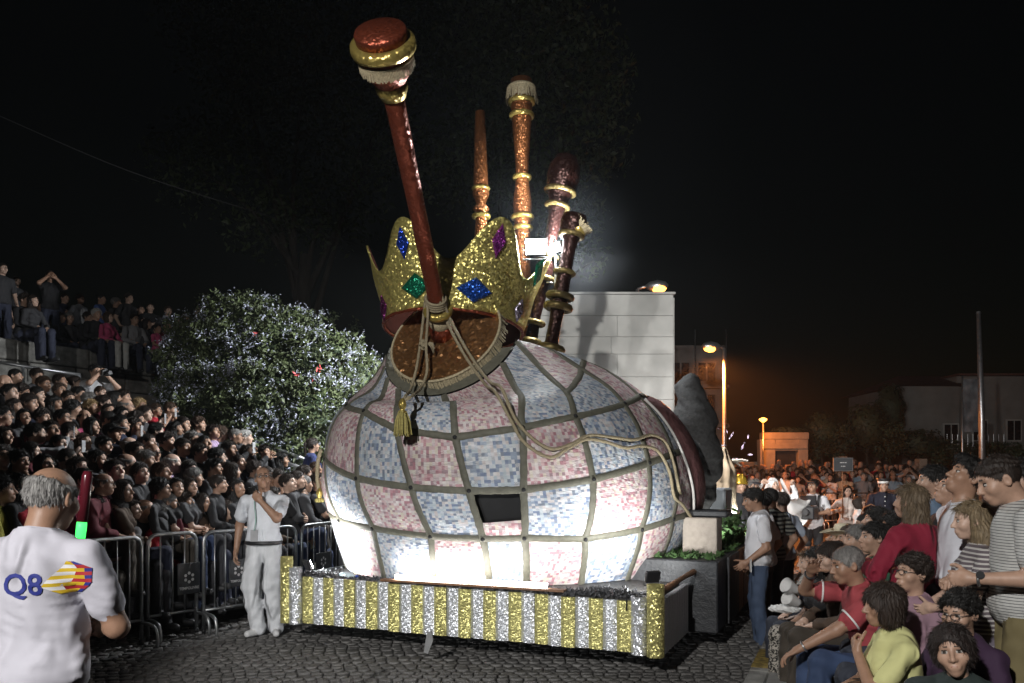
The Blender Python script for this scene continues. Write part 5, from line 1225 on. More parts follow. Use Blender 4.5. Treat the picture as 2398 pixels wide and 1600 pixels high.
# --- crowd barriers
def text_mesh(s, size, mat_, name='lettering', bold=True, ext=.0):
    c = bpy.data.curves.new(name, 'FONT'); c.body = s; c.size = size; c.align_x = 'CENTER'; c.align_y = 'CENTER'; c.resolution_u = 3; c.extrude = ext
    if bold: c.offset = size * .018
    o = bpy.data.objects.new(name, c); COL.objects.link(o); dg = bpy.context.evaluated_depsgraph_get(); me = bpy.data.meshes.new_from_object(o.evaluated_get(dg)); bpy.data.objects.remove(o); bpy.data.curves.remove(c); me.name = name
    me.materials.clear(); me.materials.append(mat_); return me
M_['sign'] = mat('dark_sign_plate', (.02, .022, .025), .45); M_['signwhite'] = mat('sign_print', (.55, .55, .55), .6)
def barrier(px0, d0, px1, d1, label, sign=None, H=1.05, nb=None, grp='steel crowd barriers along the crowd'):
    A, B = Vector((gx(px0, d0), d0, 0)), Vector((gx(px1, d1), d1, 0)); L = (B - A).length; dx = (B - A).normalized()
    e = empty('crowd_barrier', A, math.atan2(dx.y, dx.x)); prop(e, label, 'barrier', grp)
    R = .10; pts = [(0, 0, .04), (0, 0, H - R)] + [(R - R * math.cos(t), 0, H - R + R * math.sin(t)) for t in (math.pi / 8, math.pi / 4, 3 * math.pi / 8)] + [(R, 0, H), (L - R, 0, H)] + [(L - R + R * math.sin(t), 0, H - R + R * math.cos(t)) for t in (math.pi / 8, math.pi / 4, 3 * math.pi / 8)] + [(L, 0, H - R), (L, 0, .04)]
    MB().tube(pts, .019, 10).build('frame', M_['steel'], e, True)
    MB().tube([(0, 0, .24), (L, 0, .24)], .016, 8).build('bottom_rail', M_['steel'], e, True)
    n = nb or max(3, int(L / .115)); bm = MB().tube([(0, 0, .24), (0, 0, H)], .0075, 6).mesh('bar', True); bm.materials.append(M_['steel'])
    for i in range(1, n): link('bar', bm, None, e, Matrix.Translation((L * i / n, 0, 0)))
    for x, s_ in ((0, -1), (L, -1)):
        MB().tube(smooth_pts([(x, 0, .21), (x, -.10, .21), (x, -.20, .18), (x, -.235, .10), (x, -.235, .0)], 4), .017, 8).build('foot', M_['steel'], e, True); MB().tube([(x, 0, .05), (x, 0, .0)], .022, 8).build('foot_cap', M_['darkplastic'], e, True)
    if sign:
        sx, w_, z0, z1 = sign
        pb = MB().box((sx, -.032, z0), (sx + w_, -.022, z1), bev=.003).build('sign_plate', M_['sign'], e)
        t = text_mesh('TEMPOLIVRE', .042 * w_ / .27, M_['signwhite'], 'sign_lettering'); link('sign_lettering', t, None, pb, Matrix.Translation((sx + w_ / 2, -.035, z0 + .06)) @ Matrix.Rotation(math.pi / 2, 4, 'X'))
        for i in range(6):
            a = math.pi / 3 * i; m = MB(); q = [(math.cos(t_) * .017, math.sin(t_) * .017) for t_ in np.linspace(0, 2 * math.pi, 7)[:-1]]
            c = (sx + w_ / 2 + math.sin(a) * .045, z0 + .17 + math.cos(a) * .045)
            m.add([(c[0] + x_, -.035, c[1] + z_) for x_, z_ in q], [tuple(range(6))]); m.build('sign_emblem_petal', M_['signwhite'], pb)
    return e
barrier(150, 7.2, 331, 7.88, 'nearest steel crowd barrier, partly behind the white polo man')
barrier(346, 8.05, 460, 8.47, 'steel crowd barrier with a dark sign plate in front of the red-topped spectator', (.30, .25, .42, .74))
barrier(477, 8.42, 600, 8.92, 'steel crowd barrier with a dark sign plate just left of the man in white', (.28, .22, .45, .74))
barrier(612, 9.0, 693, 9.40, 'steel crowd barrier half hidden behind the man in white')
barrier(706, 9.5, 800, 10.3, 'steel crowd barrier running behind the left corner of the float', (.25, .3, .42, .70))
for i, (a, b, t) in enumerate(((1850, 1920, 'left of the cameraman'), (1930, 1995, 'behind the cameraman'), (2000, 2065, 'behind the sign bearer'), (2070, 2130, 'behind the uniformed guard'))):
    barrier(a, 23.9, b, 24.1, 'far steel barrier holding back the orange-lit crowd ' + t, (.15, .25, .45, .75) if i == 1 else None, nb=7, grp='far barriers before the orange-lit crowd')
# ================================================================== PEOPLE
M_['skin'] = mat('skin', (.5, .3, .2), .5, var=.10, vs=30., bump=.12, bs=220., attr='skin_c')
M_['cloth'] = mat('top_cloth', (.2, .2, .2), .85, var=.08, vs=5., bump=.85, bs=5., attr='top_c', stretch=(1.5, 1., .7), ridged=True)
M_['trouser'] = mat('bottom_cloth', (.05, .05, .07), .85, var=.15, vs=8., bump=.8, bs=6., attr='bot_c', stretch=(1.5, 1., .5), ridged=True)
M_['shoe'] = mat('shoe_leather', (.03, .03, .03), .55, attr='shoe_c')
M_['eye'] = mat('eye_white', (.40, .37, .34), .25, var=.02)
M_['brow'] = mat('brow_dark', (.022, .016, .012), .6, var=.05)
M_['lips'] = mat('lip_skin', (.32, .13, .11), .45, var=.08)
M_['hair'] = mat('hair', (.03, .02, .015), .62, var=.4, vs=60., bump=.9, bs=120., attr='hair_c', stretch=(1, 1, .22))
BODYM = [M_['skin'], M_['cloth'], M_['trouser'], M_['shoe'], M_['eye'], M_['brow'], M_['lips']]
SK = {'pale': (.50, .335, .255), 'mid': (.42, .26, .185), 'tan': (.33, .19, .125), 'dark': (.22, .12, .08)}
HC = {'k': ((.010, .009, .008), 'black'), 'd': ((.022, .014, .010), 'dark brown'), 'b': ((.05, .028, .016), 'brown'), 'l': ((.13, .08, .042), 'light brown'), 'y': ((.28, .19, .09), 'blonde'), 'g': ((.20, .19, .18), 'grey'), 'w': ((.50, .49, .47), 'white')}
TC = {'K': ((.012, .012, .014), 'black'), 'N': ((.015, .02, .045), 'navy'), 'D': ((.04, .04, .044), 'dark grey'), 'R': ((.42, .015, .03), 'red'), 'M': ((.11, .012, .022), 'maroon'), 'P': ((.50, .07, .17), 'pink'), 'W': ((.66, .67, .70), 'white'), 'G': ((.24, .24, .25), 'grey'), 'B': ((.06, .12, .34), 'blue'), 'L': ((.36, .26, .40), 'lavender'), 'Y': ((.45, .42, .08), 'yellow'), 'E': ((.03, .10, .06), 'dark green'), 'O': ((.07, .045, .03), 'brown'), 'T': ((.20, .32, .42), 'pale blue'), 'C': ((.42, .36, .26), 'beige')}
SN_ = {'short': 'short', 'crop': 'cropped', 'quiff': 'brushed-up', 'fade': 'faded', 'curly': 'curly', 'messy': 'tousled', 'balding': 'balding', 'bob': 'bobbed', 'fringe': 'fringed', 'long': 'long', 'tail': 'ponytailed', 'bun': 'tied-up', 'bald': 'bald', 'pixie': 'short wavy'}
gl = MB()
for s_ in (-1, 1):
    gl.tube([(s_ * .033 + .023 * math.cos(t), .108 - .10 * abs(s_ * .033 + .023 * math.cos(t)) , .012 + .017 * math.sin(t)) for t in np.linspace(0, 2 * math.pi, 15)[:-1]], .0022, 5, closed=True)
    gl.tube([(s_ * .056, .100, .016), (s_ * .076, .05, .018), (s_ * .081, -.01, .014)], .0020, 5)
gl.tube([(-.010, .108, .016), (.010, .108, .016)], .0022, 5)
GLM = gl.mesh('glasses', True); GLM.materials.append(M_['darkplastic'])
def cap_mesh():
    def fn(p):
        x, y, z = p[:, 0], p[:, 1], p[:, 2]
        d = smax(ell(p, (0, -.014, .040), (.088, .108, .096)), -(z - .055 - .12 * (y < 0) * 0), .008)
        br = smax(ell(p, (0, .12, .062), (.075, .085, .014), rotx(-.2)), -(y - .06), .008); return smin(d, br, .008), np.zeros(len(p), np.int8)
    V, Q, G = surf_nets(fn, (-.12, -.14, .02), (.12, .23, .16), .008); return np_mesh('cap', V, Q)
CAPM = cap_mesh(); CAPM.materials.append(mat('cap_cloth', (.05, .05, .06), .8, attr='hat_c'))
for s_ in ('short', 'crop', 'quiff', 'fade', 'curly', 'messy', 'balding', 'bob', 'fringe', 'long', 'tail', 'bun', 'pixie'): hair_mesh(s_).materials.append(M_['hair'])
def to_m4(M): return Matrix([list(map(float, r)) for r in M])
def place(me, MH, loc_, az, hair, hc, skin, top, bot, shoe=(.03, .03, .032), glasses=False, hat=None, name='person', mats=None, hats=None):
    if not me.materials:
        for m in (mats or BODYM): me.materials.append(m)
    o = bpy.data.objects.new(name, me); COL.objects.link(o); o.location = loc_; o.rotation_euler = (0, 0, -math.radians(az))
    o['skin_c'] = skin; o['top_c'] = top; o['bot_c'] = bot; o['shoe_c'] = shoe
    H4 = to_m4(MH)
    if hair and hair != 'bald':
        h = link('hair', hair_mesh(hair), None, o, H4); h['hair_c'] = hc
    if glasses: link('glasses', GLM, None, o, H4)
    if hat: h = link('cap', CAPM, None, o, H4); h['hat_c'] = hat
    return o
UP = (0, 0, -1)
lapR, lapL = ((.07, .27, .60), (1, -.4, -.5), 'relax', UP), ((-.09, .26, .60), (-1, -.4, -.5), 'relax', UP)
S_ = .45; Z0 = S_ + .105
def zz_(z): return z + Z0
TEMPL = {}
def tmpl(name, **kw): TEMPL[name] = build_person('person_' + name, **kw)
tmpl('m_lap', sex='m', pose='sit', lean=.08, head=(0, 4, 0), sleeve='long', seed=1)
tmpl('m_look', sex='m', pose='sit', lean=-.02, head=(-22, 12, 3), sleeve='short', seed=2, fat=1.08, arms=[((-.10, .20, zz_(.20)), (1, 0, -.6), 'relax', (0, -1, 0)), ((.10, .23, zz_(.19)), (-1, 0, -.6), 'relax', (0, -1, 0))])
tmpl('m_old', sex='m', pose='sit', lean=.16, head=(12, 2, -4), sleeve='long', cut='jacket', seed=3, fat=1.15, age=1., collar=True)
tmpl('m_chin', sex='m', pose='sit', lean=.14, head=(-10, -2, 5), sleeve='short', seed=4, arms=[((.02, .19, zz_(.49)), (.5, .5, -1), 'chin', (0, -1, 0)), lapL])
tmpl('m_phone', sex='m', pose='sit', lean=.02, head=(0, 6, 0), sleeve='long', seed=5, arms=[((.06, .36, zz_(.60)), (1, .2, -1), 'phone', (0, 1, 0)), ((-.08, .34, zz_(.58)), (-1, .2, -1), 'phone', (0, 1, 0))])
tmpl('f_lap', sex='f', pose='sit', lean=.05, head=(8, 4, 3), sleeve='long', seed=6, H=1.64)
tmpl('f_look', sex='f', pose='sit', lean=.0, head=(-25, 8, -4), sleeve='short', seed=7, H=1.64, arms=[((-.06, .22, zz_(.16)), (1, 0, -.6), 'relax', (0, -1, 0)), ((.06, .25, zz_(.15)), (-1, 0, -.6), 'relax', (0, -1, 0))])
tmpl('f_face', sex='f', pose='sit', lean=.06, head=(20, -4, 0), sleeve='long', seed=8, H=1.64, arms=[((-.01, .19, zz_(.46)), (.5, .4, -1), 'chin', (0, -1, 0)), lapL])
tmpl('f_phone', sex='f', pose='sit', lean=.02, head=(-4, 6, 0), sleeve='short', seed=9, H=1.62, arms=[((.05, .32, zz_(.56)), (1, .2, -1), 'phone', (0, 1, 0)), ((-.06, .30, zz_(.52)), (-1, .2, -1), 'phone', (0, 1, 0))])
tmpl('child', sex='f', pose='sit', lean=.03, head=(-8, 8, 0), sleeve='short', seed=10, H=1.25, headshape=1.18, seat=.33)
tmpl('m_stand', sex='m', head=(5, 6, 0), sleeve='short', seed=11)
tmpl('m_cross', sex='m', head=(-10, 4, 0), sleeve='short', seed=12, fat=1.1, arms=[((-.12, .20, 1.20), (1, -.2, -.6), 'relax', (0, -1, 0)), ((.12, .23, 1.18), (-1, -.2, -.6), 'relax', (0, -1, 0))])
tmpl('f_stand', sex='f', head=(10, 6, 0), sleeve='long', seed=13, H=1.63)
tmpl('m_camera', sex='m', head=(0, 2, 0), sleeve='short', seed=14, arms=[((.07, .24, 1.55), (1, 0, -1), 'grip', (0, 1, 0)), ((-.06, .26, 1.52), (-1, 0, -1), 'grip', (0, 1, 0))])
tmpl('f_clap', sex='f', head=(-12, 10, 0), sleeve='short', seed=15, H=1.6, arms=[((.03, .26, 1.30), (1, -.2, -1), 'open', (-1, 0, 0)), ((-.03, .27, 1.30), (-1, -.2, -1), 'open', (1, 0, 0))])
ORD = ['first', 'second', 'third', 'fourth', 'fifth', 'sixth', 'seventh', 'eighth', 'ninth', 'tenth', 'eleventh', 'twelfth', 'thirteenth', 'fourteenth', 'fifteenth', 'sixteenth', 'seventeenth', 'eighteenth', 'nineteenth', 'twentieth', 'twenty-first', 'twenty-second', 'twenty-third', 'twenty-fourth', 'twenty-fifth', 'twenty-sixth', 'twenty-seventh', 'twenty-eighth', 'twenty-ninth', 'thirtieth', 'thirty-first', 'thirty-second', 'thirty-third', 'thirty-fourth', 'thirty-fifth', 'thirty-sixth', 'thirty-seventh', 'thirty-eighth', 'thirty-ninth', 'fortieth']
phm = MB().box((-.037, -.004, -.075), (.037, .004, .075), bev=.003).mesh('phone'); phm.materials.append(mat('phone_back', (.35, .35, .36), .3))
psm = MB().add([(-.033, -.0045, -.068), (.033, -.0045, -.068), (.033, -.0045, .068), (-.033, -.0045, .068)], [(0, 1, 2, 3)]).mesh('phone_screen'); psm.materials.append(emit('phone_glow', (.8, .9, 1.), .7))
def phone_for(o, info, label, hand=0):
    T = Vector(info['hands'][hand][0]) + Vector((-.03, .075, .07)); M = o.matrix_basis @ Matrix.Translation(T)
    p = link('phone', phm, None, None); p.matrix_world = M; prop(p, label, 'phone'); link('phone_screen', psm, None, p); return p
CROWD = """12 897 bald g D|37 882 crop k K|25 922 short k N|52 920 messy d K|87 882 short d D|103 902 short b D g|88 925 crop k K|142 895 short d D|141 917 messy b K|177 897 bun d W f
236 922 crop b D|210 939 short g O|269 935 bob k K f|290 932 short d D|244 947 short d M|296 954 balding g K g|328 952 curly y D fg|366 962 short b R fp|400 960 crop b K|129 947 long k D fh
5 975 short k M g|57 979 long k D f|100 980 messy d M|149 982 short k M g|172 960 curly k K|199 980 balding d P|214 955 messy y D f|216 1000 bob k K f|256 985 crop k D|286 975 short k K
321 985 messy d K p|341 970 short d D|284 995 short k N|318 1000 curly d K|413 1005 long k K f|430 995 crop d D|368 1012 short k K|383 1032 short d E c|12 1022 long d K f|85 1017 short k G gp
139 1040 tail k K fp|197 1037 long b K f|264 1015 short k N Cp|305 1047 balding g D|348 1037 crop d O|393 1035 messy d K|430 1049 short d K|343 1079 short g D|358 1062 balding d D g|299 1089 balding g D g
231 1079 long k K f|105 1091 bob k K fg|47 1081 short k D|4 1072 messy d O g|184 1096 long d K f|405 1087 balding w L|445 1101 curly d D fg|196 1128 short d P Cg|244 1136 balding g M g|289 1153 bob d O f
378 1146 curly k D fg|413 1144 long k K f|445 1143 bob d D f|274 1196 tail k G F|340 1198 balding g K L|375 1206 short g R g|435 1200 curly y D f|48 1140 long k K f|60 1156 crop k R|5 1150 short k Y
467 995 messy b D f|500 1013 short d L|519 1018 curly b D f|553 1023 crop g D g|576 1026 short w D|538 1054 short d K gp|510 1072 short k D g|502 1097 quiff k D|581 1064 short d K k|513 1135 bun d K f
556 1146 long k K f|597 1100 messy d D f|660 1079 long k K f|676 1133 short d K|696 1125 crop d D|704 1156 short k T c|714 1135 crop g D|722 1194 long d C f|750 1179 short k D|474 1179 bob d O f
530 1194 crop d K|714 1112 short d D|455 1120 short g D|470 1062 short d K|330 1110 messy d K|270 1105 short d D|160 1075 crop d K|75 1060 bob d M f|320 1060 short d N|380 1110 short b D
430 1175 messy d M f|395 1180 crop g D|560 1195 long d D f|600 1165 short k D|640 1165 bob d O f|650 1120 short d D|685 1180 messy k K|560 1085 crop d N|620 1060 short d D f|310 1195 long d K f
225 1190 short d D|35 955 long d D f|70 945 short d N|160 935 crop d D|185 925 short k K|255 965 long d O f|120 1010 short d K|245 1045 short k K|165 1010 bob d D f|450 1030 short g N|480 1040 crop k K|545 1105 bob d K f|625 1115 crop d M|665 1195 short d K|745 1130 short d D|770 1160 long k D f|740 1100 crop b N"""
specs = []
for ent in CROWD.replace('\n', '|').split('|'):
    a = ent.split(); specs.append((float(a[0]), float(a[1]), a[2], a[3], a[4], a[5] if len(a) > 5 else ''))
cr_ = random.Random(3); rows = {}
for s_ in specs:
    px, py, sty, hcx, top, fl = s_
    fem = 'f' in fl or 'F' in fl; ch = 'c' in fl
    d, n = stand_pos(px, py, .71 if fem else .74)
    if n < .95:
        n = .5; a_ = (px - CX) / FPX; d = (n - (SN.x * 3.6 - SN.y * 7.9)) / (SN.x * a_ + SN.y)
    rows.setdefault(int(max(n, 0) / .8), []).append((px, s_, d, n))
for rk, L in rows.items():
    L.sort(key=lambda q: q[0])
    for i, (px, s_, d, n) in enumerate(L):
        px, py, sty, hcx, top, fl = s_; fem = 'f' in fl or 'F' in fl; ch = 'c' in fl
        if ch: tn = 'child'
        elif fem: tn = 'f_phone' if 'p' in fl else 'f_face' if 'h' in fl else cr_.choice(['f_lap', 'f_look', 'f_lap'])
        else: tn = 'm_phone' if 'p' in fl or 'k' in fl else 'm_old' if hcx in 'gw' else cr_.choice(['m_lap', 'm_look', 'm_chin', 'm_lap'])
        me, MH, info = TEMPL[tn]
        z_head = EYE + (HY - py) / FPX * d; hh = MH[2][3]
        sc_p = cr_.uniform(.92, 1.05); base = Vector((gx(px, d), d, z_head - hh * sc_p))
        az = 88 + cr_.uniform(-24, 20)
        if 'F' in fl: az = 172
        if 'L' in fl: az = 100
        R = Matrix.Rotation(-math.radians(az), 4, 'Z'); off = R @ Vector((MH[0][3], MH[1][3], 0)) * sc_p; base -= Vector((off.x, off.y, 0))
        skin = SK[cr_.choice(['pale', 'mid', 'mid', 'tan'])]
        if n < .95: base.z = max(base.z, -.0) if base.z < .12 else base.z
        o = place(me, MH, base, az, sty, HC[hcx][0], skin, TC[top][0], cr_.choice([(.02, .025, .05), (.03, .03, .035), (.06, .05, .04), (.025, .04, .09)]), glasses='g' in fl, hat=(.06, .06, .065) if 'C' in fl else None); o.scale = (sc_p,) * 3
        hd = (SN_[sty] + ' head') if sty == 'bald' else (SN_[sty] + ' ' + HC[hcx][1] + ' hair')
        rown = 'front row' if rk == 0 else ORD[rk] + ' row'
        prop(o, f"spectator, {hd}, {TC[top][1]} top, {ORD[i]} from left in {rown} of bank", 'person', 'spectators seated on the bank')
        if 'p' in fl and cr_.random() < .9: phone_for(o, info, f"phone raised by the {ORD[i]} spectator from left in {rown} of bank")
# upper terrace
TER = """5 631 crop d D s|38 661 tail d D fs|117 648 crop d K sk|51 704 messy d K|74 707 long d D f|15 733 short k D h|186 702 messy b W fs|235 702 crop k B s|270 710 short g D s|288 722 long d K fs
222 738 short w K|250 745 bob b P f|329 727 crop d D s|311 750 short d G g|352 722 crop d K s|393 730 short b D s|367 771 short d P c|388 766 crop d M|433 745 bob b D fs|464 733 balding g D s|135 745 long d K f|18 750 short d K|682 753 crop d D s|95 720 short k D s|150 700 crop d N s|300 700 short d D s|200 745 short d K|340 760 bob d D f|160 748 short g D|418 756 short d D"""
tp = []
for ent in TER.replace('\n', '|').split('|'): a = ent.split(); tp.append((float(a[0]), float(a[1]), a[2], a[3], a[4], a[5] if len(a) > 5 else ''))
tp.sort()
for i, (px, py, sty, hcx, top, fl) in enumerate(tp):
    fem = 'f' in fl; st = 's' in fl; ch = 'c' in fl
    tn = ('m_camera' if 'k' in fl else 'f_stand' if fem else cr_.choice(['m_stand', 'm_cross'])) if st else ('child' if ch else 'f_lap' if fem else 'm_chin' if 'h' in fl else 'm_lap')
    me, MH, info = TEMPL[tn]; hh = MH[2][3]
    fz = TERR if st else TERR - .42                        # sitters have their feet over the wall's edge
    d = (fz + hh - EYE) / ((HY - py) / FPX); d = min(max(d, 14.6), 20.5)
    base = Vector((gx(px, d), d, EYE + (HY - py) / FPX * d - hh)); az = 110 + cr_.uniform(-30, 35)
    o = place(me, MH, base, az, sty, HC[hcx][0], SK[cr_.choice(['pale', 'mid', 'tan'])], TC[top][0], (.03, .035, .06) if top != 'P' else (.55, .55, .52), glasses='g' in fl)
    prop(o, f"{'standing' if st else 'seated'} {'child' if ch else 'spectator'} in {TC[top][1]} top with {SN_[sty]} {HC[hcx][1]} hair, {ORD[i]} from left, upper terrace", 'person', 'spectators on the upper terrace')
# standing woman in dark blue by the bag
me, MH, info = TEMPL['f_stand']; d = 12.2; hh = MH[2][3]; b = at(729, 1044, d); o = place(me, MH, (b.x, b.y, b.z - hh), 60, 'tail', HC['d'][0], SK['mid'], (.02, .03, .10), (.02, .02, .03), glasses=True); prop(o, 'woman standing in dark blue jacket at the left edge of the bag', 'person')
# photographer standing under the terrace wall
me, MH, info = TEMPL['m_camera']; d = 13.4; b = at(221, 872, d); o = place(me, MH, (b.x, b.y, b.z - MH[2][3]), 120, 'short', HC['k'][0], SK['mid'], (.45, .45, .46), (.02, .02, .03)); prop(o, 'standing photographer aiming a camera below the terrace wall', 'person')
def camera_obj(o, label, s=1., T=(.0, .30, 1.56)):
    e = link('photo_camera', None); e.matrix_world = o.matrix_basis @ Matrix.Translation(T) @ Matrix.Diagonal((s, s, s, 1)); prop(e, label, 'camera')
    MB().box((-.07, -.03, -.045), (.07, .03, .045), bev=.01).build('camera_body', M_['darkplastic'], e); MB().lathe([(.036, .03), (.036, .08), (.04, .085), (.04, .13), (.03, .13)], (0, 0, -.005), (0, 1, 0), 14).build('lens', M_['darkplastic'], e, True); MB().box((-.025, -.025, .045), (.025, .02, .068), bev=.006).build('viewfinder', M_['darkplastic'], e)
camera_obj(o, 'black camera with long lens held up below the terrace wall')
# --- far crowd in sodium light
r_ = random.Random(21); NF = 0
far = []
for rw in range(6):
    d = 24.7 + rw * .8; px = 1690 + r_.uniform(0, 12)
    while px < 2150:
        if not (False): far.append((px, d + r_.uniform(-.15, .15)))
        px += (.42 + r_.uniform(-.04, .14)) * FPX / d
for i, (px, d) in enumerate(far):
    fem = r_.random() < .45; tn = r_.choice(['f_stand', 'f_clap']) if fem else r_.choice(['m_stand', 'm_cross', 'm_cross', 'm_camera'])
    me, MH, info = TEMPL[tn]; sty = r_.choice(['bob', 'long', 'tail', 'bun', 'fringe']) if fem else r_.choice(['short', 'crop', 'messy', 'balding', 'quiff']); hcx = r_.choice('kddbbglk'); top = r_.choice('KDNGOWMCWDTRG')
    o = place(me, MH, (gx(px, d), d, r_.uniform(-.12, .06) + .06 * (d - 24.7)), 195 + r_.uniform(-30, 30), sty, HC[hcx][0], SK[r_.choice(['pale', 'mid', 'tan'])], TC[top][0], (.03, .035, .05))
    rw = min(max(int((d - 24.3) / .8), 0), 5); o['tmp'] = rw
    prop(o, 'x', 'person', 'far crowd behind the barrier under orange light'); o['px_'] = px; o['desc'] = f"{TC[top][1]} top, {SN_[sty]} {HC[hcx][1]} hair"
fp_ = [o for o in bpy.data.objects if 'px_' in o]
for rw in range(6):
    for i, o in enumerate(sorted([q for q in fp_ if q['tmp'] == rw], key=lambda q: q['px_'])):
        o['label'] = f"spectator in {o['desc']}, {ORD[min(i, 39)]} from left, {['nearest', 'second', 'third', 'fourth', 'fifth', 'sixth'][rw]} far orange-lit row"
for o in fp_: del o['px_'], o['tmp'], o['desc']
# farther still the crowd is one mass
hv, hq, hg = head_mesh('m'); bm_ = TEMPL['m_stand'][0]
vv = np.empty(len(bm_.vertices) * 3, np.float32); bm_.vertices.foreach_get('co', vv); vv = vv.reshape(-1, 3)
def far_blob(p): 
    d = cap(p, (0, 0, 0.2), (0, 0, 1.25), .13, .19); d = smin(d, ell(p, (0, 0, 1.58), (.08, .09, .12)), .08); return d, np.where(p[:, 2] > 1.46, 1, 0).astype(np.int8)
bV, bQ, bG = surf_nets(far_blob, (-.3, -.3, 0), (.3, .3, 1.8), .05)
Vs, Qs, Gs = [], [], []; k = 0
for i in range(70):
    px, d = r_.uniform(1700, 2170), r_.uniform(29.3, 30.8); s_ = r_.uniform(.92, 1.06)
    Vs.append(bV * s_ + np.array([gx(px, d), d, r_.uniform(.15, .4)])); Qs.append(bQ + k); Gs.append(bG * 4 + (0 if r_.random() < .7 else 1)); k += len(bV)
G = np.concatenate(Gs); G = np.where(G >= 4, 2, G)
fc = link('crowd', np_mesh('crowd', np.concatenate(Vs), np.concatenate(Qs), G), [mat('far_dark_clothes', (.03, .03, .035), .9), mat('far_light_clothes', (.3, .3, .3), .9), mat('far_skin', SK['mid'], .6)]); prop(fc, 'far dense rows of people packed before the garden walls', 'crowd', kind='stuff')
# ------------------------------------------------------------------ people one can make out singly
def hero(px, py, d, az, label, sty, hcx, top, bot=(.03, .035, .05), skin='mid', foot=0., glasses=False, hat=None, shoe=(.03, .03, .032), mats=None, grp=None, fit='H', **kw):
    """head centre seen at px,py; stands/sits so that the head comes out there"""
    z = EYE + (HY - py) / FPX * d
    pose = kw.get('pose', 'stand')
    if pose == 'stand' and 'H' not in kw: kw['H'] = (z - foot) / (1.587 / 1.72)
    kw.setdefault('fold', 1.8); me, MH, info = build_person('person_body', **kw)
    base = Vector((gx(px, d), d, z - MH[2][3])); R = Matrix.Rotation(-math.radians(az), 4, 'Z'); off = R @ Vector((MH[0][3], MH[1][3], 0)); base -= Vector((off.x, off.y, 0))
    if mats:
        for i, m in enumerate(BODYM): me.materials.append(mats.get(i, m))
    tc = TC[top][0] if isinstance(top, str) else top
    o = place(me, MH, base, az, sty, HC[hcx][0] if isinstance(hcx, str) else hcx, SK[skin], tc, bot, shoe, glasses, hat)
    prop(o, label, 'person', grp); o.update_tag(); bpy.context.view_layer.update() if False else None
    HEROES.append((o, me, MH, info)); return o, me, MH, info
HEROES = []
def stripes(name, c1, c2, scale, axis=2, duty=.5, sharp=True):
    m, nt, p = nodes(name); L = nt.links.new; tc = N(nt, 'ShaderNodeTexCoord'); sp = N(nt, 'ShaderNodeSeparateXYZ'); L(tc.outputs['Object'], sp.inputs[0])
    mu = N(nt, 'ShaderNodeMath', operation='MULTIPLY'); mu.inputs[1].default_value = scale; L(sp.outputs[axis], mu.inputs[0]); fr = N(nt, 'ShaderNodeMath', operation='FRACT'); L(mu.outputs[0], fr.inputs[0])
    g = N(nt, 'ShaderNodeMath', operation='GREATER_THAN'); g.inputs[1].default_value = duty; L(fr.outputs[0], g.inputs[0])
    mx = N(nt, 'ShaderNodeMix'); mx.data_type = 'RGBA'; L(g.outputs[0], mx.inputs[0]); mx.inputs[6].default_value = (*c1, 1); mx.inputs[7].default_value = (*c2, 1); L(mx.outputs[2], p.inputs['Base Color']); p.inputs['Roughness'].default_value = .85
    nb = N(nt, 'ShaderNodeTexNoise'); nb.inputs['Scale'].default_value = 16; L(tc.outputs['Object'], nb.inputs['Vector']); b = N(nt, 'ShaderNodeBump'); b.inputs['Strength'].default_value = .4; b.inputs['Distance'].default_value = .04; L(nb.outputs[0], b.inputs['Height']); L(b.outputs[0], p.inputs['Normal'])
    return m
def blotch(name, c1, c2, scale):
    m, nt, p = nodes(name); L = nt.links.new; tc = N(nt, 'ShaderNodeTexCoord'); nz = N(nt, 'ShaderNodeTexNoise'); nz.inputs['Scale'].default_value = scale; nz.inputs['Detail'].default_value = 3; nz.inputs['Distortion'].default_value = 1.5; L(tc.outputs['Object'], nz.inputs['Vector'])
    g = N(nt, 'ShaderNodeMath', operation='GREATER_THAN'); g.inputs[1].default_value = .5; L(nz.outputs[0], g.inputs[0]); mx = N(nt, 'ShaderNodeMix'); mx.data_type = 'RGBA'; L(g.outputs[0], mx.inputs[0]); mx.inputs[6].default_value = (*c1, 1); mx.inputs[7].default_value = (*c2, 1); L(mx.outputs[2], p.inputs['Base Color']); p.inputs['Roughness'].default_value = .85
    return m
def decal(o, me, shape_me, M, direction, name, off=.004):
    """lay a flat shape onto a body: every vertex is dropped along `direction` (body frame) onto the cloth"""
    bv = bvhtree.BVHTree.FromPolygons([v.co.copy() for v in me.vertices], [tuple(p.vertices) for p in me.polygons])
    d = Vector(direction).normalized()
    for v in shape_me.vertices:
        p = M @ v.co; hit = bv.ray_cast(p - d * 1.0, d); v.co = (hit[0] - d * off) if hit[0] is not None else p
    shape_me.update(); return link(name, shape_me, None, o)
def shape2d(polys, mats, n=10, name='print'):
    """fine-gridded flat polygons in XZ so that they can follow cloth. polys: list of (list of convex quads as 4 corner xz, mat index)"""
    V, F, G = [], [], []
    for q, mi in polys:
        b = len(V); q = [np.array(c, float) for c in q]
        for j in range(n + 1):
            for i in range(n + 1): a, c = i / n, j / n; p = (q[0] * (1 - a) + q[1] * a) * (1 - c) + (q[3] * (1 - a) + q[2] * a) * c; V.append((p[0], 0, p[1]))
        for j in range(n):
            for i in range(n): F.append((b + j * (n + 1) + i, b + j * (n + 1) + i + 1, b + (j + 1) * (n + 1) + i + 1, b + (j + 1) * (n + 1) + i)); G.append(mi)
    me = np_mesh(name, np.array(V), np.array(F), np.array(G)); 
    for m in mats: me.materials.append(m)
    return me
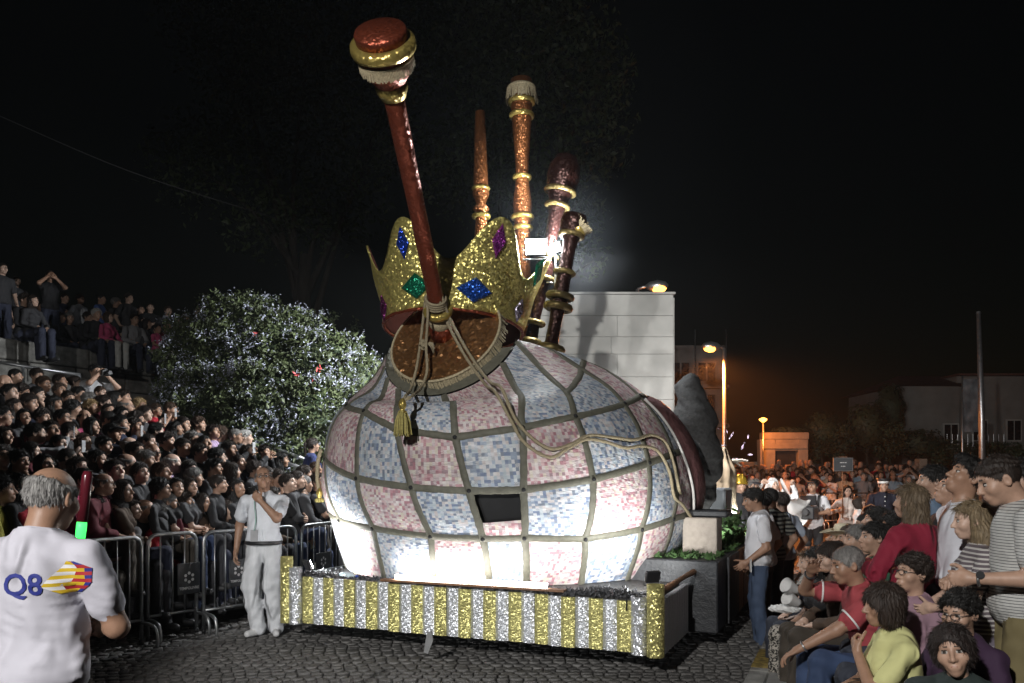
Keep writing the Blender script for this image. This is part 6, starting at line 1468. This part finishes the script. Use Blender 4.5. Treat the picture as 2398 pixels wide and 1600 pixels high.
# --- man with the Q8 polo, seen from behind
o, me, MH, info = hero(124, 1172, 3.0, 8, 'balding man seen from behind in white polo with Q8 print on the back', 'balding', (.30, .29, .28), (.52, .51, .57), skin='tan', sex='m', fat=1.22, lean=.06, head=(-4, -10, 0), collar=True, res=.0125, age=0., sleeve='short', hem=-.16, H=1.66, seed=3, fold=2.8,
    arms=[((.10, .26, 1.06), (1, -.45, -.9), 'grip', (-1, 0, 0)), ((-.10, .28, 1.08), (-1, -.3, -.9), 'grip', (1, 0, 0))])
q8 = o
navy = mat('print_navy', (.02, .03, .22), .7, var=.03); py_ = mat('print_yellow', (.62, .42, .02), .7, var=.03); pr_ = mat('print_red', (.40, .02, .03), .7, var=.03); pw_ = mat('print_white', (.72, .72, .74), .7, var=.03)
t = text_mesh('Q8', .105, navy, 'lettering')
import bmesh
bmx = bmesh.new(); bmx.from_mesh(t); bmesh.ops.triangulate(bmx, faces=bmx.faces[:]); bmesh.ops.subdivide_edges(bmx, edges=bmx.edges[:], cuts=2, use_grid_fill=True); bmesh.ops.triangulate(bmx, faces=bmx.faces[:]); bmx.to_mesh(t); bmx.free()
Mi = o.matrix_basis.inverted(); rb_ = lambda px, py: Mi @ at(px, py, 2.85)
c1 = rb_(75, 1368); c2 = rb_(168, 1351)
RX = Matrix.Rotation(math.pi / 2, 4, 'X')
decal(o, me, t, Matrix.Translation((c1.x, 0, c1.z)) @ RX, (0, 1, 0), 'lettering')
polys = []; HT, n_ = .112, 9
def sail(z):        # half-width limits of the sail emblem at height z (0..1): pointed left, round right
    f = z; l = -.075 + .062 * abs(f - .22) / .78 if f > .22 else -.075 + .05 * (.22 - f) / .22; rr_ = .070 - .055 * max(0, (f - .80)) / .2 - .05 * max(0, .28 - f) / .28
    return l, rr_
for i in range(n_):
    z0, z1 = i / n_, (i + 1) / n_; (l0, r0), (l1, r1) = sail(z0), sail(z1)
    m0, m1 = l0 + (r0 - l0) * (.45 + .25 * (z0 - .4)), l1 + (r1 - l1) * (.45 + .25 * (z1 - .4)); k0, k1 = r0 - .022, r1 - .022
    Z_ = lambda z: (z - .5) * HT
    yel = i % 2 == 0
    polys.append(([(l0, Z_(z0)), (m0, Z_(z0)), (m1, Z_(z1)), (l1, Z_(z1))], 1 if yel else 3)); polys.append(([(m0, Z_(z0)), (k0, Z_(z0)), (k1, Z_(z1)), (m1, Z_(z1))], 1 if yel and i < n_ - 1 else 2)); polys.append(([(k0, Z_(z0)), (r0, Z_(z0)), (r1, Z_(z1)), (k1, Z_(z1))], 0 if yel else 2))
decal(o, me, shape2d(polys, [navy, py_, pr_, pw_], 3), Matrix.Translation((c2.x, 0, c2.z)), (0, 1, 0), 'emblem')
# signal wand in his hands
wd_ = empty('signal_wand', at(189, 1250, 3.5)); prop(wd_, 'red signal wand with glowing green base held up by the white polo man', 'wand')
axw = Vector((.07, .08, 1)).normalized()
MB().lathe([(.020, -.02), (.021, .03), (.020, .05)], (0, 0, 0), axw, 14).build('lit_base', emit('green_glow', (.05, .9, .12), 2.2), wd_, True)
MB().lathe([(.023, .05), (.022, .25), (.016, .27)], (0, 0, 0), axw, 14).build('red_tube', mat('red_acrylic', (.10, .012, .02), .2), wd_, True)
MB().lathe([(.018, -.2), (.018, -.02)], (0, 0, 0), axw, 12).build('grip', M_['darkplastic'], wd_, True)
# --- man in white by the barrier
o, me, MH, info = hero(617, 1122, 8.35, 183, 'man in white polo, white trousers and glasses standing with hand at chin', 'balding', 'g', (.66, .68, .72), bot=(.60, .61, .63), shoe=(.6, .6, .6), skin='tan', glasses=True, sex='m', fat=1.08, head=(18, 12, 4), collar=True, res=.0135, hem=.005, H=1.73, seed=5, age=1., loose=.014, fold=2.2,
    arms=[((.30, -.02, .86), (.6, -1, 0), 'relax', (-1, 0, 0)), ((-.03, .20, 1.38), (-.9, .15, -.9), 'chin', (0, -1, 0))], legs=[((.12, .07, .50), (.05, .03, .085)), ((-.09, .03, .50), (-.12, -.02, .085))], feet=[(.5, 1, 0), (-.35, 1, 0)])
MB().torus((0, 0, 0), (0, 0, 1), .158, .017, 30, 8).build('belt', M_['darkplastic'], o, True, M=Matrix.Translation((0, .012, .952)) @ Matrix.Diagonal((1.1, .86, 1.25, 1)))
MB().tube(smooth_pts([(.06, .03, 1.46), (.05, .14, 1.36), (.03, .155, 1.2), (.045, .16, 1.08)], 5), .005, 5).build('lanyard', mat('green_lanyard', (.25, .42, .36), .6), o, True)
MB().box((.01, .15, .97), (.085, .156, 1.09), bev=.002).build('badge', mat('badge_card', (.35, .35, .36), .4), o)
# --- right: men beside the float
R_G = 'helpers standing along the right side of the float'
tee = (.62, .62, .65)
o, me, MH, info = hero(1763, 1172, 8.0, -82, 'man in white T-shirt and ripped jeans standing side-on beside the float', 'short', 'k', tee, bot=(.05, .075, .13), shoe=(.05, .05, .05), skin='tan', grp=R_G, sex='m', fat=1.15, head=(4, -12, 0), seed=8, H=1.58,
    arms=[None, ((-.20, .16, .93), (-.3, -1, 0), 'relax', (1, 0, 0))])
tag = link('id_tag', None); tag.matrix_world = o.matrix_basis @ Matrix.Translation((-.25, .12, .84)); prop(tag, 'white card tag hanging from the jeans man in white T-shirt', 'tag'); MB().box((-.04, -.003, -.07), (.04, .003, .05)).build('card', M_['white'], tag)
hero(1800, 1168, 8.9, -35, 'man in black and grey striped polo seen from behind beside the float', 'crop', 'k', 'K', bot=(.012, .012, .015), skin='mid', grp=R_G, sex='m', fat=1.1, head=(10, 0, 0), seed=9, mats={1: stripes('dark_stripes', (.012, .012, .014), (.16, .16, .14), 22.)}, H=1.6)
hero(1781, 1178, 8.5, -60, 'man in white T-shirt half hidden behind the jeans man', 'short', 'k', tee, bot=(.015, .015, .02), skin='mid', grp=R_G, sex='m', fat=1.05, head=(0, 0, 0), seed=10, H=1.58)
hero(1828, 1178, 9.6, -30, 'man in pale blue shirt and dark trousers behind the striped polo man', 'short', 'd', (.42, .48, .58), bot=(.012, .012, .015), skin='mid', grp=R_G, sex='m', head=(0, 0, 0), seed=11, H=1.6)
# --- parade people in the street
P_G = 'parade people in the middle of the street'
o, me, MH, info = hero(1734, 1138, 13.0, 170, 'bearded firefighter in golden helmet and dark uniform', None, 'k', 'K', bot=(.012, .012, .014), skin='mid', grp=P_G, sex='m', sleeve='long', cut='jacket', seed=12, H=1.72)
hm = MB(); hm.lathe([(.125, -.02), (.13, .0), (.112, .03), (.105, .07), (.08, .115), (.03, .135), (.005, .138)], (0, -.012, .045), (0, 0, 1), 20); hm.box((-.012, -.12, .10), (.012, .09, .19), bev=.006)
h_ = hm.build('helmet', foil('helmet_gold', (.62, .40, .05), 8., .2, .1), o, True, M=to_m4(MH))
V, Q, G = surf_nets(lambda p: (smax(ell(p, (0, .035, -.055), (.064, .066, .062)), np.maximum(-(.02 - p[:, 2]) * -1, -ell(p, (0, .07, -.02), (.045, .06, .03))), .01), np.zeros(len(p), np.int8)), (-.09, -.06, -.14), (.09, .12, .06), .009); bd_ = link('beard', np_mesh('beard', V, Q), M_['hair'], o, to_m4(MH)); bd_['hair_c'] = HC['k'][0]
hero(1766, 1140, 13.6, 175, 'man in dark cap and pale jacket behind the jeans man', 'short', 'g', 'G', hat=(.02, .02, .025), skin='mid', grp=P_G, sex='m', sleeve='long', seed=13, H=1.7)
o, me, MH, info = hero(1811, 1137, 13.8, 165, 'woman in white veil with raised arms holding out a white cloth', None, 'k', (.72, .72, .72), bot=(.6, .6, .6), skin='pale', grp=P_G, sex='f', sleeve='long', seed=14, H=1.66, bottom='skirt', arms=[((.30, .15, 1.62), (1, 0, -.6), 'grip', (0, 1, 0)), ((-.32, .14, 1.6), (-1, 0, -.6), 'grip', (0, 1, 0))])
def veil(p):
    d = ell(p, (0, -.02, .03), (.10, .115, .115)); d = smin(d, ell(p, (0, -.06, -.16), (.16, .09, .2)), .08); d = smax(d, -ell(p, (0, .09, -.005), (.058, .085, .085)), .01); return d + wob(p, 40, .004), np.zeros(len(p), np.int8)
V, Q, G = surf_nets(veil, (-.2, -.2, -.4), (.2, .15, .17), .012); link('veil', np_mesh('veil', V, Q), M_['white'], o, to_m4(MH))
m = MB(); a_, b_ = at(1830, 1120, 13.8), at(1900, 1165, 14.2); V = []
for j in range(9):
    for i in range(17):
        f_, g_ = i / 16, j / 8; p = a_.lerp(b_, f_); V.append((p.x, p.y + .06 * math.sin(g_ * 7 + f_ * 4), p.z - .42 * g_ * (.6 + .5 * math.sin(f_ * 3.0)) - .18 * math.sin(math.pi * f_) + .02 * math.sin(g_ * 9 + f_ * 13)))
V2 = [(x, y + .01, z) for x, y, z in V]; F = [(j * 17 + i, j * 17 + i + 1, (j + 1) * 17 + i + 1, (j + 1) * 17 + i) for j in range(8) for i in range(16)]
m.add(V + V2, F + [tuple(q + 153 for q in reversed(f)) for f in F]); wc = m.build('white_cloth', M_['white'], None, True); prop(wc, 'white cloth stretched out in the air behind the cameraman', 'cloth')
o, me, MH, info = hero(1903, 1140, 14.6, 215, 'cameraman in dark cap, white polo and black shorts with camera rig', 'short', 'k', (.62, .62, .64), bot=(.015, .015, .017), hat=(.03, .03, .035), skin='tan', grp=P_G, sex='m', collar=True, fat=1.1, bottom='shorts', seed=15, H=1.72, hem=-.12, head=(0, 10, 0), arms=[((.02, .36, 1.12), (1, -.2, -.6), 'grip', (0, 0, 1)), ((-.14, .34, 1.12), (-1, -.2, -.6), 'grip', (0, 0, 1))])
rg = link('video_camera', None); rg.matrix_world = o.matrix_basis @ Matrix.Translation((-.06, .45, 1.16)); prop(rg, 'black video camera with fold-out screen held by the cameraman', 'camera'); MB().box((-.12, -.16, -.13), (.12, .16, .10), bev=.02).build('camera_body', M_['darkplastic'], rg); MB().box((-.14, -.02, .13), (.14, .02, .30), Matrix.Rotation(-.3, 4, 'X'), bev=.01).build('screen', M_['darkplastic'], rg); MB().lathe([(.05, .16), (.06, .26), (.05, .27)], (0, 0, 0), (0, 1, 0), 14).build('lens', M_['darkplastic'], rg)
bk = MB().tube(smooth_pts([(-.13, -.12, 1.42), (-.13, .12, 1.42), (-.13, .13, 1.2), (-.15, -.05, 1.05)], 4), .018, 6).tube(smooth_pts([(.13, -.12, 1.42), (.13, .12, 1.42), (.13, .13, 1.2), (.15, -.05, 1.05)], 4), .018, 6).box((-.13, -.26, 1.02), (.13, -.12, 1.42), bev=.03).build('backpack', M_['dark'], o)
o, me, MH, info = hero(1984, 1152, 15.6, 200, 'woman in white blouse and long dark green skirt carrying the sign board', 'bob', 'd', (.62, .56, .52), bot=(.05, .06, .03), skin='pale', grp=P_G, sex='f', sleeve='long', bottom='skirt', seed=16, H=1.62, head=(15, 0, 0), arms=[((.16, .28, 1.22), (1, -.3, -.8), 'grip', (-1, 0, 0)), ((-.02, .28, 1.05), (-1, -.3, -.8), 'grip', (0, 0, 1))])
sg = empty('sign_board', at(1974, 1215, 15.3)); prop(sg, 'dark rectangular sign board on a pole above the far crowd', 'sign'); s0 = at(1974, 1215, 15.3); tz = at(0, 1073, 15.3).z - s0.z; bz = at(0, 1103, 15.3).z - s0.z; hw = 22 / FPX * 15.3
MB().tube([(0, .02, 0), (0, .02, tz)], .012, 7).build('pole', M_['wood'], sg, True); MB().box((-hw, -.012, bz), (hw, .008, tz), bev=.004).build('board', mat('slate_board', (.05, .055, .06), .5, var=.1), sg); 
for sx_ in (-1, 1): MB().box((sx_ * hw - .008, -.016, bz - .008), (sx_ * hw + .008, .012, tz + .008)).build('board_edge', M_['steel'], sg)
for z_ in (bz - .006, tz - .006): MB().box((-hw + .009, -.016, z_), (hw - .009, .012, z_ + .014)).build('board_edge', M_['steel'], sg)
for zl_, wds in ((bz + (tz - bz) * .64, (.05, .02, .03)), (bz + (tz - bz) * .36, (.025, .045))):
    x_ = -(sum(wds) + .012 * (len(wds) - 1)) / 2
    for w_ in wds: MB().box((x_, -.0145, zl_ - .006), (x_ + w_, -.0125, zl_ + .006)).build('sign_print', M_['signwhite'], sg); x_ += w_ + .012
o, me, MH, info = hero(2012, 1178, 14.8, 115, 'woman in white top and patterned skirt with hands raised to clap', 'bob', 'd', (.66, .66, .66), skin='pale', grp=P_G, sex='f', sleeve='long', bottom='skirt', seed=17, H=1.54, head=(5, 18, 0), mats={2: blotch('leopard_skirt', (.22, .15, .08), (.03, .02, .015), 26.)}, arms=[((.03, .30, 1.34), (1, -.2, -1), 'open', (-1, 0, 0)), ((-.03, .31, 1.34), (-1, -.2, -1), 'open', (1, 0, 0))])
bs = empty('wicker_basket', at(2040, 1222, 14.4)); prop(bs, 'wicker basket with red trim between the clapping woman and the guard', 'basket'); MB().lathe([(.10, -.10), (.16, -.09), (.21, .06), (.215, .09), (.19, .09)], n=20).build('basket_body', mat('wicker', (.42, .30, .16), .8, var=.4, vs=60., bump=.7, bs=120.), bs, True); MB().tube([(-.2, 0, .08), (-.13, 0, .25), (0, 0, .31), (.13, 0, .25), (.2, 0, .08)], .012, 7).build('basket_handle', M_['wood'], bs, True); MB().torus((0, 0, .09), (0, 0, 1), .205, .014, 24, 6).build('red_trim', mat('red_trim', (.4, .02, .02), .7), bs, True)
o, me, MH, info = hero(2069, 1138, 15.2, 190, 'guard in dark buttoned uniform and white-banded cap', 'crop', 'k', (.012, .014, .028), bot=(.012, .014, .028), skin='mid', grp=P_G, sex='m', sleeve='long', cut='jacket', hem=-.28, seed=18, H=1.74, arms=[((.16, .30, 1.02), (1, -.3, -.8), 'grip', (-1, 0, 0)), ((-.20, .22, 1.0), (-1, -.3, -.8), 'grip', (1, 0, 0))])
hc_ = MB(); hc_.lathe([(.098, .045), (.10, .085)], (0, -.012, 0), (0, 0, 1), 18); hc_.build('cap_band', M_['white'], o, True, M=to_m4(MH)); hc_ = MB(); hc_.lathe([(.10, .087), (.128, .12), (.12, .135), (.01, .14)], (0, -.012, 0), (0, 0, 1), 18); hc_.build('cap_top', M_['darkplastic'], o, True, M=to_m4(MH))
for i in range(6): MB().lathe([(.012, 0), (.009, .008)], (0, .135 + .008 * (i > 1), .98 + i * .085), (0, 1, 0), 8).build('button', M_['white'], o)
MB().tube([(.16, .36, 1.0), (-.25, .45, 1.05)], .012, 6).build('white_baton', M_['white'], o)
# --- right: standing spectators near the camera
N_G = 'spectators standing at the right'
o, me, MH, info = hero(2340, 1128, 4.25, -72, 'young man in grey pin-striped T-shirt and khaki trousers looking down', 'fade', 'd', (.5, .5, .5), bot=(.16, .13, .06), skin='mid', grp=N_G, sex='m', head=(6, -22, 0), res=.0125, seed=20, hem=-.14, mats={1: stripes('fine_grey_stripes', (.46, .46, .44), (.09, .09, .10), 66., duty=.76)},
    arms=[((.12, .26, 1.05), (1, -.6, -.5), 'grip', (0, 0, -1)), ((-.20, .25, 1.08), (-.5, -1, -.5), 'grip', (1, 0, 0))])
MB().torus(Vector(info['hands'][1][0]) - Vector(info['hands'][1][1]) * .03, info['hands'][1][1], .034, .008, 18, 6).build('watch_strap', M_['steel'], o, True); MB().lathe([(.02, 0), (.02, .01)], Vector(info['hands'][1][0]) - Vector(info['hands'][1][1]) * .03 + Vector((-.03, .0, .02)), (-1, 0, .5), 14).build('watch_face', M_['darkplastic'], o)
hero(2402, 1128, 4.75, -80, 'dark-haired man at the picture edge behind the pin-striped T-shirt', 'short', 'k', 'D', skin='mid', grp=N_G, sex='m', head=(0, -4, 0), seed=21)
hero(2262, 1122, 5.0, -86, 'dark-haired man in white T-shirt tilting his face up', 'quiff', 'k', (.62, .63, .68), bot=(.03, .04, .07), skin='tan', grp=N_G, sex='m', head=(2, 26, 0), res=.013, seed=22)
hero(2228, 1150, 5.6, -88, 'bearded man with lifted chin beside the man tilting his face up', 'crop', 'd', 'K', skin='mid', grp=N_G, sex='m', head=(0, 20, 0), seed=23)
hero(2182, 1130, 6.3, -62, 'broad man in denim blue shirt with his back half turned', 'short', 'k', (.10, .15, .22), bot=(.02, .025, .04), skin='mid', grp=N_G, sex='m', fat=1.15, head=(16, 4, 0), collar=True, sleeve='long', res=.014, seed=24)
o, me, MH, info = hero(2130, 1178, 5.15, -28, 'woman with long ash-brown hair in crimson jacket seen from behind', 'long', (.12, .085, .05), (.21, .008, .028), bot=(.02, .02, .03), skin='mid', grp=N_G, sex='f', head=(8, 4, 0), sleeve='long', cut='jacket', res=.0125, hem=-.12, seed=25, arms=[((.12, .26, 1.12), (1, -.5, -.8), 'grip', (-1, 0, 0)), ((-.14, .27, 1.15), (-1, -.5, -.9), 'grip', (1, 0, 0))])
MB().tube(smooth_pts([(.14, -.09, 1.40), (.17, -.135, 1.25), (.2, -.14, 1.05), (.22, -.06, .9)], 6), .006, 6).build('bag_chain', foil('chain', (.7, .65, .5), 150., .25), o, True)
o, me, MH, info = hero(2272, 1222, 4.5, -70, 'girl with long fair hair in striped top and striped skirt', 'long', (.19, .14, .08), (.4, .4, .4), skin='pale', grp=N_G, sex='f', head=(4, -6, 0), res=.0125, bottom='skirt', seed=26, mats={1: stripes('girl_stripes', (.11, .09, .10), (.46, .44, .42), 42., duty=.6), 2: stripes('girl_skirt_stripes', (.14, .12, .15), (.50, .48, .48), 26., 0, .6)}, arms=[((.10, .30, 1.02), (1, -.3, -.8), 'grip', (-1, 0, 0)), ((-.14, .28, 1.05), (-1, -.3, -.8), 'relax', (1, 0, 0))])
# --- right: seated spectators
S_G = 'spectators seated at the right kerb'
def seated(px, py, d, az, label, sty, hcx, top, **kw):
    z = EYE + (HY - py) / FPX * d; f = kw.get('sex', 'm') == 'f'; H = kw.get('H', 1.62 if f else 1.72); k = H / 1.72; lean = kw.get('lean', .08)
    hh = (.105 + .50 * math.cos(lean) + .137) * k; seat = max(z - hh, .12)
    kw.setdefault('lean', lean); kw['H'] = H
    return hero(px, py, d, az, label, sty, hcx, top, grp=S_G, pose='sit', seat=seat, **kw)
def sz(seat, z): return seat + .105 + z
o, me, MH, info = seated(1984, 1326, 5.25, -88, 'man in red polo and jeans shading his eyes with a raised hand', 'crop', 'g', (.34, .055, .065), bot=(.035, .06, .13), skin='tan', sex='m', lean=.30, head=(2, -6, 0), collar=True, res=.0125, seed=30, fat=1.1,
    arms=[((.06, .42, 1.02), (1, .5, -.6), 'open', (0, 0, -1)), ((-.10, .62, .50), (-1, -.3, -.5), 'relax', (0, 0, -1))])
for m_, d_, r_ in info['cuff']: MB().torus(Vector(m_), d_, r_ * 1.13, .007, 24, 6).build('sleeve_trim', M_['white'], o, True)
T_, D_ = info['hands'][1]; MB().torus(Vector(T_) - Vector(D_) * .03, D_, .033, .007, 18, 6).build('watch_strap', M_['steel'], o, True)
T_, D_ = info['hands'][0]; MB().torus(Vector(T_) - Vector(D_) * .04, D_, .033, .008, 18, 6).build('watch_strap', M_['darkplastic'], o, True)
o, me, MH, info = seated(2068, 1420, 4.15, -84, 'woman with dark bob in lemon yellow printed T-shirt, hand at her mouth', 'fringe', (.028, .017, .012), (.60, .59, .27), bot=(.03, .03, .04), skin='tan', sex='f', lean=.12, head=(4, -2, 0), res=.0115, seed=31, sleeve='short', fat=1.12,
    arms=[lapR, ((-.03, .25, .80), (-.7, .2, -1), 'chin', (0, -1, 0))])
t = text_mesh('CLLO', .12, M_['black'], 'shirt_print'); bmx = bmesh.new(); bmx.from_mesh(t); bmesh.ops.triangulate(bmx, faces=bmx.faces[:]); bmesh.ops.subdivide_edges(bmx, edges=bmx.edges[:], cuts=1); bmesh.ops.triangulate(bmx, faces=bmx.faces[:]); bmx.to_mesh(t); bmx.free()
Rt = Matrix(info['R'].tolist()); pz_ = info['pel']; decal(o, me, t, Matrix.Translation((float(pz_[0]) - .02, .0, float(pz_[2]) + .17)) @ Matrix.Rotation(math.pi, 4, 'Z') @ RX, (0, -1, 0), 'shirt_print')
o, me, MH, info = seated(2232, 1528, 3.5, 205, 'dark-haired woman in dark green jacket turning her face to the camera', 'pixie', (.020, .013, .011), (.018, .028, .026), bot=(.03, .03, .03), skin='mid', sex='f', lean=.22, head=(-6, 6, 10), res=.0115, seed=32, sleeve='long', cut='jacket', fat=1.1, H=1.6)
seated(2247, 1440, 4.0, -112, 'black tousled head with glasses and purple top behind the turning woman', 'messy', 'k', (.035, .014, .04), skin='mid', sex='f', glasses=True, lean=.1, head=(10, -4, 0), seed=33, sleeve='long')
seated(2136, 1346, 4.65, -98, 'woman with short dark hair and glasses in mauve sweater', 'messy', 'd', (.26, .16, .20), skin='mid', sex='f', glasses=True, lean=.1, head=(4, 8, 0), res=.0125, seed=34, sleeve='long', fat=1.15)
seated(2130, 1304, 5.2, -90, 'bald brown head just above the mauve-sweatered woman', 'bald', 'd', 'K', skin='tan', sex='m', lean=.1, seed=35)
seated(1942, 1306, 6.0, -88, 'young woman with tied-up hair in brown top looking down', 'bun', 'd', 'O', skin='pale', sex='f', lean=.14, head=(6, -16, 0), res=.013, seed=36, sleeve='long', bot=(.05, .04, .03))
seated(1912, 1318, 6.3, -92, 'dark-haired woman in patterned trousers with paper on her lap', 'long', 'k', 'K', skin='mid', sex='f', lean=.16, head=(0, -8, 0), seed=37, sleeve='short', mats={2: blotch('patterned_trousers', (.35, .32, .28), (.02, .018, .016), 34.)}, legs=None)
seated(1893, 1318, 6.75, -90, 'girl with long light-brown hair in sleeveless navy top', 'long', 'l', 'N', skin='pale', sex='f', lean=.12, head=(0, -4, 0), seed=38, sleeve='none', H=1.45)
seated(2046, 1262, 6.4, -84, 'black-haired boy in dark green shirt behind the red polo man', 'short', 'k', 'E', skin='mid', sex='m', lean=.05, head=(4, 4, 0), res=.0135, seed=39, sleeve='short')
seated(2008, 1266, 6.9, -84, 'grey-haired head squeezed beside the black-haired boy', 'short', 'g', 'D', skin='mid', sex='m', lean=.05, seed=40)
seated(1988, 1262, 7.3, -80, 'brown-haired head between the straw hat and the grey-haired man', 'crop', 'b', 'D', skin='mid', sex='m', lean=.05, seed=41)
o, me, MH, info = seated(1965, 1268, 7.4, -70, 'spectator under a tipped straw hat', 'short', 'y', 'C', skin='mid', sex='m', lean=.05, head=(0, 22, 0), seed=42)
ht = link('straw_hat', None); ht.matrix_world = o.matrix_basis @ to_m4(MH) @ Matrix.Translation((0, -.02, .06)) @ Matrix.Rotation(-.25, 4, 'X'); prop(ht, 'cream straw hat tipped back on a seated spectator', 'hat'); MB().lathe([(.10, 0), (.098, .06), (.09, .10), (.05, .115), (.002, .11)], n=24).build('hat_crown', mat('straw', (.55, .50, .36), .75, var=.15, vs=60., bump=.4, bs=150.), ht, True)
m = MB(); V = []; 
for j, rr_ in enumerate((.101, .14, .19)):
    for i in range(32): a = 2 * math.pi * i / 32; V.append((rr_ * math.cos(a), rr_ * 1.1 * math.sin(a), .0 + .28 * (rr_ - .10) * abs(math.cos(a)) ** 2 * 2.2))
V += [(x, y, z + .006) for x, y, z in V]; F = [(j * 32 + i, j * 32 + (i + 1) % 32, (j + 1) * 32 + (i + 1) % 32, (j + 1) * 32 + i) for j in range(2) for i in range(32)]; F += [tuple(q + 96 for q in reversed(f)) for f in F] + [(64 + i, 160 + i, 160 + (i + 1) % 32, 64 + (i + 1) % 32) for i in range(32)]
m.add(V, F).build('hat_brim', bpy.data.materials['straw'], ht, True)
seated(2050, 1224, 7.3, -70, 'dark-haired spectator with a hand on the head near the red jacket', 'messy', 'k', 'K', skin='mid', sex='m', lean=.05, head=(0, 12, 0), seed=43, arms=[((.13, -.02, 1.15), (1, .2, -.2), 'open', (0, 0, -1)), lapL])
seated(2092, 1232, 6.8, -60, 'dark curly head against the red jacket sleeve', 'curly', 'k', 'K', skin='tan', sex='f', lean=.05, head=(-10, 6, 0), seed=44)
seated(2028, 1232, 8.0, -75, 'short dark head behind the straw hat', 'crop', 'k', 'D', skin='mid', sex='m', lean=.05, seed=45)
# white bag and rolled papers on the girls' laps
pb_ = empty('paper_bag', at(1828, 1425, 6.4)); pb_.scale = (.62, .62, .55); prop(pb_, 'crumpled white plastic bag on the lap of the seated girls', 'bag')
V, Q, G = surf_nets(lambda p: (smin(ell(p, (0, 0, .0), (.15, .10, .05)), ell(p, (.12, .02, -.02), (.14, .09, .04)), .05) + wob(p, 42, .010) + wob(p, 90, .005), np.zeros(len(p), np.int8)), (-.2, -.2, -.15), (.3, .2, .18), .013); link('bag_body', np_mesh('bag_body', V, Q, smooth=False), M_['white'], pb_)
for i, (px, py, lb_) in enumerate(((1840, 1370, 'upper white cardboard cone on the girls\' laps'), (1843, 1400, 'lower white cardboard cone on the girls\' laps'))):
    e = empty('paper_cone', at(px, py, 6.35)); prop(e, lb_, 'cone'); MB().lathe([(.062, 0), (.036, .10), (.028, .16), (.024, .155), (.032, .10), (.057, 0)], (0, 0, 0), (.85, .35, -.4), 18, caps=False).build('cone_wall', M_['white'], e, True)
# folding chair under the red polo man
ch = empty('folding_chair', (gx(1975, 5.25) + .06, 5.25, 0)); prop(ch, 'folding chair with white tubular legs under the red polo man', 'chair')
MB().box((-.2, -.2, .30), (.24, .2, .325), bev=.01).build('seat', M_['dark'], ch); MB().box((.26, -.2, .55), (.29, .2, .75), bev=.01).build('backrest', M_['dark'], ch)
for y_ in (-.19, .19):
    MB().tube([(-.18, y_, .01), (.28, y_, .75)], .012, 7).build('leg', M_['white'], ch, True); MB().tube([(.24, y_ * .9, .01), (-.16, y_ * .9, .30)], .012, 7).build('leg', M_['white'], ch, True)
# ------------------------------------------------------------------ thin smoky air round everything
hz = MB().box((-430, -75, -1.2), (430, 730, 19)).build('haze', None); prop(hz, 'thin smoky night air over the street', 'haze', kind='stuff')
hm_ = bpy.data.materials.new('smoky_air'); hm_.use_nodes = True; nt = hm_.node_tree; nt.nodes.remove(nt.nodes['Principled BSDF'])
pvn = nt.nodes.new('ShaderNodeVolumePrincipled'); pvn.inputs['Color'].default_value = (.85, .9, .95, 1); pvn.inputs['Density'].default_value = .0007; pvn.inputs['Anisotropy'].default_value = .35
nt.links.new(pvn.outputs[0], nt.nodes['Material Output'].inputs['Volume']); hz.data.materials.append(hm_)
# smoke drifting round the mast lamps
sm_ = MB(); sm_.lathe([(math.sin(math.pi * i / 10) * 1., -math.cos(math.pi * i / 10) * 1.) for i in range(11)], n=20); so = sm_.build('smoke', None, None, True); so.location = at(1280, 560, 10.0); so.scale = (1.3, .9, 1.2); prop(so, 'faint bluish smoke drifting round the mast lamps', 'smoke', kind='stuff')
ms = bpy.data.materials.new('lamp_smoke'); ms.use_nodes = True; nt = ms.node_tree; nt.nodes.remove(nt.nodes['Principled BSDF']); L = nt.links.new
tc = nt.nodes.new('ShaderNodeTexCoord'); ln = nt.nodes.new('ShaderNodeVectorMath'); ln.operation = 'LENGTH'; L(tc.outputs['Object'], ln.inputs[0])
mr = nt.nodes.new('ShaderNodeMapRange'); mr.interpolation_type = 'SMOOTHSTEP'; mr.inputs['From Min'].default_value = 1.; mr.inputs['From Max'].default_value = .0; mr.inputs['To Max'].default_value = .13; L(ln.outputs['Value'], mr.inputs['Value'])
nz = nt.nodes.new('ShaderNodeTexNoise'); nz.inputs['Scale'].default_value = 2.2; nz.inputs['Detail'].default_value = 3; L(tc.outputs['Object'], nz.inputs['Vector'])
mu = nt.nodes.new('ShaderNodeMath'); mu.operation = 'MULTIPLY'; L(mr.outputs[0], mu.inputs[0]); L(nz.outputs['Fac'], mu.inputs[1])
pv2 = nt.nodes.new('ShaderNodeVolumePrincipled'); pv2.inputs['Color'].default_value = (.8, .9, 1., 1); pv2.inputs['Anisotropy'].default_value = .3; L(mu.outputs[0], pv2.inputs['Density']); L(pv2.outputs[0], nt.nodes['Material Output'].inputs['Volume']); so.data.materials.append(ms)
